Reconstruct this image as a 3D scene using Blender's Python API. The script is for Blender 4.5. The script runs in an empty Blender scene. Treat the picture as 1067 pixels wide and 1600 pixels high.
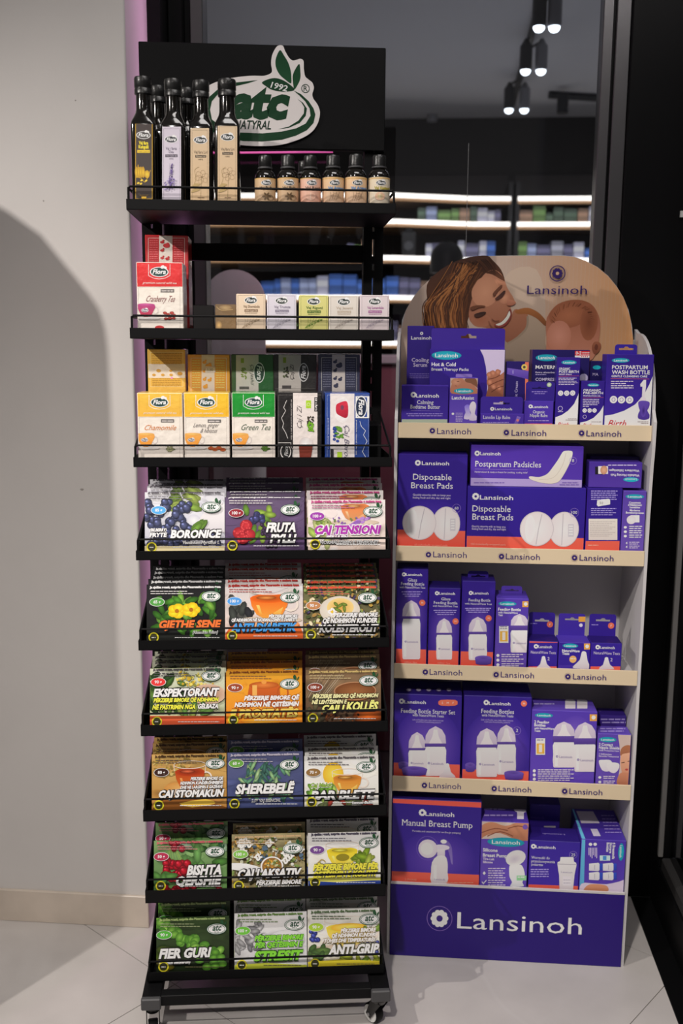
import bpy, bmesh, math, random
from mathutils import Vector, Matrix, Euler
from mathutils.geometry import tessellate_polygon

SC = bpy.context.scene
COL = SC.collection
R = random.Random(7)

# ------------------------------------------------------------------ camera
FPX, CX, CY = 1556.0, 533.5, 800.0
PITCH, ROLL, YAW, CAMZ = 0.16436, 0.006984, 0.08, 1.47855
_f = Vector((0, math.cos(PITCH), -math.sin(PITCH)))
_r0 = Vector((1, 0, 0))
_u0 = Vector((0, math.sin(PITCH), math.cos(PITCH)))
_r = _r0 * math.cos(ROLL) + _u0 * math.sin(ROLL)
_u = _u0 * math.cos(ROLL) - _r0 * math.sin(ROLL)
_rz = Matrix.Rotation(YAW, 3, 'Z')
CR, CU, CF = _rz @ _r, _rz @ _u, _rz @ _f
C0 = Vector((0, 0, CAMZ))
cam_data = bpy.data.cameras.new('camera')
cam = bpy.data.objects.new('camera', cam_data)
COL.objects.link(cam)
m3 = Matrix((CR, CU, -CF)).transposed()
cam.matrix_world = Matrix.Translation(C0) @ m3.to_4x4()
cam_data.sensor_fit = 'VERTICAL'
cam_data.sensor_height = 36.0
cam_data.lens = FPX / 1600.0 * 36.0
cam_data.clip_start = 0.05
cam_data.dof.use_dof = True
cam_data.dof.focus_distance = 2.13
cam_data.dof.aperture_fstop = 3.0
SC.camera = cam

# ------------------------------------------------------------------ world, lights, exposure
SC.view_settings.view_transform = 'Standard'
SC.view_settings.look = 'None'
SC.view_settings.gamma = 1.0
SC.view_settings.use_curve_mapping = False
SC.view_settings.exposure = 0.22
world = bpy.data.worlds.new('world')
SC.world = world
world.use_nodes = True
bg = world.node_tree.nodes['Background']
bg.inputs[0].default_value = (1.0, 0.95, 0.93, 1)
bg.inputs[1].default_value = 0.10


def lamp(name, kind, loc, target, energy, color=(1, 1, 1), **kw):
    d = bpy.data.lights.new(name, kind)
    d.energy = energy
    d.color = color
    for k, v in kw.items():
        setattr(d, k, v)
    o = bpy.data.objects.new(name, d)
    COL.objects.link(o)
    o.location = loc
    o.rotation_euler = (Vector(target) - Vector(loc)).to_track_quat('-Z', 'Y').to_euler()
    return o


WARM = (1.0, 0.93, 0.87)
lamp('ceiling_spot_left', 'SPOT', (-1.53, 0.925, 2.5), (-0.5, 2.2, -0.2), 92, WARM,
     spot_size=math.radians(112), spot_blend=0.9, shadow_soft_size=0.012)
lamp('ceiling_spot_front', 'SPOT', (-0.42, 0.0, 2.75), (-0.05, 1.9, -0.3), 188, WARM,
     spot_size=math.radians(82), spot_blend=1.0, shadow_soft_size=0.05)
lamp('ceiling_panel_shop', 'AREA', (0.2, 1.1, 3.05), (0.1, 2.0, 0.2), 12, (1.0, 0.95, 0.92),
     shape='RECTANGLE', size=1.2, size_y=0.4)
lamp('back_room_fill', 'AREA', (0.4, 4.6, 2.0), (0.4, 4.6, 3.0), 3.4, (0.92, 0.94, 1.0),  # added fill aimed up to brighten the back ceiling, no fixture there
     shape='RECTANGLE', size=2.5, size_y=2.0)


# ------------------------------------------------------------------ helpers
def lin(c):
    return tuple((x / 12.92 if x <= 0.04045 else ((x + 0.055) / 1.055) ** 2.4) for x in (v / 255.0 for v in c))


GAIN = 1.6


def pc(c):                                   # print colour: reading of the photo -> paper colour
    if isinstance(c, str):
        c = PAL[c]
    return tuple(min(0.86, x * GAIN) for x in lin(c)) + (1.0,)


PAL = dict(W=(200, 194, 194), K=(16, 15, 15), P=(40, 21, 114), PD=(29, 15, 85), PL=(84, 62, 148), C=(205, 82, 66),
           T=(22, 150, 165), O=(222, 140, 60), L=(176, 160, 190), G=(120, 118, 122), NAVY=(24, 16, 78), RED=(170, 32, 36))


def ray(px, py):
    return CR * ((px - CX) / FPX) - CU * ((py - CY) / FPX) + CF


def at_y(px, py, y):
    d = ray(px, py)
    return C0 + d * ((y - C0.y) / d.y)


def at_z(px, py, z):
    d = ray(px, py)
    return C0 + d * ((z - C0.z) / d.z)


def project(p):
    d = Vector(p) - C0
    z = d.dot(CF)
    return CX + FPX * d.dot(CR) / z, CY - FPX * d.dot(CU) / z


class Frame:
    def __init__(s, o, yaw):
        s.o, s.yaw = Vector(o), yaw
        s.e = Vector((math.cos(yaw), math.sin(yaw), 0))
        s.n = Vector((-math.sin(yaw), math.cos(yaw), 0))

    def w(s, a, d, z):
        return s.o + s.e * a + s.n * d + Vector((0, 0, z))

    def pix(s, px, py, d):
        D = ray(px, py)
        q = s.o + s.n * d
        p = C0 + D * ((q - C0).dot(s.n) / D.dot(s.n))
        return (p - s.o).dot(s.e), p.z


RK = Frame((-0.5731, 1.93817, 0), 0.147993)
LN = Frame((-0.0544, 2.24744, 0), 0.0015)

MATS = {}


def mat(name, color=(0.5, 0.5, 0.5), rough=0.5, metal=0.0, attr=False, bump=0.0, bscale=40.0, coat=0.0, noise=0.0,
        emit=None, estr=0.0, spec=0.5, nscale=6.0):
    if name in MATS:
        return MATS[name]
    m = bpy.data.materials.new(name)
    m.use_nodes = True
    nt = m.node_tree
    b = nt.nodes['Principled BSDF']
    b.inputs['Base Color'].default_value = tuple(color[:3]) + (1,)
    b.inputs['Roughness'].default_value = rough
    b.inputs['Metallic'].default_value = metal
    b.inputs['Specular IOR Level'].default_value = spec
    if coat:
        b.inputs['Coat Weight'].default_value = coat
        b.inputs['Coat Roughness'].default_value = 0.12
    if emit:
        b.inputs['Emission Color'].default_value = tuple(emit) + (1,)
        b.inputs['Emission Strength'].default_value = estr
    if attr:
        a = nt.nodes.new('ShaderNodeVertexColor')
        a.layer_name = 'Col'
        nt.links.new(a.outputs[0], b.inputs['Base Color'])
    if bump or noise:
        tc = nt.nodes.new('ShaderNodeTexCoord')
        n = nt.nodes.new('ShaderNodeTexNoise')
        n.inputs['Scale'].default_value = bscale
        n.inputs['Detail'].default_value = 5
        nt.links.new(tc.outputs['Object'], n.inputs['Vector'])
        if bump:
            bp = nt.nodes.new('ShaderNodeBump')
            bp.inputs['Strength'].default_value = bump
            bp.inputs['Distance'].default_value = 0.004
            nt.links.new(n.outputs[0], bp.inputs['Height'])
            nt.links.new(bp.outputs[0], b.inputs['Coat Normal' if coat else 'Normal'])
            if coat:
                nt.links.new(bp.outputs[0], b.inputs['Normal'])
        if noise:
            n2 = nt.nodes.new('ShaderNodeTexNoise')
            n2.inputs['Scale'].default_value = nscale
            n2.inputs['Detail'].default_value = 6
            nt.links.new(tc.outputs['Object'], n2.inputs['Vector'])
            mr = nt.nodes.new('ShaderNodeMapRange')
            mr.inputs['From Min'].default_value = 0.3
            mr.inputs['From Max'].default_value = 0.7
            mr.inputs['To Min'].default_value = 1 - noise
            mr.inputs['To Max'].default_value = 1 + noise
            nt.links.new(n2.outputs[0], mr.inputs['Value'])
            mx = nt.nodes.new('ShaderNodeVectorMath')
            mx.operation = 'SCALE'
            mx.inputs[0].default_value = color[:3]
            nt.links.new(mr.outputs[0], mx.inputs['Scale'])
            nt.links.new(mx.outputs[0], b.inputs['Base Color'])
    MATS[name] = m
    return m


M_CARD = mat('printed_card', attr=True, rough=0.42, spec=0.35)
M_WRAP = mat('cellophane_wrapped_card', attr=True, rough=0.4, coat=0.75, bump=0.5, bscale=55, spec=0.4)
M_FOIL = mat('printed_packet', attr=True, rough=0.35, spec=0.4)
M_SIGN = mat('moulded_sign', attr=True, rough=0.3, spec=0.25, bump=0.25, bscale=30)
M_BLACK = mat('black_powder_coat', (0.0045, 0.0045, 0.005), rough=0.5, spec=0.13)
M_BLACKG = mat('black_gloss', (0.008, 0.008, 0.008), rough=0.22)
M_CAPG = mat('grey_plastic_cap', (0.055, 0.055, 0.058), rough=0.55)
M_GLASSB = mat('dark_bottle_glass', (0.006, 0.005, 0.004), rough=0.07, coat=0.5)
M_CAP = mat('bottle_cap_black', (0.012, 0.012, 0.012), rough=0.32, bump=0.2, bscale=120)
M_WHITEB = mat('white_board', (0.62, 0.60, 0.60), rough=0.6)
M_WALL = mat('white_plaster', (0.62, 0.595, 0.575), rough=0.75, bump=0.06, bscale=70, noise=0.02)
M_TILE = mat('porcelain_tile', (0.54, 0.51, 0.49), rough=0.32, noise=0.09, bump=0.03, bscale=60, nscale=5)
M_SKIRT = mat('skirting_tile', (0.60, 0.52, 0.44), rough=0.35, noise=0.1, nscale=9)
M_GROUT = mat('grout', (0.36, 0.34, 0.325), rough=0.8)
M_FRAME = mat('black_anodised_frame', (0.004, 0.004, 0.0045), rough=0.4, spec=0.15)
M_ALU = mat('dark_brushed_profile', (0.16, 0.155, 0.16), rough=0.34, metal=0.85)
M_WHEEL = mat('white_wheel_rim', (0.7, 0.7, 0.68), rough=0.35)
M_STEEL = mat('zinc_steel', (0.5, 0.5, 0.52), rough=0.3, metal=1.0)


def pane_mat():
    m = bpy.data.materials.new('window_glass')
    m.use_nodes = True
    nt = m.node_tree
    nt.nodes.remove(nt.nodes['Principled BSDF'])
    out = nt.nodes['Material Output']
    t = nt.nodes.new('ShaderNodeBsdfTransparent')
    t.inputs[0].default_value = (0.93, 0.94, 0.96, 1)
    g = nt.nodes.new('ShaderNodeBsdfGlossy')
    g.inputs['Roughness'].default_value = 0.02
    g.inputs[0].default_value = (0.9, 0.9, 0.95, 1)
    f = nt.nodes.new('ShaderNodeFresnel')
    f.inputs[0].default_value = 1.45
    x = nt.nodes.new('ShaderNodeMixShader')
    nt.links.new(f.outputs[0], x.inputs[0])
    nt.links.new(t.outputs[0], x.inputs[1])
    nt.links.new(g.outputs[0], x.inputs[2])
    nt.links.new(x.outputs[0], out.inputs[0])
    return m


M_PANE = pane_mat()


def thing(name, label, cat, loc, rotz=0.0, group=None, rotx=0.0):
    o = bpy.data.objects.new(name, None)
    COL.objects.link(o)
    o.empty_display_size = 0.05
    o.location = loc
    o.rotation_euler = (rotx, 0, rotz)
    o['label'] = label
    o['category'] = cat
    if group:
        o['group'] = group
    return o


def link_mesh(name, me, parent=None, label=None):
    o = bpy.data.objects.new(name, me)
    COL.objects.link(o)
    if parent is not None:
        o.parent = parent
    if label:
        o['label'] = label
    return o


def raw(name, V, F, m, parent=None, colors=None, smooth=False, mats=None, midx=None, label=None):
    me = bpy.data.meshes.new(name)
    me.from_pydata([tuple(v) for v in V], [], F)
    for x in (mats or [m]):
        me.materials.append(x)
    if midx:
        me.polygons.foreach_set('material_index', midx)
    if colors is not None:
        ca = me.color_attributes.new('Col', 'FLOAT_COLOR', 'POINT')
        ca.data.foreach_set('color', [x for c in colors for x in c])
    if smooth:
        me.polygons.foreach_set('use_smooth', [True] * len(me.polygons))
    me.update()
    return link_mesh(name, me, parent, label)


class MB:
    """collects solids for one mesh"""
    def __init__(s):
        s.V, s.F, s.C = [], [], []

    def add(s, V, F, c=None):
        b = len(s.V)
        s.V += [Vector(v) for v in V]
        s.F += [tuple(i + b for i in f) for f in F]
        if c is not None:
            s.C += [c] * len(V)
        return s

    def box(s, x0, x1, y0, y1, z0, z1, bev=0.0, c=None):
        if bev <= 0:
            V = [(x, y, z) for x in (x0, x1) for y in (y0, y1) for z in (z0, z1)]
            F = [(0, 1, 3, 2), (4, 6, 7, 5), (0, 4, 5, 1), (2, 3, 7, 6), (0, 2, 6, 4), (1, 5, 7, 3)]
            return s.add(V, F, c)
        bm = bmesh.new()
        bmesh.ops.create_cube(bm, size=1)
        for v in bm.verts:
            v.co = Vector(((x0 + x1) / 2 + v.co.x * (x1 - x0), (y0 + y1) / 2 + v.co.y * (y1 - y0), (z0 + z1) / 2 + v.co.z * (z1 - z0)))
        bmesh.ops.bevel(bm, geom=bm.edges[:], offset=bev, segments=1, affect='EDGES')
        bm.verts.index_update()
        s.add([v.co.copy() for v in bm.verts], [tuple(v.index for v in f.verts) for f in bm.faces], c)
        bm.free()
        return s

    def tube(s, pts, r, n=8, c=None):
        pts = [Vector(p) for p in pts]
        V, F = [], []
        k = len(pts)
        for i, p in enumerate(pts):
            if i == 0:
                t = pts[1] - p
            elif i == k - 1:
                t = p - pts[-2]
            else:
                t = (p - pts[i - 1]).normalized() + (pts[i + 1] - p).normalized()
            t.normalize()
            up = Vector((0, 0, 1)) if abs(t.z) < 0.9 else Vector((0, 1, 0))
            a = t.cross(up).normalized()
            b = a.cross(t).normalized()
            for j in range(n):
                w = 2 * math.pi * j / n
                V.append(p + a * (r * math.cos(w)) + b * (r * math.sin(w)))
        for i in range(k - 1):
            for j in range(n):
                F.append((i * n + j, i * n + (j + 1) % n, (i + 1) * n + (j + 1) % n, (i + 1) * n + j))
        F.append(tuple(range(n))[::-1])
        F.append(tuple((k - 1) * n + j for j in range(n)))
        return s.add(V, F, c)

    def rings(s, rings, c=None):
        n = len(rings[0])
        V = [v for r in rings for v in r]
        F = []
        for i in range(len(rings) - 1):
            for j in range(n):
                F.append((i * n + j, i * n + (j + 1) % n, (i + 1) * n + (j + 1) % n, (i + 1) * n + j))
        F.append(tuple(range(n))[::-1])
        F.append(tuple((len(rings) - 1) * n + j for j in range(n)))
        return s.add(V, F, c)

    def lathe(s, prof, n=20, cx=0, cy=0, axis='z', c=None):
        rr = []
        for r, z in prof:
            ring = []
            for j in range(n):
                w = 2 * math.pi * j / n
                if axis == 'z':
                    ring.append((cx + r * math.cos(w), cy + r * math.sin(w), z))
                else:                           # axis along x
                    ring.append((z, cx + r * math.cos(w), cy + r * math.sin(w)))
            rr.append(ring)
        return s.rings(rr, c)

    def build(s, name, m, parent=None, smooth=False, label=None):
        o = raw(name, s.V, s.F, m, parent, s.C if s.C else None, smooth, label=label)
        if smooth:
            try:
                o.data.set_sharp_from_angle(angle=math.radians(40))
            except Exception:
                pass
        return o


def plate(loops, t, place, m, name, parent=None, col=None, label=None):
    """flat board with outline loops[0] and holes loops[1:], thickness t; place(u, v, k) -> 3D"""
    pts = [p for l in loops for p in l]
    tris = tessellate_polygon([[Vector((p[0], p[1], 0)) for p in l] for l in loops])
    n = len(pts)
    V = [place(u, v, 0) for u, v in pts] + [place(u, v, t) for u, v in pts]
    F = [tuple(f) for f in tris] + [tuple(i + n for i in f)[::-1] for f in tris]
    b = 0
    for l in loops:
        k = len(l)
        for i in range(k):
            j = (i + 1) % k
            F.append((b + i, b + j, b + j + n, b + i + n))
        b += k
    bm = bmesh.new()
    vs = [bm.verts.new(v) for v in V]
    for f in F:
        try:
            bm.faces.new([vs[i] for i in f])
        except ValueError:
            pass
    bmesh.ops.recalc_face_normals(bm, faces=bm.faces)
    me = bpy.data.meshes.new(name)
    bm.to_mesh(me)
    bm.free()
    me.materials.append(m)
    if col is not None:
        ca = me.color_attributes.new('Col', 'FLOAT_COLOR', 'POINT')
        ca.data.foreach_set('color', list(col) * len(me.vertices))
    return link_mesh(name, me, parent, label)


def spline(pts, n=5, closed=True):
    out = []
    k = len(pts)
    for i in range(k if closed else k - 1):
        if closed:
            p0, p1, p2, p3 = pts[i - 1], pts[i], pts[(i + 1) % k], pts[(i + 2) % k]
        else:
            p0, p1, p2, p3 = pts[max(i - 1, 0)], pts[i], pts[i + 1], pts[min(i + 2, k - 1)]
        for j in range(n):
            t = j / n
            out.append(tuple(0.5 * (2 * p1[q] + (p2[q] - p0[q]) * t + (2 * p0[q] - 5 * p1[q] + 4 * p2[q] - p3[q]) * t * t
                                    + (3 * p1[q] - p0[q] - 3 * p2[q] + p3[q]) * t ** 3) for q in (0, 1)))
    if not closed:
        out.append(pts[-1])
    return out


# ------------------------------------------------------------------ lettering (built-in font turned into flat polygons)
_TC = bpy.data.curves.new('lettering', 'FONT')
_TC.resolution_u = 2
_TCACHE = {}
_TC.body = 'H'
_to = bpy.data.objects.new('lettering', _TC)
CAPH = max(v.co.y for v in _to.to_mesh().vertices)
_to.to_mesh_clear()


def letters(s, bold=0.0, serif=False):
    key = (s, bold, serif)
    if key in _TCACHE:
        return _TCACHE[key]
    _TC.body = s
    _TC.offset = bold
    me = _to.to_mesh()
    V = [(v.co.x / CAPH, v.co.y / CAPH) for v in me.vertices]
    F = [tuple(p.vertices) for p in me.polygons]
    if serif:
        cnt = {}
        for f in F:
            for i in range(len(f)):
                e = tuple(sorted((f[i], f[(i + 1) % len(f)])))
                cnt[e] = cnt.get(e, 0) + 1
        lv = sorted(set(round(v[1], 3) for v in V))
        base = 0.0
        for e, k in cnt.items():
            if k != 1:
                continue
            a, b = V[e[0]], V[e[1]]
            if abs(a[1] - b[1]) > 0.004 or not (0.08 < abs(a[0] - b[0]) < 0.24):
                continue
            y = a[1]
            if abs(y) < 0.03:
                y0, y1 = y, y + 0.055
            elif y > 0.55:
                y0, y1 = y - 0.055, y
            else:
                continue
            x0, x1 = min(a[0], b[0]) - 0.075, max(a[0], b[0]) + 0.075
            q = len(V)
            V += [(x0, y0), (x1, y0), (x1, y1), (x0, y1)]
            F.append((q, q + 1, q + 2, q + 3))
    _to.to_mesh_clear()
    x0 = min(v[0] for v in V) if V else 0
    x1 = max(v[0] for v in V) if V else 1
    V = [(x - x0, y) for x, y in V]
    _TCACHE[key] = (V, F, x1 - x0)
    return _TCACHE[key]


class Art:
    """flat print on one face.  Drawing is done in the pixel frame of a reading of the photograph (K = origin and
    scale of that reading) and carried to the face itself, in metres on the face."""
    STEP = 0.00003

    def __init__(s, mapper, clip=None, K=(0, 0, 1)):
        s.mapper, s.clip, s.K = mapper, clip, K
        s.V, s.F, s.C = [], [], []
        s.k = 6

    def m(s, x, y):
        return s.mapper(s.K[0] + x * s.K[2], s.K[1] + y * s.K[2])

    def sc(s, x, y):
        a, b, c = s.m(x, y), s.m(x + 20, y), s.m(x, y + 20)
        return (b[0] - a[0]) / 20, (a[1] - c[1]) / 20

    def tri(s, P, c):                      # P: list of (u,v); convex polygon; c: colour or list of colours
        cs = c if isinstance(c, list) else [c] * len(P)
        if s.clip:
            x0, y0, x1, y1 = s.clip
            if any(p[0] < x0 or p[0] > x1 or p[1] < y0 or p[1] > y1 for p in P):
                for ax, lim, sg in ((0, x0, 1), (0, x1, -1), (1, y0, 1), (1, y1, -1)):
                    Q, D = [], []
                    n = len(P)
                    for i in range(n):
                        a, b = P[i], P[(i + 1) % n]
                        ca, cb = cs[i], cs[(i + 1) % n]
                        da, db = (a[ax] - lim) * sg, (b[ax] - lim) * sg
                        if da >= 0:
                            Q.append(a)
                            D.append(ca)
                        if (da >= 0) != (db >= 0):
                            t = da / (da - db)
                            Q.append((a[0] + (b[0] - a[0]) * t, a[1] + (b[1] - a[1]) * t))
                            D.append(tuple(ca[q] + (cb[q] - ca[q]) * t for q in range(4)))
                    P, cs = Q, D
                    if len(P) < 3:
                        return
        b = len(s.V)
        s.V += [(p[0], p[1], s.k) for p in P]
        s.C += cs
        s.F.append(tuple(range(b, b + len(P))))

    def nx(s):
        s.k += 1

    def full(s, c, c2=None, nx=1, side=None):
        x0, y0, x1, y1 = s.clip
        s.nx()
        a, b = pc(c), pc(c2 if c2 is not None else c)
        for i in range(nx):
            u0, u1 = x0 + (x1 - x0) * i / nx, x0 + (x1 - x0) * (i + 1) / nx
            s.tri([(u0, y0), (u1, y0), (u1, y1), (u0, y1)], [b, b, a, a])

    def rect(s, x0, y0, x1, y1, c, c2=None, nx=1):
        s.nx()
        a, b = pc(c), pc(c2 if c2 is not None else c)
        for i in range(nx):
            xa, xb = x0 + (x1 - x0) * i / nx, x0 + (x1 - x0) * (i + 1) / nx
            s.tri([s.m(xa, y1), s.m(xb, y1), s.m(xb, y0), s.m(xa, y0)], [b, b, a, a])

    def band(s, y0l, y0r, y1l, y1r, x0, x1, c, c2=None):      # quad with sloped edges
        s.nx()
        a, b = pc(c), pc(c2 if c2 is not None else c)
        s.tri([s.m(x0, y1l), s.m(x1, y1r), s.m(x1, y0r), s.m(x0, y0l)], [b, b, a, a])

    def ell(s, cx, cy, rx, ry, c, c2=None, rot=0.0, n=20, a0=0, a1=360):
        s.nx()
        c_in, c_out = pc(c), pc(c2 if c2 is not None else c)
        o = s.m(cx, cy)
        sx, sy = s.sc(cx, cy)
        cr, sr = math.cos(math.radians(rot)), math.sin(math.radians(rot))
        pts = []
        for i in range(n + 1):
            w = math.radians(a0 + (a1 - a0) * i / n)
            p, q = rx * math.cos(w), ry * math.sin(w)
            pts.append((o[0] + (p * cr - q * sr) * sx, o[1] + (p * sr + q * cr) * sy))
        for i in range(n):
            s.tri([o, pts[i], pts[i + 1]], [c_in, c_out, c_out])

    def ring(s, cx, cy, rx, ry, w, c, n=24, a0=0, a1=360, rot=0.0):
        s.nx()
        k = pc(c)
        o = s.m(cx, cy)
        sx, sy = s.sc(cx, cy)
        cr, sr = math.cos(math.radians(rot)), math.sin(math.radians(rot))

        def pt(w_, ex):
            p, q = (rx + ex) * math.cos(w_), (ry + ex) * math.sin(w_)
            return (o[0] + (p * cr - q * sr) * sx, o[1] + (p * sr + q * cr) * sy)
        for i in range(n):
            w0, w1 = (math.radians(a0 + (a1 - a0) * j / n) for j in (i, i + 1))
            s.tri([pt(w0, -w / 2), pt(w0, w / 2), pt(w1, w / 2), pt(w1, -w / 2)], k)

    def poly(s, pts, c, c2=None, smooth=0):
        if smooth:
            pts = spline(pts, smooth)
        s.nx()
        a, b = pc(c), pc(c2 if c2 is not None else c)
        ys = [p[1] for p in pts]
        lo, hi = min(ys), max(ys)
        P = [s.m(*p) for p in pts]
        D = [tuple(a[q] + (b[q] - a[q]) * (p[1] - lo) / max(hi - lo, 1e-6) for q in range(4)) for p in pts]
        for t in tessellate_polygon([[Vector((p[0], p[1], 0)) for p in P]]):
            s.tri([P[i] for i in t], [D[i] for i in t])

    def line(s, pts, w, c, smooth=0, taper=False):
        if smooth:
            pts = spline(pts, smooth, closed=False)
        s.nx()
        k = pc(c)
        L = len(pts)
        for i in range(L - 1):
            (xa, ya), (xb, yb) = pts[i], pts[i + 1]
            d = math.hypot(xb - xa, yb - ya) or 1
            nx_, ny_ = -(yb - ya) / d / 2, (xb - xa) / d / 2
            wa = w * (1 - i / (L - 1)) + 0.15 * w if taper else w
            wb = w * (1 - (i + 1) / (L - 1)) + 0.15 * w if taper else w
            s.tri([s.m(xa - nx_ * wa, ya - ny_ * wa), s.m(xb - nx_ * wb, yb - ny_ * wb),
                   s.m(xb + nx_ * wb, yb + ny_ * wb), s.m(xa + nx_ * wa, ya + ny_ * wa)], k)

    def text(s, t, x, y, h, c, width=None, al='l', shear=0.0, bold=0.0, rot=0.0, serif=False, sx=1.0):
        """baseline start (or middle) at x, y; h cap height; width of the whole string, all in reading pixels"""
        V, F, w0 = letters(t, bold, serif)
        if not V:
            return
        s.nx()
        k = pc(c)
        o = s.m(x, y)
        gx, gy = s.sc(x, y)
        g = abs(gx)
        H = h * g
        fx = (width * g / (w0 * H)) if width else sx
        W = w0 * H * fx
        off = {'l': 0, 'c': -W / 2, 'r': -W}[al]
        cr, sr = math.cos(math.radians(rot)), math.sin(math.radians(rot))
        P = []
        for vx, vy in V:
            p, q = off + vx * H * fx + vy * H * shear, vy * H
            P.append((o[0] + p * cr - q * sr, o[1] + p * sr + q * cr))
        for f in F:
            s.tri([P[i] for i in f], k)

    def greek(s, x0, x1, y, h, c, al='l'):
        """a line of print too small to read: word-long dashes"""
        s.nx()
        k = pc(c)
        h *= 0.78
        rr = random.Random(int(x0 * 7 + y * 13))
        x = x0
        while x < x1 - 1:
            w = rr.uniform(2.2, 6) * h
            xe = min(x + w, x1)
            s.tri([s.m(x, y), s.m(xe, y), s.m(xe, y - h), s.m(x, y - h)], k)
            x = xe + h * 0.7

    def build(s, name, place, m, parent, label=None):
        V = [place(u, v, k * s.STEP) for u, v, k in s.V]
        return raw(name, V, s.F, m, parent, s.C, label=label)


def face_map(o, axis, val):
    """reading pixel -> (u, v) on a face of thing o: axis 'y' = front at local y = val, 'z' = top at local z = val"""
    M = Matrix.Translation(o.location) @ o.rotation_euler.to_matrix().to_4x4()
    I = M.inverted()
    c = I @ C0
    I3 = I.to_3x3()

    def f(px, py):
        d = I3 @ ray(px, py)
        if axis == 'y':
            t = (val - c.y) / d.y
            return (c.x + d.x * t, c.z + d.z * t)
        if axis == 'z':
            t = (val - c.z) / d.z
            return (c.x + d.x * t, c.y + d.y * t)
        t = (val - c.x) / d.x
        return (c.y + d.y * t, c.z + d.z * t)
    return f


def carton(fr, name, label, rect, d, dep, zb, col, art=None, group=None, mat_=None, K=(0, 0, 1), top=None, tab=None,
           cat='carton', topcol=None, sidecol=None, yaw=0.0, ztop=None):
    """rect = reading pixels of the front's upper left and upper right corners"""
    mat_ = mat_ or M_CARD
    g = lambda x, y: (K[0] + x * K[2], K[1] + y * K[2])
    a0, z0 = fr.pix(*g(rect[0], rect[1]), d)
    a1, z1 = fr.pix(*g(rect[2], rect[3]), d)
    zt = ztop if ztop is not None else (z0 + z1) / 2
    if fr is LN:
        a0, a1 = max(a0, 0.0015), min(a1, 0.5592)
    w, h = a1 - a0, zt - zb
    T = thing(name, label, cat, fr.w((a0 + a1) / 2, d + dep / 2, zb), fr.yaw + yaw, group)
    b = MB()
    b.box(-w / 2, w / 2, -dep / 2, dep / 2, 0, h, bev=0.0012, c=pc(col))
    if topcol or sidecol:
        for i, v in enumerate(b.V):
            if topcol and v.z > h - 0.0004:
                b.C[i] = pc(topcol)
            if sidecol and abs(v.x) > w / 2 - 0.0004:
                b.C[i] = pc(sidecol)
    b.build('body', mat_, T)
    if art:
        A = Art(face_map(T, 'y', -dep / 2), (-w / 2 + .0012, .0012, w / 2 - .0012, h - .0012), K)
        art(A)
        A.build('front_print', lambda u, v, k: (u, -dep / 2 - k, v), mat_, T)
    if top:
        A = Art(face_map(T, 'z', h), (-w / 2 + .0012, -dep / 2 + .0012, w / 2 - .0012, dep / 2 - .0012), K)
        top(A)
        A.build('top_print', lambda u, v, k: (u, v, h + k), mat_, T)
    if tab:                                   # hang tab: pixels (x0, y0, x1) of its top, local y, slot rectangle in pixels
        f = face_map(T, 'y', tab.get('y', -dep / 2 + 0.001))
        x0, y0, x1 = tab['box']
        (u0, vt), (u1, _) = f(*g(x0, y0)), f(*g(x1, y0))
        r = min(0.006, (vt - h) * 0.4)
        out = [(u0, h - 0.001), (u1, h - 0.001)]
        for cx_, a_ in ((u1 - r, 0), (u0 + r, 90)):
            for i in range(5):
                q = math.radians(a_ + 90 * i / 4)
                out.append((cx_ + r * math.cos(q), vt - r + r * math.sin(q)))
        loops = [out]
        if tab.get('slot'):
            sx0, sy0, sx1, sy1 = tab['slot']
            (p0, q1), (p1, q0) = f(*g(sx0, sy0)), f(*g(sx1, sy1))
            mid, rr = (p0 + p1) / 2, (q1 - q0)
            loops.append([(p0, q0), (p0, q0 + rr * .55), (mid - rr * .8, q0 + rr * .55), (mid - rr * .35, q1), (mid + rr * .35, q1),
                          (mid + rr * .8, q0 + rr * .55), (p1, q0 + rr * .55), (p1, q0)])
        yy = tab.get('y', -dep / 2 + 0.001)
        plate(loops, 0.0008, lambda u, v, k: (u, yy + k, v), mat_, 'hang_tab', T, pc(tab.get('col', col)))
        if tab.get('art'):
            A = Art(f, (u0, h, u1, vt), K)
            tab['art'](A)
            A.build('tab_print', lambda u, v, k: (u, yy - k, v), mat_, T)
    return T


def copy_thing(o, loc, label=None, group=None):
    c = o.copy()
    COL.objects.link(c)
    c.location = loc
    if label:
        c['label'] = label
    if group:
        c['group'] = group
    for ch in list(o.children):
        k = ch.copy()
        COL.objects.link(k)
        k.parent = c
        for g2 in ch.children:
            q = g2.copy()
            COL.objects.link(q)
            q.parent = k
    return c


# ================================================================== SETTING
def struct(o):
    o['kind'] = 'structure'
    return o


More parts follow.
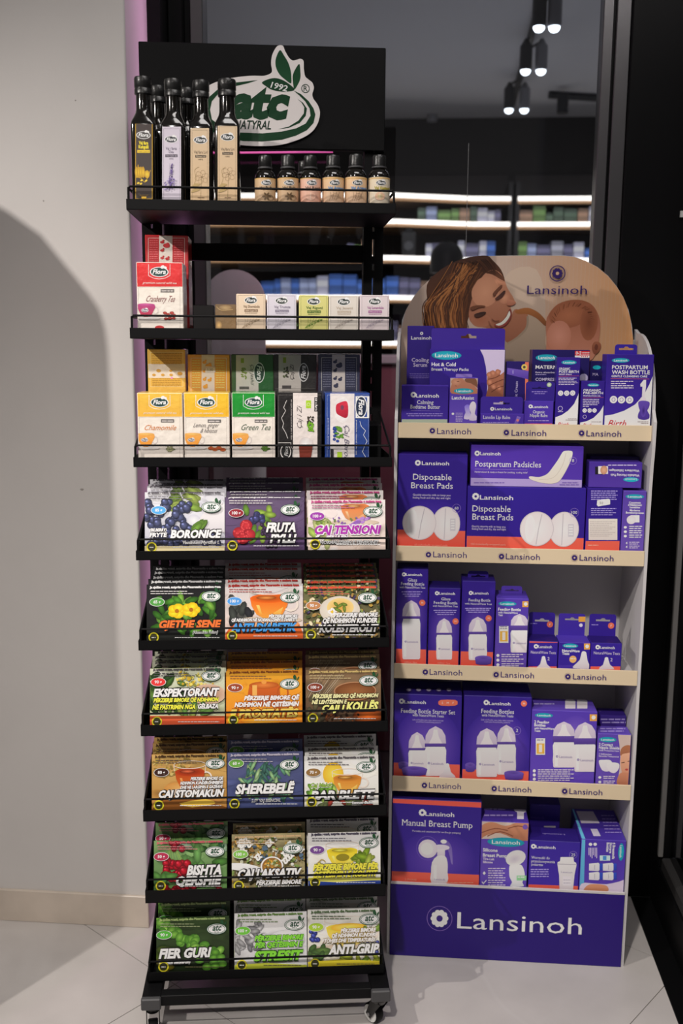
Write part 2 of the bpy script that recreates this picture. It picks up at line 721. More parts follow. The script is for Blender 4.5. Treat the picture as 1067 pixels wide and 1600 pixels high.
def floor_veins():
    m = M_TILE
    nt = m.node_tree
    b = nt.nodes['Principled BSDF']
    src = b.inputs['Base Color'].links[0].from_socket
    tc = nt.nodes.new('ShaderNodeTexCoord')
    n = nt.nodes.new('ShaderNodeTexNoise')
    n.inputs['Scale'].default_value = 0.9
    n.inputs['Detail'].default_value = 2
    nt.links.new(tc.outputs['Object'], n.inputs['Vector'])
    s = nt.nodes.new('ShaderNodeMath')
    s.operation = 'SUBTRACT'
    s.inputs[1].default_value = 0.5
    nt.links.new(n.outputs[0], s.inputs[0])
    a = nt.nodes.new('ShaderNodeMath')
    a.operation = 'ABSOLUTE'
    nt.links.new(s.outputs[0], a.inputs[0])
    r = nt.nodes.new('ShaderNodeMapRange')
    r.inputs['From Min'].default_value = 0.0
    r.inputs['From Max'].default_value = 0.006
    r.inputs['To Min'].default_value = 0.16
    r.inputs['To Max'].default_value = 0.0
    nt.links.new(a.outputs[0], r.inputs['Value'])
    x = nt.nodes.new('ShaderNodeMix')
    x.data_type = 'RGBA'
    nt.links.new(r.outputs[0], x.inputs[0])
    nt.links.new(src, x.inputs[6])
    x.inputs[7].default_value = (0.68, 0.66, 0.64, 1)
    nt.links.new(x.outputs[2], b.inputs['Base Color'])


floor_veins()

fl = struct(MB().box(-3.2, 0.594, -1.2, 2.62, -0.03, -0.003).build('floor', M_GROUT))
TS = 0.858
ux, uy = Vector((0.8, -0.6)), Vector((0.6, 0.8))
U0, V0 = -1.693, 1.338
corner = [(-3.2, -1.2), (0.594, -1.2), (0.594, 2.62), (-3.2, 2.62)]
for iu in range(-4, 5):
    for iv in range(-4, 4):
        g = 0.0011
        q = [(U0 + iu * TS + g, V0 + iv * TS + g), (U0 + (iu + 1) * TS - g, V0 + iv * TS + g),
             (U0 + (iu + 1) * TS - g, V0 + (iv + 1) * TS - g), (U0 + iu * TS + g, V0 + (iv + 1) * TS - g)]
        P = [tuple(ux * a + uy * b) for a, b in q]
        for ax, lim, sg in ((0, -3.2, 1), (0, 0.594, -1), (1, -1.2, 1), (1, 2.62, -1)):
            Q = []
            for i in range(len(P)):
                a, b = P[i], P[(i + 1) % len(P)]
                da, db = (a[ax] - lim) * sg, (b[ax] - lim) * sg
                if da >= 0:
                    Q.append(a)
                if (da >= 0) != (db >= 0) and da != db:
                    t = da / (da - db)
                    Q.append((a[0] + (b[0] - a[0]) * t, a[1] + (b[1] - a[1]) * t))
            P = Q
            if len(P) < 3:
                break
        if len(P) < 3:
            continue
        k = len(P)
        V = [(p[0], p[1], -0.012) for p in P] + [(p[0], p[1], 0.0) for p in P]
        F = [tuple(range(k))[::-1], tuple(range(k, 2 * k))] + [(i, (i + 1) % k, (i + 1) % k + k, i + k) for i in range(k)]
        raw('tile', V, F, M_TILE, fl)

# left wall with its return into the window niche; slightly rounded arris
wl = MB()
arr = [(-0.676 - 0.006 + 0.006 * math.sin(t), 2.313 + 0.006 - 0.006 * math.cos(t)) for t in [math.pi / 2 * i / 4 for i in range(5)]]
prof = [(-3.2, 2.313)] + arr + [(-0.676, 2.498), (-3.2, 2.498)]
wl.rings([[(x, y, 0.0) for x, y in prof], [(x, y, 3.0) for x, y in prof]])
wall_left = struct(wl.build('wall_left', M_WALL))
M_SCUFF = mat('plaster_scuff', (0.33, 0.31, 0.29), rough=0.9)
for px, py, rx_, rz_ in ((128, 765, 0.0045, 0.0028), (118, 157, 0.0018, 0.0018), (68, 314, 0.0016, 0.0022)):
    q = at_y(px, py, 2.3128)
    b = MB()
    V = [(q.x + rx_ * math.cos(k) * (1 + .3 * math.sin(3 * k)), 2.3128, q.z + rz_ * math.sin(k)) for k in [2 * math.pi * i / 10 for i in range(10)]]
    V += [(v[0], 2.3135, v[2]) for v in V]
    b.add(V, [tuple(range(10)), tuple(range(19, 9, -1))] + [(i, (i + 1) % 10, (i + 1) % 10 + 10, i + 10) for i in range(10)])
    b.build('scuff', M_SCUFF, wall_left)
struct(MB().box(-3.2, -0.674, 2.304, 2.3135, 0.0, 0.0865, bev=0.0015).build('baseboard_left', M_SKIRT))

# window at the back of the niche: frame members and pane
WY = 2.58
wf = MB().box(-0.70, -0.644, 2.498, 2.66, 0.0, 3.0)
window = struct(wf.build('window_1', M_FRAME))
MB().box(-0.643, -0.607, WY - 0.012, 2.64, 0.0, 3.0, bev=0.002).build('frame_profile', M_FRAME, window)
MB().box(-0.606, -0.592, WY + 0.012, 2.64, 0.0, 3.0).build('gasket', M_FRAME, window)
MB().box(-0.591, -0.559, WY + 0.002, 2.64, 0.0, 3.0, bev=0.002).build('frame_profile', M_ALU, window)
MB().box(0.413, 0.438, WY + 0.004, 2.64, 0.0, 3.0, bev=0.002).build('frame_profile', M_ALU, window)
MB().box(0.438, 0.444, WY + 0.02, 2.64, 0.0, 3.0).build('gasket', M_FRAME, window)
MB().box(0.444, 0.478, WY, 2.64, 0.0, 3.0, bev=0.002).build('frame_profile', M_ALU, window)
MB().box(0.4785, 0.70, WY - 0.01, 2.66, 0.0, 3.0, bev=0.003).build('corner_post', M_FRAME, window)
MB().box(-0.559, 0.413, WY - 0.01, 2.64, 0.0, 0.17, bev=0.002).build('bottom_rail', M_FRAME, window)
MB().box(-0.56, 0.414, 2.61, 2.618, 0.17, 3.0).build('pane', M_PANE, window)

_x0, _x1 = at_y(732, 200, 2.609), at_y(727, 420, 2.609)
MB().box(_x1.x - 0.0006, _x1.x + 0.0006, 2.6085, 2.6095, 0.17, 1.98).build('pane_line', mat('grey_pane_line', (0.3, 0.3, 0.3), rough=0.5), window)  # thin grey vertical line on the pane

# door side on the right: threshold, leaf frame, glass
thr = struct(MB().box(0.594, 0.70, -1.2, 2.57, -0.03, 0.003, bev=0.001).build('trim_1', M_FRAME))
M_DOORG = mat('dark_door_glass', (0.02, 0.012, 0.012), rough=0.06)
dr = struct(MB().box(0.645, 0.70, -1.2, 2.5695, 0.004, 0.13, bev=0.002).build('door_1', M_FRAME))
MB().box(0.644, 0.70, 2.50, 2.5695, 0.13, 3.0, bev=0.003).build('stile', M_FRAME, dr)
MB().box(0.6395, 0.652, 2.487, 2.4995, 0.165, 3.0, bev=0.001).build('glazing_bead', mat('grey_bead', (0.16, 0.155, 0.15), rough=0.5), dr)
MB().box(0.648, 0.69, -1.2, 2.4865, 0.13, 0.165, bev=0.004).build('glazing_bead', mat('dark_grey_bead', (0.035, 0.034, 0.034), rough=0.4), dr)
MB().box(0.668, 0.676, -1.2, 2.4865, 0.165, 3.0).build('pane', M_PANE, dr)
MB().box(0.615, 0.622, 2.562, 2.5685, 1.795, 1.81).build('lock_button', M_WHEEL, window)
# street side beyond the glass door
M_PAVE = mat('dark_red_pavement', (0.05, 0.035, 0.03), rough=0.6, noise=0.3, nscale=30)
struct(MB().box(0.702, 2.6, -1.2, 3.4, -0.05, -0.01).build('floor_outside', M_PAVE))
M_REDW = mat('dark_red_wall', (0.035, 0.008, 0.009), rough=0.7, noise=0.15)
struct(MB().box(2.6, 2.7, -1.2, 3.4, -0.05, 3.0).build('wall_outside', M_REDW))

# ------------------------------------------------------------------ room behind the glass
M_BFLOOR = mat('dim_floor', (0.10, 0.09, 0.09), rough=0.4)
M_BCEIL = mat('grey_ceiling', (0.46, 0.46, 0.49), rough=0.9)
M_BWALL = mat('dark_timber_wall', (0.012, 0.010, 0.009), rough=0.6, noise=0.3, nscale=3)
struct(MB().box(-3.5, 3.5, 2.62, 6.6, -0.05, -0.002).build('floor_back', M_BFLOOR))
ZC = at_y(760, 184, 6.3).z
struct(MB().box(-3.5, 3.5, 2.64, 6.6, ZC, ZC + 0.1).build('ceiling', M_BCEIL))
struct(MB().box(-3.5, 3.5, 6.3, 6.6, -0.002, ZC).build('wall_back', M_BWALL))

M_LED = mat('led_strip', (1, 1, 1), emit=(1.0, 0.93, 0.82), estr=1.5)
M_GLOW = mat('painted_underglow', (0.3, 0.18, 0.1), emit=(1.0, 0.55, 0.26), estr=0.3)  # warm light on the board below the strip, put in as emission
M_OAK = mat('oak_board', (0.20, 0.13, 0.075), rough=0.55, noise=0.2, nscale=12)
M_BACKP = mat('shelf_back_panel', (0.035, 0.03, 0.03), rough=0.7)


def z_at(px, py, y):
    return at_y(px, py, y).z


SHELF_Z = []


def wall_shelf(name, label, x0, x1, curve, zs):
    """curve(x) -> front y of the boards"""
    T = thing(name, label, 'shelf unit', ((x0 + x1) / 2, 6.0, 0.0))
    ox, oy = (x0 + x1) / 2, 6.0
    n = 10
    xs = [x0 + (x1 - x0) * i / n for i in range(n + 1)]
    MB().box(x0 - ox, x1 - ox, 6.27 - oy, 6.298 - oy, 0.0, 2.5).build('back_panel', M_BACKP, T)
    for sx in (x0, x1):
        MB().box(sx - ox - 0.012, sx - ox + 0.012, curve(sx) - oy, 6.268 - oy, 0.0, 2.42).build('side_panel', M_BWALL, T)
    for i, z in enumerate(zs):
        front = [(x - ox, curve(x) - oy) for x in xs]
        pl = front + [(x1 - ox, 6.268 - oy), (x0 - ox, 6.268 - oy)]
        MB().rings([[(a, b, z - 0.02) for a, b in pl], [(a, b, z) for a, b in pl]]).build('shelf_board', M_OAK, T)
        V, F = [], []
        for a, b in front:
            V += [(a, b - 0.004, z - 0.003), (a, b - 0.004, z + 0.021), (a, b + 0.008, z + 0.021), (a, b + 0.008, z - 0.003)]
        for k in range(n):
            for j in range(4):
                F.append((k * 4 + j, k * 4 + (j + 1) % 4, k * 4 + 4 + (j + 1) % 4, k * 4 + 4 + j))
        F += [(3, 2, 1, 0), (n * 4, n * 4 + 1, n * 4 + 2, n * 4 + 3)]
        raw('led_strip', V, F, M_LED, T)
        raw('board_underglow', [(v[0], v[1], z - 0.0035 if k % 4 in (1, 2) else z - 0.019) for k, v in enumerate(V)], F, M_GLOW, T)  # glowing band in place of lamplight on the board edge
    return T


XJ = at_y(803, 330, 6.0).x
XR = at_y(945, 330, 6.0).x
crv = lambda x: 6.0 - 0.17 / (1 + math.exp((x - 0.05) / 0.09)) if x > -0.8 else 5.83
zs = [z_at(810, 313, 6.0), z_at(810, 353, 6.0), z_at(810, 409, 6.0), z_at(810, 470, 6.0), z_at(810, 540, 6.0)]
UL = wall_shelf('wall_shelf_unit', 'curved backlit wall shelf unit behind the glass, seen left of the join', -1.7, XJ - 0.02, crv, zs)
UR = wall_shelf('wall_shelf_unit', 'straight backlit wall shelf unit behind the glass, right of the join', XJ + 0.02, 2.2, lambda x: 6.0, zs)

# cartons on the wall shelves, one object each
ccols = [(150, 150, 165), (110, 118, 145), (62, 76, 62), (120, 120, 128), (80, 78, 98), (52, 78, 130), (120, 96, 78), (84, 108, 60)]
cnames = ['white', 'pale blue', 'dark green', 'light grey', 'grey violet', 'blue', 'tan', 'leaf green']
protos = []
for c, nme in zip(ccols, cnames):
    b = MB().box(-0.5, 0.5, -0.5, 0.5, 0, 1, bev=0.02, c=pc(c))
    b.box(-0.5, 0.5, -0.503, -0.499, 0.55, 0.8, c=pc(tuple(min(255, int(v * 1.4)) for v in c)))
    b.V = b.V
    me_o = b.build('medicine_carton', M_CARD)
    protos.append([me_o, nme, False])
rr = random.Random(3)
NUM = ['first', 'second', 'third', 'fourth', 'fifth', 'sixth', 'seventh', 'eighth', 'ninth', 'tenth']
CNT = {}
rows = [(1, 0.115, -0.05, 1.1), (2, 0.12, -0.45, 1.1), (3, 0.15, -0.95, 1.1), (4, 0.15, -0.95, 0.25)]
for ri, hmax, xa, xb in rows:
    x = xa
    while x < xb:
        w = rr.uniform(0.035, 0.085)
        if x < XJ + 0.03 and x + w > XJ - 0.03:
            x = XJ + 0.031
            continue
        if ri == 2 and x + w > -0.19 and x < 0.0:
            x = 0.0
            continue
        k = rr.randrange(8)
        if ri == 1 and 0.62 < x < 0.8:
            k = rr.choice((2, 7, 7, 2))
        if ri == 3 and x < -0.2:
            k = rr.choice((0, 1, 5, 5))
        pr = protos[k]
        o = pr[0] if not pr[2] else pr[0].copy()
        if pr[2]:
            COL.objects.link(o)
        pr[2] = True
        dpt = 0.1
        o.scale = (w * 0.94, dpt, hmax * rr.uniform(0.65, 1.0))
        o.location = (x + w / 2, crv(x + w / 2) + 0.022 + dpt / 2 if x < XJ else 6.022 + dpt / 2, zs[ri] + 0.0005)
        CNT[(k, ri)] = CNT.get((k, ri), -1) + 1
        o['label'] = '%s %s carton from the left on the %s lit wall shelf behind the glass' % (NUM[CNT[(k, ri)]], pr[1], ('', 'upper', 'middle', 'third', 'lowest')[ri])
        o['category'] = 'carton'
        o['group'] = '%s cartons on the wall shelf' % pr[1]
        x += w
for pr in protos:
    if not pr[2]:
        bpy.data.objects.remove(pr[0])

_sy = 5.86
_sa, _sb = at_y(627, 372, _sy).x, at_y(650, 372, _sy).x
_sh = at_y(636, 343, _sy).z - zs[2]
T = thing('speaker', 'small black speaker standing on the middle lit shelf behind the glass', 'speaker', ((_sa + _sb) / 2, crv(-0.1) + 0.09, zs[2] + 0.0005))
_w = (_sb - _sa) / 2
MB().box(-_w, _w, -0.06, 0.06, 0.0, _sh * .72, bev=0.004).box(-_w * .55, _w * .55, -0.05, 0.05, _sh * .72, _sh, bev=0.004).build('body', M_BLACKG, T)
MB().lathe([(0.001, 0.0), (_w * .6, 0.0), (_w * .6, 0.004), (0.001, 0.004)], 16).build('cone', M_CAPG, T).rotation_euler = (math.pi / 2, 0, 0)
T.children[-1].location = (0, -0.06, _sh * .36)

lamp('shelf_fill', 'AREA', (0.2, 5.0, 2.6), (0.2, 6.0, 1.75), 3.2, (0.95, 0.95, 1.0), shape='RECTANGLE', size=2.4, size_y=0.1, spread=math.radians(75))  # added fill lamp brightening the wall-shelf cartons

# ceiling track with spotlights
M_SPOTL = mat('spot_lens', (1, 1, 1), emit=(0.85, 0.93, 1.0), estr=4.0)
M_TRACK = mat('black_track', (0.02, 0.02, 0.022), rough=0.5)
M_SILVER = mat('grey_spot_body', (0.22, 0.22, 0.24), rough=0.4)
ZT = ZC - 0.03
pA, pB = at_z(857, -40, ZT), at_z(800, 170, ZT)
dirT = (pB - pA).normalized()
side = Vector((dirT.y, -dirT.x, 0))
T = thing('ceiling_track', 'black ceiling light track running away behind the glass', 'track', (pA + pB) / 2)
MB().tube([pA - (pA + pB) / 2 + Vector((0, 0, 0.015)), pB - (pA + pB) / 2 + Vector((0, 0, 0.015))], 0.016, 6).build('rail', M_TRACK, T)
spots = [(853, 42, 'nearest'), (832, 110, 'middle'), (806, 171, 'farthest')]
for px, py, nm in spots:
    for j, (sd, cname, mm) in enumerate(((-1, 'black', M_TRACK), (1, 'grey', M_SILVER))):  # the doubled reflection of each lamp is built as a second spotlight
        base = at_z(px + (-11 if j == 0 else 13), py, ZT - 0.13)
        S_ = thing('spotlight', '%s track spotlight, the %s of a reflection-doubled pair on the ceiling behind the glass' % (cname + ', ' + nm, 'left' if j == 0 else 'right'), 'spotlight', base)
        MB().lathe([(0.024, 0.0), (0.027, 0.002), (0.027, 0.1), (0.02, 0.108), (0.008, 0.13)], 14).build('lamp_body', mm, S_, smooth=True)
        MB().lathe([(0.005, -0.02), (0.013, -0.017), (0.02, -0.009), (0.022, 0.002)], 14).build('lens', M_SPOTL, S_, smooth=True)
        rp = pA + dirT * ((base - pA).dot(dirT) + (0.2 if j else -0.01)) - base
        MB().tube([(0, 0, 0.118), (rp.x * 0.5, rp.y * 0.5, 0.13), (rp.x, rp.y, 0.145)], 0.006, 6).build('bracket', M_TRACK, S_)
pC, pD = at_z(858, 152, ZT), at_z(938, 157, ZT)
T = thing('ceiling_track', 'short crosswise black ceiling track at the right behind the glass', 'track', (pC + pD) / 2)
MB().tube([pC - (pC + pD) / 2 + Vector((0, 0, 0.012)), pD - (pC + pD) / 2 + Vector((0, 0, 0.012))], 0.02, 6).build('rail', M_TRACK, T)
q = at_z(879, 165, ZT - 0.06) - (pC + pD) / 2
MB().lathe([(0.03, q.z - 0.04), (0.03, q.z + 0.06)], 12, q.x, q.y).build('driver_box', M_TRACK, T)
q = at_y(675, 182, 6.2)
T = thing('wall_projector', 'small pale tilted projector lamp high on the dark back wall', 'lamp', q - Vector((0, 0, 0.03)))
MB().lathe([(0.028, 0.0), (0.032, 0.01), (0.03, 0.07), (0.02, 0.085)], 12).build('lamp_body', M_SILVER, T, smooth=True)
MB().box(-0.008, 0.008, 0.0, 0.098, 0.035, 0.05).build('bracket', M_TRACK, T)

# arched white board on a foot, a dome floor lamp and a low counter with pink light in its colour behind the glass
AY = 3.1
xa, za = at_y(318, 470, AY).x, at_y(318, 470, AY).z
xb, zb_ = at_y(414, 470, AY).x, at_y(366, 421, AY).z
T = thing('arched_board', 'pale grey round-topped board standing on the floor behind the glass', 'board', ((xa + xb) / 2, AY, 0))
w2 = (xb - xa) / 2
out = [(-w2, 0.0), (w2, 0.0)] + [(w2 * math.cos(t), zb_ - w2 + w2 * math.sin(t)) for t in [math.pi * i / 20 for i in range(21)]]
M_PALE = mat('pale_grey_board', (0.75, 0.71, 0.72), rough=0.6)
plate([out], 0.012, lambda u, v, k: (u, k, v), M_PALE, 'board', T)
MB().box(-w2, w2, -0.05, 0.08, 0.0, 0.012).build('foot', M_TRACK, T)

LY = 5.0
q = at_y(698, 404, LY)
T = thing('floor_lamp', 'black floor lamp with domed shade, just above the arched header board', 'floor lamp', (q.x, LY, 0))
rad = abs(at_y(724, 404, LY).x - at_y(672, 404, LY).x) / 2
MB().lathe([(0.02, q.z + rad + 0.005)] + [(rad * math.cos(t), q.z + rad * math.sin(t)) for t in [math.pi / 2 * (1 - i / 8) - .05 for i in range(9)]]
           + [(rad * 1.0, q.z - 0.07), (rad * .94, q.z - 0.07)], 24).build('lamp_shade', M_TRACK, T, smooth=True)
MB().lathe([(0.012, 0.02), (0.012, q.z + 0.02)], 10).build('pole', M_TRACK, T)
MB().lathe([(0.14, 0.0), (0.14, 0.018), (0.02, 0.024)], 20).build('base', M_TRACK, T)

M_MAUVE = mat('pink_lit_mauve', (0.30, 0.10, 0.13), rough=0.55, noise=0.2, nscale=4)  # pink reflected light is put into this colour
cz = at_y(608, 555, 3.5).z
T = thing('pink_lit_counter', 'added low counter with pink light in its colour, between rack and carton stand', 'counter', (0.1, 3.7, 0))
MB().box(-1.1, 0.7, -0.2, 0.2, 0.0, cz - 0.03, bev=0.004).build('front_panel', M_MAUVE, T)
MB().box(-1.12, 0.72, -0.22, 0.22, cz - 0.03, cz, bev=0.004).build('counter_top', M_PALE, T)

# glowing pink lines added in the window in place of pink reflections
M_PINKGLOW = mat('pink_reflection_glow', (1, 0.2, 0.6), emit=(1.0, 0.12, 0.5), estr=0.3)
NYY = 2.545
xl, xr_ = at_y(243, 500, NYY).x, at_y(583, 690, NYY).x
zt_, zb2 = at_y(440, 238, NYY).z, 0.22
T = thing('pink_glow_outline', 'glowing pink outline added for reflections in the window behind the black rack', 'glow outline', ((xl + xr_) / 2, NYY, zb2))
hw = (xr_ - xl) / 2
for nm, pts in (('pink_glow_line', [(-hw, 0, 0), (-hw, 0, zt_ - zb2)]), ('pink_glow_line', [(hw, 0, 0), (hw, 0, at_y(583, 690, NYY).z - zb2)]),
                ('pink_glow_line', [(-hw + 0.01, 0, zt_ - zb2), (at_y(520, 238, NYY).x - (xl + xr_) / 2, 0, zt_ - zb2)])):
    MB().tube(pts, 0.0025, 8).build(nm, M_PINKGLOW, T)
lamp('pink_fill_left', 'AREA', (-0.59, 2.47, 1.3), (-0.676, 2.41, 1.3), 0.75, (1.0, 0.42, 0.85), shape='RECTANGLE', size=0.02, size_y=2.6)  # added pink lamp tinting the wall return
lamp('pink_fill_back', 'AREA', (0.1, 3.0, 1.9), (0.1, 3.5, 0.4), 1.2, (1.0, 0.5, 0.62), shape='RECTANGLE', size=1.2, size_y=0.1)  # added pink lamp over the counter, no fixture there

# unseen arched board, added and outlined to cast the shadow on the white wall
T = thing('arched_occluder', 'tall white arch-topped board added out of view to shade the wall', 'stand', (-1.6, 1.7, 0))
LA = Vector((-1.53, 0.925, 2.5))
f_ = (1.7 - LA.y) / (2.313 - LA.y)
edge = []
for wx, wz in ((-0.745, 0.6), (-0.745, 1.38), (-0.747, 1.48), (-0.752, 1.53), (-0.765, 1.575), (-0.79, 1.61), (-0.88, 1.72), (-0.96, 1.775), (-1.072, 1.83), (-1.3, 1.9)):
    edge.append((LA.x + (wx - LA.x) * f_ + 1.6, LA.z + (wz - LA.z) * f_))
e0 = edge[0][0]
out = [(e0, 0.012)] + edge[1:]
mx = edge[-1][0]
out += [(2 * mx - p[0] - 0.0, p[1]) for p in edge[1:-1][::-1]] + [(2 * mx - e0, 0.012)]
plate([out], 0.02, lambda u, v, k: (u, k - 0.01, v), M_WHITEB, 'board', T)
MB().box(2 * mx - e0, e0, -0.12, 0.12, 0.0, 0.012, bev=0.003).build('foot', M_BLACK, T)

# ================================================================== BLACK RACK
rack = thing('display_rack', 'tall black metal display rack on castors beside the white wall', 'rack', RK.o, RK.yaw)
LIPS = [(1.7351, 1.7553), (1.4917, 1.5126), (1.2383, 1.2581), (1.048, 1.067), (0.858, 0.879), (0.672, 0.696), (0.481, 0.506), (0.293, 0.322), (0.1074, 0.1287)]
RW = 0.5198
UD0, UD1 = 0.224, 0.262                       # uprights behind the trays
for s in (0, 1):
    b = MB()
    x0 = 0.0 if s == 0 else RW - 0.043
    zb, zt = 0.07, 1.93
    b.box(x0, x0 + 0.019, UD0, UD1, zb, zt)
    b.box(x0 + 0.024, x0 + 0.043, UD0, UD1, zb, zt)
    z = zb
    k = 0
    while z < zt:                             # bridges between the slots
        z2 = min(z + 0.016, zt)
        b.box(x0 + 0.019, x0 + 0.024, UD0, UD0 + 0.006, z, z2)
        z += 0.016 + (0.036 if k % 2 else 0.014)
        k += 1
    b.build('upright', M_BLACK, rack)
for zc in (0.11, 0.62, 1.662):
    MB().box(0.043, RW - 0.043, UD0 + 0.012, UD1 - 0.006, zc, zc + 0.036).build('crossbar', M_BLACK, rack)
for i, (z0, z1) in enumerate(LIPS):
    slope = i >= 3
    b = MB()
    b.box(0.0, RW, 0.0, 0.0015, z0, z1)                       # front lip
    b.box(0.0, 0.0015, 0.0, UD0, z0, z1)
    b.box(RW - 0.0015, RW, 0.0, UD0, z0, z1)
    b.box(0.0, RW, 0.0, UD0, z0, z0 + 0.0018)                 # pan
    b.box(0.0, RW, UD0 - 0.0015, UD0, z0, z1 + 0.01)
    sh = b.build('shelf', M_BLACK, rack)
    r = 0.0024
    zr = z1 + 0.0235
    pr = MB()
    e = 0.004
    pr.tube([(e, e, z1 - 0.004), (e, e, zr - 0.004), (e + 0.004, e, zr), (RW - e - 0.004, e, zr), (RW - e, e, zr - 0.004), (RW - e, e, z1 - 0.004)], r, 8)
    pr.build('front_rail', M_BLACK, sh)
    for x in (e, RW - e):
        zz = zr + (0.055 if i >= 2 else 0.0)
        MB().tube([(x, e, zr - 0.003), (x, UD0 + 0.006, zz)], r, 8).build('side_rail', M_BLACK, sh)
    if i >= 3:
        for x in (0.0, RW - 0.0015):          # sheet cheeks of the packet trays
            V = [(x, 0.03, z1), (x, UD0, z1), (x, UD0, z1 + 0.075), (x, 0.14, z1 + 0.05)]
            V += [(p[0] + 0.0015, p[1], p[2]) for p in V]
            raw('cheek', V, [(0, 1, 2, 3), (7, 6, 5, 4), (0, 4, 5, 1), (1, 5, 6, 2), (2, 6, 7, 3), (3, 7, 4, 0)], M_BLACK, sh)
# feet, caps, castors
for s in (0, 1):
    x0 = -0.008 if s == 0 else RW - 0.034
    MB().box(x0 + 0.001, x0 + 0.041, -0.048, 0.33, 0.077, 0.101, bev=0.001).build('foot_tube', M_BLACK, rack)
    MB().box(x0, x0 + 0.042, -0.055, -0.042, 0.0755, 0.1025, bev=0.0025).build('end_cap', M_CAPG, rack)
    MB().lathe([(0.011, 0.10), (0.011, 0.1085)], 12, x0 + 0.021, 0.06).build('foot_pin', M_BLACK, rack)
    MB().box(x0 + 0.006, x0 + 0.036, 0.01, 0.04, 0.1005, 0.1075).build('foot_pin', M_BLACK, rack)
    for fy in (-0.024, 0.30):
        cxm = x0 + 0.021
        a = math.radians(217 if s else 8)
        b = MB()
        b.lathe([(0.019, 0.066), (0.0195, 0.07), (0.0195, 0.0765)], 18, 0, 0)
        b.lathe([(0.014, 0.056), (0.019, 0.066)], 18, 0, 0)
        for q in (-1, 1):
            V = [(q * 0.0125, -0.017, 0.062), (q * 0.0125, 0.012, 0.062), (q * 0.0125, 0.028, 0.021), (q * 0.0125, 0.014, 0.013)]
            V += [(p[0] + q * 0.002, p[1], p[2]) for p in V]
            b.add(V, [(0, 1, 2, 3), (7, 6, 5, 4), (0, 4, 5, 1), (1, 5, 6, 2), (2, 6, 7, 3), (3, 7, 4, 0)])
        ca = b.build('castor', M_BLACKG, rack)
        ca.location = (cxm, fy, 0)
        ca.rotation_euler = (0, 0, a + math.pi)
        w = MB()
        w.lathe([(0.013, -0.0105), (0.0205, -0.0105), (0.0225, -0.008), (0.0225, 0.008), (0.0205, 0.0105), (0.013, 0.0105)], 24, 0.018, 0.0225, axis='x')
        w.build('wheel', M_BLACK, ca, smooth=True)
        h = MB()
        h.lathe([(0.012, -0.0108), (0.0195, -0.0112), (0.0195, -0.0102), (0.012, -0.0102)], 24, 0.018, 0.0225, axis='x')
        h.lathe([(0.012, 0.0102), (0.0195, 0.0102), (0.0195, 0.0112), (0.012, 0.0108)], 24, 0.018, 0.0225, axis='x')
        h.build('rim', M_WHEEL, ca)
        MB().lathe([(0.004, -0.0165), (0.004, 0.0165)], 8, 0.018, 0.0225, axis='x').build('axle', M_STEEL, ca)
MB().box(0.033, RW - 0.033, -0.044, -0.02, 0.0785, 0.1025, bev=0.001).build('base_bar', M_BLACK, rack)
MB().box(0.033, RW - 0.033, 0.29, 0.31, 0.0785, 0.1015, bev=0.001).build('base_bar', M_BLACK, rack)

# header sign of the rack with the raised emblem
HD = 0.212
hx0, hz0 = RK.pix(216, 66, HD)
hx1, hz1 = RK.pix(603, 73, HD)
hzb = RK.pix(601, 236, HD)[1]
hdr = MB().box(hx0, hx1, HD, HD + 0.018, hzb, (hz0 + hz1) / 2, bev=0.0015).build('header_board', M_BLACK, rack)


def hmap(px, py):
    return RK.pix(px, py, HD)


K = (320, 60, 0.18744)
GREEN = (20, 52, 32)
outl = spline([(-60, 640), (-70, 540), (-30, 450), (60, 385), (200, 340), (380, 318), (490, 318), (548, 298), (560, 270), (552, 215), (560, 150),
               (585, 95), (612, 66), (650, 68), (668, 110), (700, 165), (730, 190), (765, 185), (795, 176), (822, 195), (825, 260), (835, 320), (862, 348),
               (895, 375), (908, 420), (895, 470), (905, 510), (940, 560), (958, 620), (945, 700), (895, 780), (800, 840), (640, 890), (460, 902),
               (280, 890), (120, 850), (0, 760)], 4)
loop = [hmap(K[0] + x * K[2], K[1] + y * K[2]) for x, y in outl]
cxm = sum(p[0] for p in loop) / len(loop)
czm = sum(p[1] for p in loop) / len(loop)
emb = plate([loop], 0.006, lambda u, v, k: (u, HD - 0.006 + k, v), M_SIGN, 'emblem', hdr, pc((196, 188, 186)))
A = Art(hmap, None, K)
A.k = 0
A.ring(444, 610, 488, 255, 0.1, (196, 188, 186))
# green leaves, band and lettering as print on the raised shape
A.poly([(628, 105), (600, 150), (588, 200), (595, 255), (625, 310), (670, 350), (716, 382), (721, 340), (716, 280), (695, 210), (660, 150)], GREEN, (26, 66, 40), smooth=3)
A.poly([(787, 220), (755, 260), (734, 310), (733, 360), (745, 430), (775, 390), (795, 340), (796, 285)], GREEN, (26, 66, 40), smooth=3)
A.poly([(476, 375), (520, 350), (580, 337), (640, 350), (700, 385), (748, 432), (700, 448), (640, 450), (560, 435), (510, 405)], GREEN, smooth=3)
A.text('1992', 545, 415, 46, (200, 194, 192), width=140, rot=-12, shear=.15, bold=.02)
band = [(738, 440), (800, 470), (865, 530), (905, 590), (920, 640), (905, 710), (850, 770), (760, 815), (640, 850), (480, 864), (320, 860), (150, 825), (40, 770),
        (-10, 690), (-20, 600), (20, 510), (110, 430), (250, 375), (440, 354), (360, 380), (230, 410), (120, 460), (60, 530), (45, 600), (60, 680), (140, 745),
        (300, 790), (480, 797), (640, 782), (760, 755), (840, 715), (880, 650), (872, 590), (835, 530), (785, 480)]
A.poly(band, GREEN)
A.poly([(770, 510), (815, 540), (850, 590), (840, 650), (790, 710), (700, 750), (610, 762), (700, 740), (780, 690), (825, 630), (828, 580), (805, 540)], GREEN)
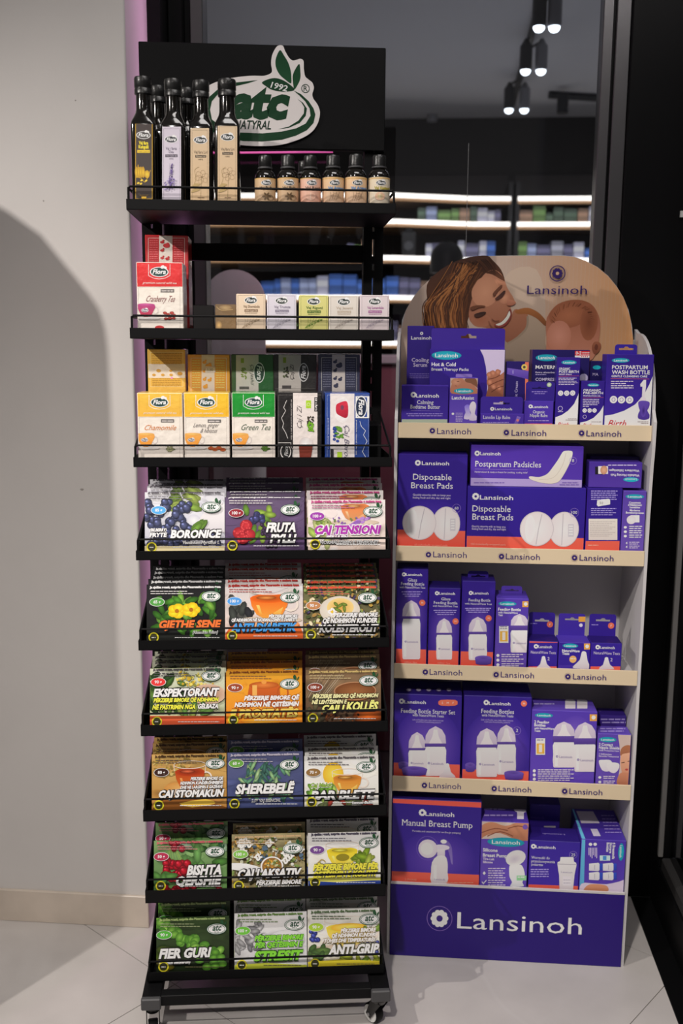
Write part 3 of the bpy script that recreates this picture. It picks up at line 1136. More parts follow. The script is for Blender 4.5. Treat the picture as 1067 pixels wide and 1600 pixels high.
A.text('atc', 205, 655, 245, GREEN, width=475, shear=.22, bold=.055)
A.text('NATYRAL', 245, 757, 66, (30, 48, 38), width=305, shear=.2, bold=.02)
A.text('CAJ', 120, 757, 66, (30, 48, 38), width=95, shear=.2, bold=.02)
A.ring(838, 424, 32, 34, 6, (40, 60, 48))
A.text('R', 838, 444, 40, (40, 60, 48), al='c')
A.build('emblem_print', lambda u, v, k: (u, HD - 0.0062 - k, v), M_SIGN, hdr)

# ================================================================== CARTON STAND
stand = thing('carton_display_stand', 'white cardboard floor stand with arched header and purple base', 'display stand', LN.o, LN.yaw)
SW = 0.561
SD = 0.245
STR = [(1.2769, 1.3116), (0.9933, 1.0287), (0.7117, 0.7475), (0.4304, 0.4679)]
RIM = 0.1905
for s in (0, 1):
    x = -0.0068 if s == 0 else SW
    prof = [(0.004, 0.0), (SD, 0.0), (SD, 1.525)]
    prof += [(0.205 - 0.195 * math.sin(t) if t < 1.6 else 0, 1.345 + 0.17 * math.cos(t)) for t in [math.pi / 2 * i / 10 for i in range(11)]]
    prof += [(-0.012, 1.32), (-0.012, 1.27), (-0.004, 1.2), (0.0, 1.1)]
    plate([prof], 0.0068, lambda u, v, k, x=x: (x + k, u, v), M_WHITEB, 'side_panel', stand)
MB().box(0.0, SW, SD - 0.006, SD - 0.001, 0.0, 1.5).build('back_panel', M_WHITEB, stand)
FLZ = []
NAVYT = (42, 24, 92)


def flower(A, cx, cy, r, c, hole):
    for k in range(10):
        w = 2 * math.pi * k / 10
        A.ell(cx + 0.68 * r * math.cos(w), cy + 0.68 * r * math.sin(w), r * 0.29, r * 0.29, c, n=10)
    A.ring(cx, cy, r * 0.52, r * 0.52, r * 0.36, c, n=18)
    if hole is not None:
        A.ell(cx, cy, r * 0.3, r * 0.3, hole, n=12)


LPX = [((675.4, 673), (682.6, 735.7, 678), (791, 675.8), (799, 853, 680.5), (908.4, 676.7), (915.7, 970, 681.5)),
       ((669.3, 866.6), (676.6, 729, 870.5), (783.4, 869.4), (790, 843, 873.5), (897.4, 871.4), (905, 958, 875.5)),
       ((664.5, 1050), (671, 722, 1054), (775, 1054), (782, 834, 1058), (887, 1057), (894.6, 946.6, 1061)),
       ((663, 1227), (670, 720, 1231), (772, 1232), (778.5, 829.7, 1236), (882, 1236), (889, 940.5, 1240))]
BEIGE = (184, 168, 141)
for i, (z0, z1) in enumerate(STR):
    fz = z1 - 0.017
    FLZ.append(fz)
    sh = MB().box(0.0005, SW - 0.0005, 0.004, SD - 0.006, fz - 0.005, fz).build('shelf', M_WHITEB, stand)
    MB().box(0.0005, SW - 0.0005, 0.0, 0.0035, z0, z1, bev=0.0006, c=pc(BEIGE)).build('shelf_strip', M_CARD, sh, label='beige front strip with printed logos')
    A = Art(lambda px, py: LN.pix(px, py, 0.0))
    v = LPX[i]
    for j in range(3):
        (ix, iy), (tx0, tx1, ty) = v[j * 2], v[j * 2 + 1]
        A.ring(ix, iy, 5.6, 5.6, 0.5, (150, 135, 130), n=16)
        flower(A, ix, iy, 4.6, NAVYT, BEIGE)
        A.text('Lansinoh', tx0, ty, 9.2, NAVYT, width=tx1 - tx0)
    A.build('strip_print', lambda u, v_, k: (u, -k, v_), M_CARD, sh)
fz = RIM - 0.006
FLZ.append(fz)
MB().box(0.0005, SW - 0.0005, 0.004, SD - 0.006, fz - 0.005, fz).build('shelf', M_WHITEB, stand)
bp = MB().box(0.0005, SW - 0.0005, 0.0, 0.0035, 0.0, RIM, bev=0.0008, c=pc((31, 12, 96))).build('base_panel', M_CARD, stand, label='purple base panel with a large white logo')
MB().box(0.0005, SW - 0.0005, -0.0005, 0.004, RIM - 0.0005, RIM + 0.0045).build('base_rim', M_WHITEB, stand)
A = Art(lambda px, py: LN.pix(px, py, 0.0))
WH = (205, 196, 212)
A.ring(686.6, 1435, 19.6, 19, 0.7, (120, 95, 165), n=40)
flower(A, 686.6, 1435, 14.5, WH, (50, 30, 110))
A.text('Lansinoh', 714, 1450, 27.5, WH, width=193)
A.build('base_print', lambda u, v_, k: (u, -k, v_), M_CARD, bp)

# arched header with the printed picture
HDD = 0.2275
Kh = (630, 390, 0.3468)
hp = [(626.5, 520), (628, 500), (634, 485), (645, 465), (658, 449), (671, 437), (690, 424), (708, 414), (724, 408), (742, 403), (762, 400), (800, 399.3), (880, 399.3),
      (897, 401), (915, 407.5), (933, 417), (950, 431), (963, 447), (974, 465), (982, 485), (987, 508), (989, 530)]
hl = [LN.pix(x, y, HDD) for x, y in hp]
hl = [(hl[0][0], 1.30)] + hl + [(hl[-1][0], 1.30)]
header = plate([hl], 0.004, lambda u, v, k: (u, HDD + k, v), M_WHITEB, 'header', stand, label='arched header printed with a mother and baby picture')


def inside_hdr(u):
    pass


class HArt(Art):
    """print clipped to the arched outline by its triangles' centres"""


A = Art(lambda px, py: LN.pix(px, py, HDD), None, Kh)
# background of the picture: fan of the outline itself with a left-right change of paper colour
ca = [pc((168, 148, 134)), pc((176, 128, 84))]
xs = [p[0] for p in hl]
lo, hi = min(xs), max(xs)
N = len(hl)
top = hl[1:-1]


def zt_at(u):
    for (ua, za_), (ub, zb_) in zip(hl[1:-2], hl[2:-1]):
        if ua <= u <= ub and ub > ua:
            return za_ + (zb_ - za_) * (u - ua) / (ub - ua)
    return hl[1][1]


A.nx()
M_ = 60
for i in range(M_):
    u0, u1 = lo + (hi - lo) * (i + 0.02) / M_, lo + (hi - lo) * (i + 0.98 + .02) / M_
    u1 = min(u1, hi - 1e-5)
    z0_, z1_ = zt_at(u0) - 0.0006, zt_at(u1) - 0.0006

    def cc(u):
        t = (u - lo) / (hi - lo)
        t = max(0, (t - 0.45) / 0.55)
        return tuple(ca[0][q] + (ca[1][q] - ca[0][q]) * t for q in range(4))
    A.tri([(u0, 1.302), (u1, 1.302), (u1, z1_), (u0, z0_)], [cc(u0), cc(u1), cc(u1), cc(u0)])
# soft paler glow top middle
SK, SK2, SKD = (150, 98, 72), (176, 122, 94), (96, 52, 36)
A.poly([(455, 130), (600, 90), (640, 300), (560, 420), (460, 420)], (176, 156, 138), (160, 138, 122), smooth=4)
# shirt and neck
A.poly([(440, 400), (500, 340), (545, 285), (600, 275), (640, 330), (640, 420), (655, 480), (640, 560), (440, 560)], (158, 138, 118), (120, 104, 90), smooth=4)
A.poly([(452, 380), (480, 330), (500, 270), (545, 280), (562, 300), (555, 345), (520, 385), (470, 420)], SK, (126, 78, 58), smooth=4)
A.line([(560, 300), (556, 350), (520, 392), (468, 425)], 9, (134, 116, 98), smooth=4)
# hair lock behind the neck, right
A.poly([(505, 275), (560, 262), (610, 285), (645, 325), (640, 345), (600, 310), (560, 292), (515, 290)], (150, 92, 48), (104, 60, 32), smooth=4)
# hair mass
A.poly([(225, 58), (300, 34), (375, 27), (400, 45), (440, 90), (457, 138), (440, 128), (400, 100), (370, 120), (330, 180), (318, 240), (300, 290), (285, 345), (285, 420),
        (95, 420), (92, 335), (108, 250), (106, 160), (150, 105)], (58, 32, 20), (84, 46, 24), smooth=3)
# face
A.poly([(372, 105), (410, 92), (440, 110), (457, 140), (470, 175), (492, 210), (503, 238), (492, 250), (484, 262), (490, 290), (480, 330), (468, 362), (455, 385), (420, 378),
        (380, 355), (330, 345), (300, 320), (296, 280), (310, 220), (330, 160)], SK2, (132, 80, 58), smooth=4)
A.ell(370, 190, 62, 70, (188, 134, 104), SK2, rot=-20)
A.ell(455, 215, 26, 30, (192, 136, 106), (166, 112, 86))
A.ell(350, 320, 45, 30, (146, 88, 62), (150, 98, 74))
A.poly([(372, 105), (410, 92), (445, 118), (458, 142), (436, 132), (400, 112)], (70, 40, 26), (90, 54, 36), smooth=3)
# hair strands
rs = random.Random(5)
for i in range(90):
    t = (i * 37 % 90) / 89
    x0 = 235 + 110 * rs.random() + 40 * (t - .5)
    y0 = 50 + 60 * rs.random()
    x3 = 98 + 185 * t + rs.uniform(-12, 12)
    c = rs.choice([(128, 76, 38), (104, 60, 30), (150, 96, 52), (74, 42, 24), (58, 32, 20), (88, 50, 26), (66, 37, 22)])
    A.line([(x0, y0), ((x0 * .62 + x3 * .38) + rs.uniform(-10, 6), 140 + rs.uniform(-10, 10)), (x3 + 8 * math.sin(i), 240), (x3 - 6, 300), (x3 + rs.uniform(-8, 8), 352)],
           rs.uniform(2, 6), c, smooth=4)
for i in range(16):
    x0 = 250 + i * 9
    A.line([(x0, 60 - i * 1.3), (x0 + 25, 62 + i * .6), (x0 + 62 - i, 88 + i * 2)], 3.2, rs.choice([(40, 22, 14), (78, 46, 28), (56, 32, 20)]), smooth=3, taper=True)
# features
A.poly([(300, 262), (325, 252), (362, 252), (368, 258), (340, 262), (312, 274)], (96, 56, 36), smooth=3)
A.poly([(318, 294), (340, 284), (365, 280), (372, 286), (352, 300), (330, 306)], (40, 22, 18), (66, 38, 28), smooth=3)
A.poly([(402, 200), (418, 180), (440, 160), (445, 166), (428, 186), (410, 210)], (100, 60, 42), smooth=3)
A.poly([(412, 222), (428, 208), (452, 186), (460, 190), (446, 212), (424, 226)], (52, 30, 26), (80, 48, 40), smooth=3)
A.poly([(470, 225), (500, 232), (506, 242), (490, 252), (468, 250)], (176, 118, 92), (150, 92, 70), smooth=3)
A.line([(398, 312), (412, 322), (432, 320)], 4, (110, 62, 46), smooth=3)
A.poly([(408, 338), (440, 325), (462, 300), (478, 268), (488, 280), (484, 310), (462, 340), (430, 352)], (110, 46, 40), (126, 56, 48), smooth=3)
A.poly([(415, 338), (442, 326), (464, 302), (477, 276), (481, 296), (462, 326), (436, 342)], (206, 192, 180), smooth=3)
A.line([(384, 322), (396, 345), (420, 360)], 4, (118, 70, 52), smooth=3)
# baby's head
A.poly([(642, 330), (655, 290), (690, 250), (740, 230), (800, 228), (850, 250), (880, 300), (886, 350), (878, 420), (860, 480), (820, 500), (660, 480), (645, 400)],
       (134, 78, 52), (172, 114, 92), smooth=4)
A.ell(745, 295, 90, 58, (156, 96, 66), (136, 80, 54), rot=10)
A.ell(700, 390, 55, 70, (184, 126, 106), (168, 110, 88))
A.ell(835, 330, 40, 80, (110, 60, 38), (136, 80, 54))
A.poly([(850, 430), (862, 415), (882, 418), (890, 435), (878, 462), (860, 472), (850, 455)], (140, 84, 60), (112, 62, 44), smooth=3)
A.ell(868, 440, 8, 14, (96, 50, 36))
for i in range(40):
    a = rs.uniform(0, 3.1)
    A.line([(765 + 100 * math.cos(a), 335 - 98 * math.sin(a)), (765 + 84 * math.cos(a + .12), 335 - 80 * math.sin(a + .12))], 1.6, rs.choice([(92, 48, 28), (140, 84, 56)]))
# logo
LG = (44, 24, 84)
A.ring(693, 108, 34, 34, 4.5, LG, n=32)
flower(A, 693, 108, 25, LG, (180, 150, 120))
A.text('Lansinoh', 556, 200, 37, LG, width=268)
A.build('header_print', lambda u, v, k: (u, HDD - k, v), M_CARD, header)


# ================================================================== CARTONS ON THE STAND
def logo(A, ix, iy, tx0, tx1, ty, h, c='W', hole='P', r=None):
    flower(A, ix, iy, r or h * 0.85, c, hole)
    A.text('Lansinoh', tx0, ty, h, c, width=tx1 - tx0, bold=.012)


def teal(A, cx, cy, rx, ry, rot=0):
    A.ell(cx, cy, rx, ry, 'T', (16, 128, 148), rot=rot, n=28)
    if rot:
        A.text('Lansinoh', cx - ry * .42, cy - rx * .76, ry * .86, 'W', width=rx * 1.52, rot=-90, bold=.012)
    else:
        A.text('Lansinoh', cx, cy + ry * .42, ry * .86, 'W', width=rx * 1.52, al='c', bold=.012)


def bottle(A, x0, x1, y0, yn, yr, y1, cap=(205, 198, 200)):
    """printed feeding bottle: clear dome from y0, ring yn..yr, body to y1"""
    cx, w = (x0 + x1) / 2, (x1 - x0) / 2
    A.poly([(cx - w * .98, yn), (cx - w * .92, y0 + (yn - y0) * .55), (cx - w * .6, y0 + (yn - y0) * .2), (cx, y0), (cx + w * .6, y0 + (yn - y0) * .2), (cx + w * .92, y0 + (yn - y0) * .55), (cx + w * .98, yn)],
           (186, 176, 190), (170, 160, 178))
    A.poly([(cx - w * .62, yn), (cx - w * .3, y0 + (yn - y0) * .6), (cx - w * .17, y0 + (yn - y0) * .2), (cx + w * .17, y0 + (yn - y0) * .2), (cx + w * .3, y0 + (yn - y0) * .6), (cx + w * .62, yn)],
           (214, 208, 208), (196, 188, 192))
    A.rect(cx - w, yn, cx + w, yr, (84, 62, 140), (66, 46, 120))
    h = y1 - yr
    A.poly([(cx - w * .88, yr), (cx + w * .88, yr), (cx + w, yr + h * .12), (cx + w * .97, yr + h * .45), (cx + w, yr + h * .7), (cx + w * .96, y1 - h * .03), (cx + w * .85, y1),
            (cx - w * .85, y1), (cx - w * .96, y1 - h * .03), (cx - w, yr + h * .7), (cx - w * .97, yr + h * .45), (cx - w, yr + h * .12)], (206, 200, 200), (188, 180, 184))
    A.rect(cx - w * .8, yr + h * .1, cx - w * .55, y1 - h * .06, (216, 211, 211), (204, 198, 200))
    flower(A, cx - w * .62, yr + h * .56, w * .12, (120, 105, 150), None)
    A.text('Lansinoh', cx - w * .42, yr + h * .56 + w * .12, w * .22, (110, 95, 140), width=w * 1.15)


def cup_(A, x0, y0, x1, y1, c='PL'):
    A.ell((x0 + x1) / 2, y0 + (y1 - y0) * .3, (x1 - x0) / 2, (y1 - y0) * .3, (70, 50, 130), (96, 74, 158))
    A.poly([(x0, y0 + (y1 - y0) * .3), (x0 + (x1 - x0) * .06, y1 - (y1 - y0) * .1), (x0 + (x1 - x0) * .3, y1), (x1 - (x1 - x0) * .3, y1), (x1 - (x1 - x0) * .06, y1 - (y1 - y0) * .1),
            (x1, y0 + (y1 - y0) * .3), ((x0 + x1) / 2, y0 + (y1 - y0) * .5)], c, (60, 42, 118))


def teat(A, cx, y0, w, y1, c=(208, 202, 204)):
    h = y1 - y0
    A.poly([(cx - w, y1), (cx - w * .9, y1 - h * .14), (cx - w * .45, y1 - h * .38), (cx - w * .27, y0 + h * .25), (cx - w * .2, y0 + h * .05), (cx, y0), (cx + w * .2, y0 + h * .05),
            (cx + w * .27, y0 + h * .25), (cx + w * .45, y1 - h * .38), (cx + w * .9, y1 - h * .14), (cx + w, y1)], c, (176, 168, 176))


def icons(A, x, y0, n, dy, x1, c=(190, 182, 205)):
    for i in range(n):
        y = y0 + i * dy
        A.ell(x, y, 6, 6, 'W')
        A.greek(x + 14, x1, y - 2, 4.5, c)
        A.greek(x + 14, x1 - 15, y + 6, 4.5, c)


# --- top shelf ------------------------------------------------------------
K3 = (600, 480, 0.22493)
K4t = (780, 520, 0.24367)
z = FLZ[0] + 0.0003


def a(A):
    A.full('P', 'PD')
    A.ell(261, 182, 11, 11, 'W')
    A.ell(261, 182, 4, 4, 'P')
    A.text('Lansinoh', 188, 224, 22, 'W', width=142, bold=.012)
    for t, x0, x1, y in (('Cooling', 192, 312, 379), ('Serum', 203, 300, 413)):
        A.text(t, x0, y, 26, (186, 176, 200), width=x1 - x0, serif=True)
    for y in (465, 480, 492):
        A.greek(178, 325, y, 5, (110, 96, 160))


carton(LN, 'serum_carton', 'tall dark purple carton standing at far left of the top shelf, behind the others', (163, 128, 350, 131), 0.118, 0.045, z, 'P', a, K=K3)


def a(A):
    A.full('P', (42, 24, 116))
    A.poly([(664, 288), (690, 340), (706, 410), (714, 480), (716, 560), (712, 640), (712, 700), (860, 700), (860, 286)], (176, 164, 190), (168, 156, 182))
    A.poly([(716, 500), (722, 462), (745, 442), (775, 446), (800, 436), (812, 444), (806, 470), (845, 440), (860, 440), (860, 640), (716, 640), (722, 560), (714, 530)], (150, 96, 72), (112, 64, 46), smooth=3)
    for x, y in ((730, 470), (757, 458), (790, 450), (735, 520), (760, 552), (800, 560)):
        A.ell(x, y, 17, 20, (176, 120, 92), (140, 86, 64), rot=20)
    for p in ([(722, 500), (770, 490), (806, 470)], [(730, 545), (780, 520), (830, 500)], [(745, 590), (790, 560), (840, 545)]):
        A.line(p, 5, (88, 46, 32), smooth=3)
    teal(A, 433, 335, 104, 30)
    A.text('Hot & Cold', 330, 408, 24, 'W', width=167, bold=.02)
    A.text('Breast Therapy Packs', 329, 440, 19, 'W', width=257, bold=.01)


t2 = carton(LN, 'therapy_pack_carton', 'wide purple hang-tab carton with a photo of clasped hands, top shelf', (318, 290, 843, 292), 0.072, 0.04, z, 'P', a, K=K3,
            tab=dict(box=(330, 145, 842), y=0.0, slot=(535, 186, 641, 216), col=(56, 34, 138)))


def a(A):
    A.full('P', (54, 33, 134))
    A.rect(100, 779, 470, 830, (148, 158, 142))
    logo(A, 204, 608, 222, 380, 626, 25)
    A.text('Calming', 229, 672, 26, 'W', width=115, serif=True)
    A.text('Bedtime Butter', 183, 704, 26, 'W', width=205, serif=True)
    A.line([(186, 718), (390, 721)], 1.5, (130, 112, 180))
    A.greek(155, 412, 743, 7, (130, 115, 180))
    A.greek(165, 405, 757, 7, (130, 115, 180))


carton(LN, 'butter_carton', 'low purple carton with a pale green foot band, front left of the top shelf', (123, 545, 449, 541), 0.012, 0.052, z, (58, 36, 138), a, K=K3)


def a(A):
    A.full((60, 40, 142), (88, 66, 160))
    A.rect(440, 480, 680, 588, (172, 152, 138))
    A.poly([(470, 600), (468, 540), (490, 502), (540, 492), (570, 520), (610, 528), (640, 560), (650, 600)], (160, 108, 86), (150, 96, 74), smooth=3)
    A.poly([(560, 500), (600, 488), (640, 500), (650, 560), (630, 545), (600, 528), (570, 520)], (110, 72, 52), smooth=3)
    A.ell(500, 520, 34, 26, (178, 128, 104), (158, 108, 84))
    A.line([(505, 518), (522, 516)], 4, (80, 44, 32))
    A.line([(492, 545), (505, 548)], 4, (130, 60, 52))
    teal(A, 553, 582, 68, 19)
    A.text('LatchAssist', 470, 640, 22, 'W', width=155, bold=.02)
    A.poly([(558, 690), (580, 675), (600, 690), (596, 730), (606, 745), (600, 776), (556, 776), (560, 745), (566, 730)], (110, 92, 190), (186, 178, 200), smooth=2)
    A.poly([(592, 700), (600, 668), (618, 654), (636, 668), (638, 700), (630, 740), (645, 760), (640, 786), (592, 786), (596, 760), (604, 740)], (196, 188, 206), (176, 166, 192), smooth=2)
    A.ell(478, 740, 9, 8, 'W')
    for y in (738, 750, 760, 772, 784, 794):
        A.greek(497, 545, y, 5, (170, 158, 205))


carton(LN, 'latch_carton', 'narrow purple carton with a sleeping baby photo at its top, top shelf', (457, 490, 655, 490), 0.012, 0.045, z, (70, 48, 150), a, K=K3,
       tab=dict(box=(498, 463, 612), y=0.0225, col=(110, 92, 150)))


def a(A):
    A.full((62, 40, 142))
    A.text('Lanolin Lip Balm', 687, 775, 23, 'W', width=188, serif=True)
    A.greek(685, 865, 803, 6, (150, 136, 190))
    A.poly([(925, 755), (950, 765), (925, 815), (902, 812)], (112, 92, 170), (96, 76, 156))
    A.line([(905, 818), (925, 818)], 7, 'C')
    A.ell(928, 785, 9, 9, (190, 110, 110))


def tb(A):
    logo(A, 751, 706, 768, 888, 715, 17)


carton(LN, 'lip_balm_carton', 'small low purple hang-tab carton with a little tube picture, top shelf', (670, 740, 973, 738), 0.012, 0.03, z, (62, 40, 142), a, K=K3,
       tab=dict(box=(672, 620, 965), y=-0.014, slot=(760, 652, 873, 676), art=tb, col=(50, 30, 130)))


def a(A):
    A.full('PD', (26, 14, 84))
    A.rect(165, 180, 200, 470, (206, 104, 76))
    A.ell(160, 220, 19, 19, (200, 180, 100), (190, 165, 80))
    A.ell(160, 220, 9, 9, (70, 60, 50))
    A.poly([(52, 225), (192, 245), (192, 300), (50, 265)], (98, 76, 160), (70, 48, 140))
    A.text('Organic Cream', 113, 475, 17, (170, 160, 200), width=165, rot=90, serif=True)
    A.line([(88, 240), (88, 262)], 5, (150, 140, 190))


carton(LN, 'cream_carton', 'dark purple carton with an orange right edge, behind small balms on top shelf', (47, 182, 193, 185), 0.075, 0.035, z, 'PD', a, K=K4t)


def a(A):
    A.full((62, 40, 142))
    A.rect(150, 582, 365, 620, 'C')
    logo(A, 200, 472, 211, 312, 482, 16)
    A.text('Organic', 215, 516, 19, 'W', width=77, serif=True)
    A.text('Nipple Balm', 195, 539, 19, 'W', width=114, serif=True)
    A.greek(183, 318, 566, 6, (165, 150, 200))


def tb(A):
    A.ell(320, 333, 15, 15, (200, 205, 190), (120, 150, 110))
    A.greek(208, 308, 380, 6, (130, 115, 180))
    A.greek(225, 292, 392, 5, (130, 115, 180))


carton(LN, 'nipple_balm_carton', 'small purple hang-tab carton with a round seal on its tab, top shelf', (163, 440, 350, 433), 0.014, 0.03, z, (62, 40, 142), a, K=K4t,
       tab=dict(box=(172, 313, 358), y=-0.014, slot=(211, 345, 304, 361), art=tb, col=(40, 24, 112)))


def a(A):
    A.full('NAVY', (20, 12, 66))
    A.rect(485, 116, 590, 146, (178, 40, 44))
    A.rect(485, 146, 590, 160, 'W')
    A.text('0-2', 490, 139, 19, 'W', width=36, bold=.02)
    A.greek(532, 578, 128, 4, 'W')
    A.greek(532, 578, 138, 4, 'W')
    for i in range(4):
        A.rect(525 + i * 12, 149, 532 + i * 12, 156, (178, 40, 44))
    teal(A, 303, 160, 70, 22)
    A.text('MATERN', 232, 230, 21, 'W', width=138, bold=.02)
    A.text('Extra absorbent pads', 232, 258, 10, (180, 172, 205), width=180, bold=.01)
    A.greek(232, 300, 270, 5, (150, 140, 185))
    A.text('COMPRESA', 231, 307, 18, (176, 168, 200), width=140, bold=.01)
    A.ell(540, 290, 28, 28, (186, 180, 200), (160, 152, 185))


carton(LN, 'maternity_carton', 'wide navy carton with a red corner label, at the back of top shelf', (213, 108, 583, 110), 0.085, 0.06, z, 'NAVY', a, K=K4t, sidecol=(70, 40, 90))


def swoosh(A, pts, x1):
    A.poly(pts, (205, 198, 194))


def circles3(A, pts, r):
    for x, y in pts:
        A.ell(x, y, r, r, (205, 198, 200))
        A.ring(x, y, r * .45, r * .5, r * .14, (120, 105, 150), n=10)


def a(A):
    A.full('P')
    A.poly([(530, 310), (520, 345), (505, 400), (480, 455), (440, 500), (400, 527), (350, 545), (340, 620), (540, 620)], 'W')
    teal(A, 447, 190, 49, 14)
    A.text('ORGANIC', 382, 238, 15, 'W', width=72, bold=.02)
    A.text('POST-BIRTH', 382, 256, 15, 'W', width=127, bold=.02)
    A.text('RELIEF SPRAY', 382, 270, 8, (190, 182, 205), width=84, bold=.02)
    A.line([(380, 280), (512, 276)], 1.6, 'C')
    for i, x1 in enumerate((495, 478, 495, 505, 482)):
        A.greek(380, x1, 293 + i * 10, 5.5, (180, 172, 205))
    circles3(A, ((393, 387), (432, 387), (470, 386)), 17)
    A.ring(391, 485, 14, 14, 3, (170, 160, 200), n=14)
    A.greek(376, 408, 508, 6, (170, 160, 200))
    A.text('Birth', 372, 600, 26, 'RED', width=70, shear=.35)
    A.greek(440, 497, 552, 4, (130, 120, 120))
    A.greek(425, 500, 560, 4, (130, 120, 120))


carton(LN, 'spray_carton', 'slim tall purple and white carton left of the shorter slim one, top shelf', (372, 160, 523, 156), 0.013, 0.035, z, 'P', a, K=K4t)


def a(A):
    A.full('P')
    A.poly([(690, 430), (672, 460), (645, 505), (605, 545), (560, 567), (510, 577), (510, 620), (690, 620)], 'W')
    teal(A, 603, 335, 38, 11)
    A.text('ORGANIC', 538, 375, 14, 'W', width=112, bold=.02)
    A.text('PRE-BIRTH', 538, 392, 14, 'W', width=127, bold=.02)
    A.text('PREPARATION OIL', 538, 408, 8, (190, 182, 205), width=112, bold=.02)
    A.line([(536, 418), (668, 414)], 1.6, 'C')
    for i, x1 in enumerate((640, 642, 640, 630, 578)):
        A.greek(536, x1, 430 + i * 11, 5.5, (180, 172, 205))
    circles3(A, ((547, 498), (579, 498), (610, 498)), 14)
    A.ring(547, 538, 11, 11, 2.5, (170, 160, 200), n=14)
    A.text('Birth', 533, 604, 24, 'RED', width=55, shear=.35)
    A.greek(590, 655, 572, 4, (130, 120, 120))


carton(LN, 'oil_carton', 'short slim purple and white carton just left of the wash bottle carton', (527, 311, 680, 307), 0.012, 0.035, z, 'P', a, K=K4t)


def a(A):
    A.full('P', (54, 33, 138))
    A.poly([(1005, 235), (985, 275), (960, 335), (925, 400), (870, 460), (800, 500), (730, 523), (665, 533), (660, 620), (1010, 620)], 'W')
    teal(A, 778, 177, 57, 15)
    A.text('POSTPARTUM', 722, 232, 24, 'W', width=228, bold=.02)
    A.text('WASH BOTTLE', 721, 264, 24, 'W', width=243, bold=.02)
    A.text('GENTLE CLEANSING CARE', 719, 284, 13, 'W', width=229, bold=.02)
    A.line([(715, 293), (962, 296)], 1.8, 'C')
    for i, x1 in enumerate((858, 812, 862, 860)):
        A.greek(716, x1, 314 + i * 14, 7, (190, 182, 210))
    circles3(A, ((732, 428), (783, 429), (835, 430)), 24)
    A.poly([(903, 330), (925, 302), (941, 302), (940, 350), (930, 410), (938, 420), (942, 440), (898, 440), (904, 420), (914, 410), (917, 345), (905, 345)], (206, 200, 202), (190, 182, 190))
    A.poly([(892, 442), (925, 435), (962, 445), (958, 480), (948, 498), (962, 525), (958, 550), (925, 558), (890, 548), (890, 520), (900, 498), (893, 475)], (84, 62, 150), (60, 40, 124), smooth=3)
    A.ell(924, 500, 16, 40, (44, 24, 100), (84, 62, 150))
    A.text('Birth', 694, 600, 42, 'RED', width=112, shear=.35)
    A.greek(886, 955, 572, 5, (140, 130, 130))
    A.greek(908, 955, 582, 5, (140, 130, 130))


carton(LN, 'wash_bottle_carton', 'large purple and white hang-tab carton at the right end of top shelf', (692, 139, 995, 137), 0.006, 0.06, z, (44, 26, 126), a, K=K4t,
       tab=dict(box=(743, 74, 886), y=0.022, slot=(768, 88, 861, 111)))


def a(A):
    A.full('NAVY', (20, 12, 66))
    A.ell(625, 222, 26, 13, 'T')
    A.text('MA', 598, 275, 18, (170, 160, 195), width=36)


carton(LN, 'navy_carton', 'navy carton mostly hidden behind the short slim carton and the wash bottle carton', (578, 180, 668, 182), 0.10, 0.05, z, 'NAVY', a, K=K4t)

# --- second shelf -----------------------------------------------------------
K5 = (600, 680, 0.403)
z = FLZ[1] + 0.0003


def pads(A, c1, c2):
    for (cx, cy, rx, ry, tone) in (c2, c1):
        A.ell(cx, cy, rx, ry, (206, 200, 200), (190, 183, 184), n=36)
        A.ring(cx, cy, rx * .97, ry * .97, 2, (168, 160, 165), n=36)
        if tone:
            A.line([(cx - rx * .05, cy + ry * .9), (cx + rx * .1, cy), (cx + rx * .3, cy - ry * .85)], 3, (160, 154, 160))
            A.ell(cx - rx * .4, cy, rx * .3, ry * .8, (196, 190, 192), (204, 198, 198))
        else:
            A.rect(cx + rx * .28, cy - ry * .3, cx + rx * .66, cy + ry * .42, (172, 168, 174))
            for i in range(4):
                A.rect(cx + rx * .33, cy - ry * .22 + i * ry * .15, cx + rx * .6, cy - ry * .14 + i * ry * .15, (205, 200, 202))
            A.line([(cx - rx * .15, cy + ry * .9), (cx - rx * .05, cy - ry * .9)], 3, (164, 158, 164))


def a(A):
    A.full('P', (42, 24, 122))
    A.ell(185, 340, 130, 90, (64, 42, 144), (43, 24, 122), n=32)
    A.band(365, 372, 450, 450, 30, 340, 'C', (186, 66, 54))
    logo(A, 131, 107, 146, 252, 115, 14)
    A.text('Disposable', 112, 172, 23, 'W', width=149, serif=True)
    A.text('Breast Pads', 105, 205, 23, 'W', width=161, serif=True)
    A.text('Quickly absorbs milk to keep you', 112, 234, 7.5, (188, 180, 205), width=145)
    A.text('feeling fresh and dry, day and night', 111, 245, 7.5, (188, 180, 205), width=146)
    pads(A, (137, 340, 66, 66, 1), (241, 343, 54, 66, 0))
    A.ring(281, 283, 16, 16, 1.2, (120, 100, 170))
    A.text('60', 281, 288, 11, 'W', al='c')
    A.text('60 individually wrapped pads', 118, 428, 8, (216, 140, 124), width=127)


carton(LN, 'breast_pad_carton', 'upright purple and coral carton with two round pads, left on second shelf', (50, 72, 325, 75), 0.014, 0.08, z, 'P', a, K=K5)


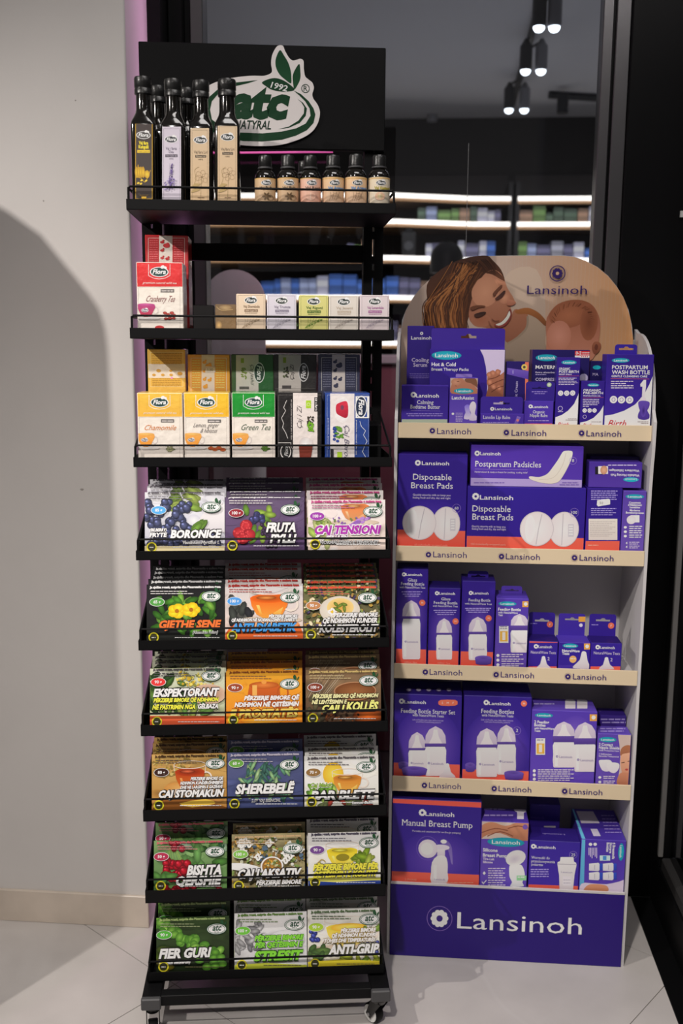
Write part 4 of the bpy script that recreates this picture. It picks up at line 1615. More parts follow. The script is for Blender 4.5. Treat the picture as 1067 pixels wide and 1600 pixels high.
def a(A):
    A.full((40, 24, 122), 'P')
    A.band(390, 400, 470, 470, 300, 800, 'C', (196, 78, 62))
    logo(A, 355, 237, 371, 500, 249, 17)
    A.text('Disposable', 342, 295, 24, 'W', width=148, serif=True)
    A.text('Breast Pads', 342, 327, 24, 'W', width=158, serif=True)
    A.text('Quickly absorbs milk to keep you', 340, 356, 7.5, (188, 180, 205), width=130)
    A.text('feeling fresh and dry, day and night', 340, 366, 7.5, (188, 180, 205), width=132)
    pads(A, (592, 363, 66, 67, 1), (697, 365, 58, 68, 0))
    A.ring(737, 300, 17, 17, 1.2, (120, 100, 170))
    A.text('100', 737, 305, 12, 'W', al='c')
    A.text('100 individually wrapped pads', 337, 425, 8, (220, 146, 130), width=134)


c100 = carton(LN, 'breast_pad_carton', 'widest purple and coral carton of round pads, middle of second shelf', (324, 200, 785, 205), 0.012, 0.10, z, (44, 26, 124), a, K=K5)
z100 = z + c100.children[0].data.vertices[0].co.z if False else max((c100.location.z + v.co.z) for v in c100.children[0].data.vertices)


def a(A):
    A.full((66, 40, 142), (72, 46, 146))
    A.band(165, 174, 230, 230, 320, 790, (148, 132, 180))
    logo(A, 361, 70, 372, 451, 77, 13)
    A.text('Postpartum Padsicles', 352, 121, 22, 'W', width=255, serif=True)
    A.line([(352, 131), (556, 134)], 1.2, (140, 120, 185))
    A.text('Herbal infused & ready-to-freeze for soothing, cooling relief', 351, 145, 7, (190, 180, 206), width=204)
    A.greek(348, 466, 186, 5, (100, 80, 150))
    A.greek(690, 752, 186, 5, (100, 80, 150))
    A.greek(680, 755, 194, 5, (100, 80, 150))
    A.poly([(690, 68), (700, 61), (722, 60), (731, 68), (724, 98), (704, 140), (684, 172), (668, 184), (640, 188), (600, 182), (570, 172), (561, 164), (568, 159), (600, 162), (632, 150), (655, 122), (676, 92)],
           (204, 197, 186), (190, 182, 170), smooth=3)
    A.line([(705, 70), (690, 120), (655, 165), (600, 172)], 2, (176, 168, 156), smooth=3)
    A.ring(732, 99, 14, 14, 1.2, (140, 120, 185))
    A.text('8', 732, 104, 12, 'W', al='c')


carton(LN, 'padsicle_carton', 'long violet carton with a curved white pad, lying on the widest pad carton', (338, 38, 775, 43), 0.016, 0.08, z100 + 0.0002, (70, 44, 144), a, K=K5)


def a(A):
    A.full('P', (40, 24, 124))
    A.rect(700, 410, 960, 470, 'C')
    A.greek(790, 830, 428, 4, (220, 150, 130))
    for i in range(5):
        A.greek(802, 905 - 8 * (i % 2), 218 + i * 8, 4, (150, 138, 195))
    for i in range(4):
        A.greek(802, 900 - 14 * (i % 2), 286 + i * 8, 4, (150, 138, 195))
    A.rect(793, 324, 904, 406, (196, 188, 180), (186, 178, 172))
    for i in range(9):
        A.greek(798, 896 - 12 * (i % 3), 336 + i * 7, 2.6, (160, 150, 148))
    A.poly([(826, 252), (870, 246), (876, 252), (876, 268), (830, 276), (824, 270)], (206, 200, 196))
    A.text('50', 835, 267, 10, (110, 104, 104))


p4 = carton(LN, 'back_print_carton', 'purple carton turned to its printed back with a white price sticker, second shelf', (789, 204, 926, 206), 0.012, 0.08, z, 'P', a, K=K5)


def a(A):
    A.full((76, 54, 142), (90, 68, 150))
    teal(A, 972, 238, 36, 9)
    for t, y, w in (('Coussinets', 265, 46), ("d'Allaitement", 274, 54), ('Lavables', 283, 40), ('Moderne', 295, 40), ('Borstkompressen', 304, 70)):
        A.text(t, 972, y, 7.5, 'W', width=w, al='c', bold=.03)
    A.rect(955, 310, 990, 338, (200, 194, 196))
    A.ell(958, 328, 18, 17, (210, 204, 202), (190, 184, 188))
    for y in (357, 374, 391):
        A.ell(935, y, 6, 5, 'W')
        A.greek(950, 1000, y - 2, 4.5, (200, 192, 212))
        A.greek(950, 996, y + 6, 4.5, (200, 192, 212))
    for y in (418, 433):
        A.text('4', 936, y + 4, 9, 'W', bold=.03)
        A.greek(950, 990, y - 2, 3.5, (180, 170, 200))
        A.greek(950, 984, y + 5, 3.5, (180, 170, 200))


carton(LN, 'washable_pad_carton', 'slim lilac carton with a teal oval, right end of second shelf', (929, 216, 1019, 217), 0.008, 0.08, z, (80, 58, 146), a, K=K5)
zp4 = max((p4.location.z + v.co.z) for v in p4.children[0].data.vertices)


def a(A):
    A.full((60, 38, 128), (72, 48, 140))
    A.ell(957, 172, 30, 9, 'T')
    A.text('Lansinoh', 980, 168, 8, 'W', width=46, rot=180)
    A.text('Washable Nursing Pads', 990, 152, 9, 'W', width=112, rot=180, bold=.02)
    A.text('Waschbare Stilleinlagen', 990, 134, 9, 'W', width=118, rot=180, bold=.02)
    A.greek(868, 980, 118, 5, (170, 160, 200))
    A.rect(818, 122, 850, 152, (26, 24, 30))
    A.rect(830, 120, 868, 150, (196, 190, 192))
    A.ell(852, 135, 14, 17, (196, 150, 120), (170, 122, 96))


carton(LN, 'nursing_pad_carton', 'violet carton lying upside down across two cartons at right of second shelf', (797, 108, 1003, 101), 0.016, 0.05, zp4 + 0.0002, (60, 40, 128), a, K=K5, yaw=-0.01)
carton(LN, 'nursing_pad_carton', 'dark carton at the back right of second shelf, behind the upside-down one', (800, 84, 1000, 82), 0.10, 0.06, z, (38, 26, 84), None, K=K5)

# --- third shelf --------------------------------------------------------------
K6 = (600, 870, 0.403)
z = FLZ[2] + 0.0003


def feed_front(cx, tl, titles, lines, circ, bt, yc, lg, foot):
    def f(A):
        A.full('P', (42, 24, 122))
        A.ell((bt[0] + bt[1]) / 2, bt[2] + 60, 62, 130, (88, 62, 158), 'P', n=28)
        A.band(yc, yc + 4, yc + 90, yc + 90, tl[0] - 10, tl[1] + 10, 'C', (190, 68, 54))
        logo(A, lg[0], lg[1] - 5, lg[0] + 8, lg[2], lg[1], 10)
        for t, x0, x1, y, h in titles:
            A.text(t, x0, y, h, 'W', width=x1 - x0, serif=True)
        for y, x0, x1 in lines:
            A.greek(x0, x1, y, 4, (150, 138, 195))
        if circ:
            A.ell(circ[0], circ[1], 12, 12, (214, 96, 72))
            A.text('M', circ[0], circ[1] + 3.5, 7, 'W', al='c')
        bottle(A, *bt)
        if foot:
            A.text(foot[0], foot[1], foot[2], 7, (226, 150, 132), al='c', width=foot[3])
    return f


carton(LN, 'bottle_carton', 'tallest slim carton with a glass feeding bottle, left end of third shelf', (50, 47, 172, 48), 0.012, 0.07, z, 'P',
       feed_front(110, (42, 172), (('Glass', 92, 128, 95, 12), ('Feeding Bottle', 65, 156, 109, 12), ('with NaturalWave Teat', 60, 160, 121, 8)),
                  ((137, 68, 148), (146, 72, 142), (154, 80, 136)), (148, 178), (70, 141, 168, 230, 240, 397), 356, (77, 73, 147), ('240ml / 8oz', 103, 412, 50)),
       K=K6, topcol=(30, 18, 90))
carton(LN, 'bottle_carton', 'slim carton with a glass feeding bottle, second from left on third shelf', (175, 121, 297, 121), 0.012, 0.07, z, 'P',
       feed_front(240, (168, 297), (('Glass', 222, 257, 168, 11), ('Feeding Bottle', 192, 284, 182, 11), ('with NaturalWave Teat', 188, 286, 193, 7)),
                  ((209, 192, 284), (217, 198, 278), (225, 206, 270)), (277, 250), (202, 264, 238, 294, 302, 398), 362, (205, 146, 275), ('160ml / 5oz', 232, 415, 48)),
       K=K6, topcol=(30, 18, 90))


def a(A):
    feed_front(0, (294, 433), (('Feeding Bottle', 327, 412, 172, 11), ('with NaturalWave Teat', 312, 418, 184, 7)),
               ((201, 314, 414), (208, 318, 408), (216, 326, 402)), (405, 238), (327, 399, 232, 290, 300, 400), 366, (336, 145, 405), None)(A)
    cup_(A, 352, 382, 418, 418)


def tt(A):
    A.text('Lansinoh', 345, 103, 8, 'W', width=52)


carton(LN, 'bottle_carton', 'hang-tab carton with a feeding bottle and loose purple cap, third shelf', (303, 95, 433, 94), 0.012, 0.075, z, 'P', a, K=K6,
       tab=dict(box=(325, 54, 405), y=0.0, slot=(338, 68, 392, 80)), topcol=(36, 20, 104))


def a(A):
    A.full((70, 48, 146), (82, 60, 150))
    teal(A, 478, 182, 35, 9)
    A.rect(536, 172, 562, 195, 'O')
    A.ell(549, 183, 7, 7, 'W')
    A.text('Feeding Bottle', 442, 208, 11, 'W', width=88, bold=.03)
    A.text('with NaturalWave', 442, 219, 8, 'W', width=76, bold=.02)
    A.text('Teat', 442, 229, 8, 'W', width=18, bold=.02)
    bottle(A, 490, 560, 221, 266, 285, 371)
    A.rect(446, 268, 482, 333, (206, 198, 190))
    A.rect(449, 288, 479, 328, (222, 150, 60))
    A.rect(458, 292, 470, 322, (200, 190, 186))
    for y in (272, 279):
        A.greek(450, 477, y, 3.5, (90, 80, 120))
    icons(A, 441, 382, 3, 18, 540)


carton(LN, 'bottle_carton', 'lilac-purple carton with a teal oval and a single feeding bottle, third shelf', (436, 158, 562, 166), 0.012, 0.08, z, (74, 52, 148), a, K=K6,
       tab=dict(box=(455, 112, 536), y=0.01, slot=(470, 124, 522, 134)), topcol=(70, 50, 150))


def teat_art(kind, x0, cxl, cw, t0, t1, yt, tc, num):
    def f(A):
        A.full((44, 26, 126))
        if kind == 'o':
            A.rect(x0 - 10, 300, x0 + 140, 333, 'C')
            A.rect(x0 - 10, 425, x0 + 140, 470, 'C')
            logo(A, cxl - cw / 2 - 2, yt - 27, cxl - cw / 2 + 7, cxl + cw / 2, yt - 21, 11)
            A.text('NaturalWave Teats', t0, yt, 11, (186, 178, 200), width=t1 - t0, serif=True)
            teat(A, tc[0], tc[1], 30, 436)
            A.text(num, tc[0] + 19, tc[1] + 17, 13, (190, 182, 205), al='c')
        else:
            A.rect(x0 - 10, 420, x0 + 140, 470, (60, 40, 140))
            teal(A, 722, 345, 30, 9)
            A.text('NaturalWave', 690, 368, 10, 'W', width=68, bold=.03)
            A.text('Teats', 690, 379, 10, 'W', width=28, bold=.03)
            A.rect(775, 336, 799, 359, 'O')
            A.ell(787, 347, 7, 7, 'W')
            A.poly([(735, 432), (737, 420), (758, 400), (766, 370), (775, 366), (784, 372), (788, 400), (798, 425), (797, 434)], (206, 200, 202), (178, 170, 178), smooth=2)
            A.ell(732, 397, 14, 14, (216, 150, 90))
            A.greek(722, 742, 396, 4, 'W')
    return f


def tabart(kind, cx, cy):
    def f(A):
        if kind == 'o':
            A.ell(cx, cy, 12, 12, (214, 96, 72))
            A.text('F', cx, cy + 4, 8, 'W', al='c')
            A.greek(cx - 76, cx - 50, cy - 2, 4, (130, 118, 180))
        else:
            A.rect(754, 232, 781, 252, 'O')
            A.ell(763, 265, 7, 7, (190, 184, 205))
    return f


carton(LN, 'teat_carton', 'small teat carton with a coral top edge, left of three on third shelf', (562, 325, 675, 330), 0.012, 0.06, z, (44, 26, 126),
       teat_art('o', 562, 621, 60, 568, 666, 374, (618, 384), '2'), K=K6, tab=dict(box=(562, 214, 664), y=0.028, slot=(585, 238, 640, 252), art=tabart('o', 643, 262), col=(42, 24, 118)), topcol='PD')
carton(LN, 'teat_carton', 'small teat carton with a teal oval, middle of three on third shelf', (679, 330, 801, 335), 0.010, 0.06, z, (52, 34, 134),
       teat_art('t', 679, 0, 0, 0, 0, 0, None, ''), K=K6, tab=dict(box=(678, 219, 781), y=0.028, slot=(702, 234, 757, 247), art=tabart('t', 0, 0), col=(52, 34, 130)), topcol=(62, 44, 140))
carton(LN, 'teat_carton', 'small teat carton with a coral top edge, right of three on third shelf', (803, 332, 923, 337), 0.010, 0.06, z, (44, 26, 126),
       teat_art('o', 803, 862, 64, 812, 914, 377, (862, 388), '2'), K=K6, tab=dict(box=(797, 221, 901), y=0.028, slot=(822, 237, 876, 251), art=tabart('o', 880, 267), col=(42, 24, 118)), topcol='PD')

# --- fourth shelf ---------------------------------------------------------------
K7 = (600, 1050, 0.403)
z = FLZ[3] + 0.0003


def a(A):
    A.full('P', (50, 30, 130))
    A.ell(168, 290, 130, 150, (96, 68, 162), (48, 28, 127), n=32)
    A.band(350, 360, 450, 450, 20, 320, 'C', (196, 74, 60))
    logo(A, 68, 113, 78, 162, 121, 13)
    A.poly([(220, 108), (276, 108), (285, 119), (276, 130), (220, 130), (210, 119)], (212, 98, 74), smooth=2)
    for i, t in enumerate(('S', 'M', 'F')):
        A.text(t, 226 + i * 21, 123, 8, 'W', al='c')
    A.text('Feeding Bottle Starter Set', 65, 157, 17, 'W', width=210, serif=True)
    A.text('with NaturalWave Teats', 110, 171, 10, 'W', width=121, serif=True)
    A.text('Soft and flexible teats helps babies maintain', 110, 187, 6, (165, 152, 200), width=120)
    A.text('established breastfeeding patterns', 124, 195, 6, (165, 152, 200), width=96)
    cup_(A, 55, 346, 96, 376)
    bottle(A, 94, 162, 232, 294, 303, 390)
    bottle(A, 158, 241, 209, 276, 289, 402)
    cup_(A, 68, 364, 168, 401)
    teat(A, 245, 352, 32, 408)


def tp(A):
    for i in range(5):
        x = 95 + i * 39
        A.ell(x, 69, 17, 11, (34, 20, 80))
        A.ell(x, 69, 9, 6, (130, 125, 140))


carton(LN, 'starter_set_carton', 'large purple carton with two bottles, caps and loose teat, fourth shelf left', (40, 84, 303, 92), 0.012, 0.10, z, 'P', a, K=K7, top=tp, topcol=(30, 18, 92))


def a(A):
    A.full('P', (50, 30, 130))
    A.ell(435, 300, 130, 150, (96, 68, 162), (48, 28, 127), n=32)
    A.band(376, 386, 460, 460, 290, 590, 'C', (196, 74, 60))
    logo(A, 396, 118, 406, 490, 127, 13)
    A.ell(542, 122, 12, 12, (214, 96, 72))
    A.text('M', 542, 126, 8, 'W', al='c')
    A.text('Feeding Bottles', 376, 158, 17, 'W', width=127, serif=True)
    A.text('with NaturalWave Teats', 378, 171, 10, 'W', width=123, serif=True)
    A.text('Soft and flexible teats helps baby maintain', 376, 187, 6, (165, 152, 200), width=124)
    A.text('established breastfeeding patterns', 388, 195, 6, (165, 152, 200), width=100)
    A.ring(515, 227, 15, 15, 1.2, (130, 110, 180))
    A.text('2', 515, 232, 13, 'W', al='c')
    cup_(A, 314, 350, 353, 387)
    bottle(A, 437, 511, 204, 270, 280, 397)
    bottle(A, 357, 439, 217, 280, 292, 406)
    cup_(A, 465, 381, 541, 417)


def tp(A):
    A.text('Lansinoh', 390, 70, 9, (110, 100, 150), width=95)


carton(LN, 'bottle_pair_carton', 'large purple and coral carton with two bottles, second on fourth shelf', (310, 91, 574, 98), 0.012, 0.10, z, 'P', a, K=K7, top=tp, topcol=(30, 18, 92))


def a(A):
    A.full((72, 50, 150), (82, 58, 156))
    A.ell(740, 290, 84, 120, (116, 92, 176), (77, 54, 153), n=32)
    teal(A, 620, 168, 35, 9)
    A.rect(797, 164, 829, 190, 'O')
    A.ell(812, 176, 8, 8, 'W')
    for t, y, w, h in (('2 Feeding', 198, 58, 11), ('Bottles', 210, 44, 11), ('with NaturalWave', 221, 77, 8), ('Teats', 231, 24, 8)):
        A.text(t, 582, y, h, 'W', width=w, bold=.03)
    bottle(A, 654, 740, 192, 248, 272, 370)
    bottle(A, 736, 822, 194, 256, 280, 386)
    A.rect(588, 256, 624, 320, (206, 198, 190))
    A.rect(591, 276, 621, 316, (222, 150, 60))
    A.rect(600, 280, 612, 310, (200, 190, 186))
    A.greek(592, 618, 264, 4, (90, 80, 120))
    icons(A, 582, 382, 3, 16, 735)


def tp(A):
    for x in (722, 768):
        A.rect(x - 20, 112, x + 20, 142, (196, 188, 198))
        A.ell(x, 112, 19, 7, (205, 200, 206))
    A.greek(580, 660, 126, 6, (150, 140, 190))


carton(LN, 'bottle_pair_carton', 'lilac-purple carton with two bottles and an orange label, third on fourth shelf', (574, 147, 828, 154), 0.012, 0.08, z, (74, 52, 150), a, K=K7, top=tp, topcol=(78, 58, 150))


def a(A):
    A.full((80, 58, 148), (88, 66, 152))
    A.poly([(905, 230), (912, 280), (916, 330), (912, 380), (902, 450), (980, 450), (980, 230)], (176, 158, 150))
    A.poly([(918, 300), (935, 285), (955, 285), (970, 300), (970, 330), (920, 330)], (150, 96, 66), (140, 90, 66), smooth=3)
    A.poly([(918, 325), (940, 315), (970, 320), (970, 400), (930, 402), (918, 370)], (196, 148, 120), (176, 122, 96), smooth=3)
    A.poly([(905, 440), (912, 395), (940, 390), (972, 400), (972, 450)], (176, 118, 90), (140, 88, 66), smooth=3)
    A.line([(920, 352), (932, 350)], 3, (60, 36, 30))
    A.line([(944, 346), (960, 344)], 3, (60, 36, 30))
    A.ell(940, 378, 6, 4, (156, 60, 56))
    teal(A, 867, 262, 34, 10)
    for t, y, w, h in (('2 Contact', 285, 55, 11), ('Nipple Shields', 297, 80, 11), ('With Protective Case', 306, 78, 6), ('2 Stillhütchen', 320, 50, 6), ('Rétractiles Transparentes', 328, 78, 6)):
        A.text(t, 832, y, h, 'W' if h > 7 else (180, 172, 205), width=w, bold=.025)
    A.poly([(832, 345), (850, 340), (878, 342), (884, 362), (872, 384), (845, 380)], (206, 202, 204), (186, 180, 190), smooth=3)
    A.poly([(864, 354), (885, 350), (910, 355), (908, 378), (890, 392), (868, 380)], (212, 208, 208), (190, 184, 192), smooth=3)
    for y in (408, 426):
        A.ell(836, y, 6, 5, 'W')
        A.greek(850, 895, y - 2, 4, (190, 182, 205))
        A.greek(850, 890, y + 5, 4, (190, 182, 205))


def tp(A):
    A.greek(838, 935, 222, 6, (140, 125, 185))
    A.greek(838, 930, 232, 6, (140, 125, 185))


ns = carton(LN, 'shield_carton', 'narrow lilac carton with a baby face photo, right end of fourth shelf', (829, 238, 959, 243), 0.012, 0.05, z, (80, 58, 148), a, K=K7, top=tp, topcol=(76, 56, 146))


def a(A):
    A.full((50, 32, 110))
    A.greek(836, 880, 165, 6, (120, 108, 165))
    A.greek(840, 935, 186, 7, (130, 118, 170))
    A.greek(845, 940, 198, 7, (130, 118, 170))


carton(LN, 'shield_carton', 'dark purple carton at back right of fourth shelf, behind the baby photo carton', (838, 166, 950, 172), 0.085, 0.05, z, (46, 28, 112), a, K=K7)

# --- bottom shelf -----------------------------------------------------------------
K8 = (600, 1230, 0.403)
z = FLZ[4] + 0.0003


def a(A):
    A.full('P', (50, 30, 130))
    A.ell(205, 280, 150, 110, (84, 58, 154), (48, 28, 126), n=32)
    A.band(36, 56, 60, 80, 20, 390, (196, 74, 62))
    A.band(324, 341, 420, 420, 10, 400, 'C', (200, 78, 62))
    logo(A, 148, 98, 160, 272, 110, 17)
    A.text('Manual Breast Pump', 68, 147, 25, 'W', width=273, serif=True)
    A.text('Portable and convenient for on-the-go pumping', 110, 172, 7.5, (190, 182, 205), width=186)
    A.ring(168, 236, 42, 46, 1.4, (110, 90, 170))
    A.poly([(222, 205), (240, 203), (258, 222), (264, 250), (266, 296), (260, 292), (252, 256), (240, 228), (224, 220)], (96, 78, 150), (120, 104, 165), smooth=3)
    A.poly([(196, 225), (225, 222), (250, 228), (250, 240), (205, 250), (194, 245)], (188, 182, 196), smooth=2)
    A.ell(170, 238, 37, 36, (214, 208, 208), (186, 178, 188))
    A.ell(166, 238, 24, 24, (200, 194, 198), (210, 205, 206))
    A.rect(206, 240, 236, 268, (196, 190, 198), (180, 172, 184))
    A.ell(231, 210, 12, 8, (200, 194, 200))
    A.poly([(206, 266), (236, 266), (246, 290), (246, 330), (244, 372), (184, 372), (182, 330), (186, 290)], (206, 200, 200), (184, 176, 180), smooth=2)
    A.rect(192, 300, 204, 362, (216, 212, 212))
    A.text('Lansinoh', 215, 360, 7, (90, 76, 130), width=42, al='c')
    A.text('2-PHASE', 80, 360, 8, (226, 140, 120), width=46)
    A.greek(240, 345, 371, 4, (226, 140, 120))


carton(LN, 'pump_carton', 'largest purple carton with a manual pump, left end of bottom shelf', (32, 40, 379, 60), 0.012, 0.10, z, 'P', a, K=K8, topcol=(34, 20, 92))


def a(A):
    A.full((76, 54, 150), (84, 62, 156))
    A.rect(360, 110, 580, 200, (176, 160, 150))
    A.poly([(377, 150), (420, 135), (470, 150), (520, 135), (570, 130), (570, 200), (520, 205), (450, 178), (400, 185), (370, 200)], (176, 122, 92), (150, 96, 72), smooth=3)
    for p in ([(378, 176), (430, 160), (480, 168)], [(400, 190), (450, 172), (500, 190)], [(480, 160), (520, 150), (565, 160)]):
        A.line(p, 4, (120, 70, 52), smooth=3)
    A.ell(547, 154, 10, 10, (96, 70, 150))
    teal(A, 472, 213, 72, 18)
    for t, y, w, h, c in (('Silicone', 248, 57, 13, 'W'), ('Breast Pump', 268, 94, 13, 'W'), ('Tire-Lait', 281, 44, 9, (190, 182, 210)), ('Silicone', 293, 38, 9, (190, 182, 210))):
        A.text(t, 383, y, h, c, width=w, bold=.03)
    A.poly([(486, 305), (500, 300), (530, 300), (542, 320), (545, 345), (536, 368), (540, 384), (490, 384), (496, 368), (486, 345)], (202, 206, 206), (186, 188, 190), smooth=3)
    A.ell(510, 274, 40, 29, (196, 192, 198), (214, 210, 212), rot=22)
    A.ell(506, 278, 24, 16, (180, 174, 184), (196, 190, 196), rot=22)
    A.rect(514, 342, 552, 361, (120, 176, 128))
    A.greek(518, 546, 350, 5, (200, 215, 200))
    A.poly([(388, 325), (394, 333), (388, 340), (382, 333)], 'W')
    A.poly([(380, 364), (385, 370), (396, 358), (398, 361), (385, 376), (378, 368)], 'W')
    for y in (316, 325, 334, 343, 352, 362, 371, 380):
        A.greek(403, 470 - 10 * (y % 2), y, 4.5, (185, 176, 208))


def tp(A):
    A.text('Lansinoh', 420, 74, 10, (60, 170, 180), width=105)
    A.greek(388, 470, 88, 7, (150, 135, 190))
    A.greek(388, 500, 112, 7, (150, 135, 190))
    A.ell(528, 90, 24, 10, (190, 184, 194))
    A.rect(516, 94, 542, 124, (190, 184, 194))


carton(LN, 'pump_carton', 'lilac carton with a hand photo and silicone pump, second on bottom shelf', (378, 129, 562, 140), 0.014, 0.07, z, (76, 54, 150), a, K=K8, top=tp, topcol=(66, 46, 136))


def a(A):
    A.full((34, 20, 96))
    A.rect(620, 150, 665, 175, (120, 116, 124))
    A.text('Lansinoh', 560, 122, 12, (70, 56, 130), width=60)
    A.greek(600, 640, 70, 5, (80, 66, 140))


carton(LN, 'dark_carton', 'dark purple carton standing at the back middle of the bottom shelf', (566, 66, 684, 68), 0.115, 0.07, z, (34, 20, 96), a, K=K8)


def a(A):
    A.full((46, 28, 128), (54, 34, 138))
    A.band(376, 384, 420, 420, 540, 780, 'C')
    logo(A, 579, 229, 588, 664, 236, 12)
    for t, y, w in (('Woreczki do', 276, 72), ('przechowywania', 290, 92), ('pokarmu', 303, 46)):
        A.text(t, 570, y, 11, 'W', width=w, serif=True)
    for y in (320, 329, 338, 347):
        A.greek(568, 650 - (y % 3) * 6, y, 4.5, (150, 138, 195))
    A.ring(733, 262, 15, 14, 1.2, (130, 110, 180))
    A.text('25', 733, 267, 12, 'W', al='c')
    A.poly([(684, 270), (734, 270), (736, 288), (744, 292), (746, 300), (738, 340), (732, 400), (680, 400), (678, 340), (672, 300), (672, 290), (682, 286)], (206, 202, 202), (184, 178, 182))
    A.line([(674, 297), (744, 299)], 2.5, (150, 145, 155))
    A.text('Lansinoh', 708, 332, 7, (110, 100, 140), width=44, al='c')
    A.rect(692, 345, 726, 380, (192, 188, 194))
    A.greek(695, 722, 360, 3, (140, 134, 150))
    A.greek(695, 722, 372, 3, (140, 134, 150))


def tp(A):
    A.text('Lansinoh', 700, 182, 9, (140, 128, 180), width=84, rot=180)


carton(LN, 'storage_bag_carton', 'purple carton with a tapered white storage bag, third on bottom shelf', (565, 207, 762, 212), 0.012, 0.07, z, 'P', a, K=K8, top=tp, topcol=(36, 22, 100))


def a(A):
    A.full((62, 42, 142), (74, 52, 150))
    A.poly([(745, 190), (780, 190), (774, 420), (745, 420)], (86, 160, 190), (70, 140, 176))
    A.poly([(765, 374), (800, 372), (860, 376), (910, 366), (950, 358), (950, 420), (765, 420)], (178, 166, 186), (186, 176, 190), smooth=2)
    A.poly([(778, 390), (800, 376), (850, 378), (868, 388), (862, 405), (778, 410)], (184, 128, 96), (160, 104, 76), smooth=3)
    teal(A, 919, 251, 34, 11, rot=90)
    for t, x, w in (('4 Breastmilk', 892, 72), ('Storage', 880, 46), ('Bottles', 868, 40)):
        A.text(t, x - 5, 214, 10, 'W', width=w, rot=-90, bold=.03)
    for x in (818, 800):
        A.ell(x, 221, 7, 6, 'W')
        for k in range(3):
            A.line([(x + 6 - k * 6, 234), (x + 6 - k * 6, 275 - 6 * k)], 3, (180, 170, 205))
    A.rect(836, 264, 876, 284, (170, 200, 214))
    A.rect(848, 266, 862, 282, (60, 120, 180))
    for y in (292, 327):
        for x in (794, 848):
            A.poly([(x, y + 4), (x + 36, y), (x + 42, y + 6), (x + 42, y + 28), (x + 36, y + 33), (x, y + 31)], (206, 202, 206), (184, 180, 190))
            A.rect(x + 41, y + 3, x + 53, y + 30, (44, 70, 170), (34, 54, 150))
            A.line([(x + 22, y + 8), (x + 22, y + 27)], 1.5, (120, 116, 140))


def tp(A):
    A.poly([(720, 85), (735, 85), (782, 205), (765, 205)], (90, 165, 195))
    A.poly([(745, 93), (810, 94), (836, 140), (765, 140)], (170, 164, 176))
    for k in range(6):
        A.greek(842 + k * 3, 890 + k * 6, 112 + k * 13, 4, (140, 126, 185))
    A.poly([(800, 162), (826, 162), (840, 190), (812, 190)], (170, 165, 182))


carton(LN, 'storage_bottle_carton', 'carton with light blue edge and sideways storage bottles, right end bottom shelf', (765, 201, 942, 208), 0.010, 0.16, z, (66, 46, 144), a, K=K8, top=tp,
       topcol=(58, 40, 132))

# ================================================================== GOODS ON THE RACK
def flora(A, cx, cy, w, rot=0, tone=(24, 48, 44)):
    h = w * 0.5
    cr = 1 if not rot else 0
    if rot == 0:
        A.ell(cx, cy, w * .56, h * .6, (205, 198, 194), n=22)
        A.ell(cx, cy, w * .5, h * .52, tone, n=22)
        A.text('Flora', cx - w * .40, cy + h * .22, h * .52, 'W', width=w * .78, shear=.3, bold=.03)
        A.ell(cx + w * .2, cy - h * .58, w * .13, h * .2, (205, 198, 194), rot=30, n=10)
        A.ell(cx + w * .36, cy - h * .5, w * .1, h * .16, (205, 198, 194), rot=-30, n=10)
    else:
        A.ell(cx, cy, h * .6, w * .56, (205, 198, 194), n=22)
        A.ell(cx, cy, h * .52, w * .5, tone, n=22)
        s = 1 if rot < 0 else -1
        A.text('Flora', cx - s * h * .22, cy - s * w * .40, h * .52, 'W', width=w * .78, shear=.3, bold=.03, rot=rot)


def squircle(hw, r, n=6):
    pts = []
    for k, (sx, sy) in enumerate(((1, 1), (-1, 1), (-1, -1), (1, -1))):
        for i in range(n):
            t = math.radians(90 * k + 90 * i / (n - 1))
            pts.append((sx * (hw - r) + r * math.cos(t), sy * (hw - r) + r * math.sin(t)))
    return pts


zt1 = LIPS[0][0] + 0.0022
KB = (195, 110, 0.21087)


def oil_bottle(px, pytop, pxr, d, label, name='oil_bottle'):
    """px, pxr: left and right edge of the front face in the reading frame"""
    a0, _ = RK.pix(px, 250, d)
    a1, _ = RK.pix(pxr, 250, d)
    hw = (a1 - a0) / 2
    _, zt = RK.pix((px + pxr) / 2, pytop, d + hw)
    H = zt - zt1
    T = thing(name, label, 'bottle', RK.w((a0 + a1) / 2, d + hw, zt1), RK.yaw, 'square oil bottles')
    b = MB()
    pr = [(0.0, hw * .94, .3), (0.004, hw, .3), (H * .635, hw, .3), (H * .665, hw * .96, .4), (H * .705, hw * .80, .7), (H * .735, hw * .68, .95), (H * .76, hw * .625, .98), (H * .9, hw * .60, .98)]
    b.rings([[(x, y, z_) for x, y in squircle(w_, w_ * r_)] for z_, w_, r_ in pr])
    b.build('glass', M_GLASSB, T, smooth=True)
    c = MB()
    c.lathe([(hw * .66, H * .872), (hw * .72, H * .877), (hw * .72, H * .91), (hw * .69, H * .914), (hw * .69, H * .92), (hw * .73, H * .925), (hw * .73, H * .985), (hw * .68, H), (hw * .2, H)], 24)
    c.build('cap', M_CAP, T, smooth=True)
    return T, hw, H


M_LABEL = mat('paper_label', attr=True, rough=0.5)


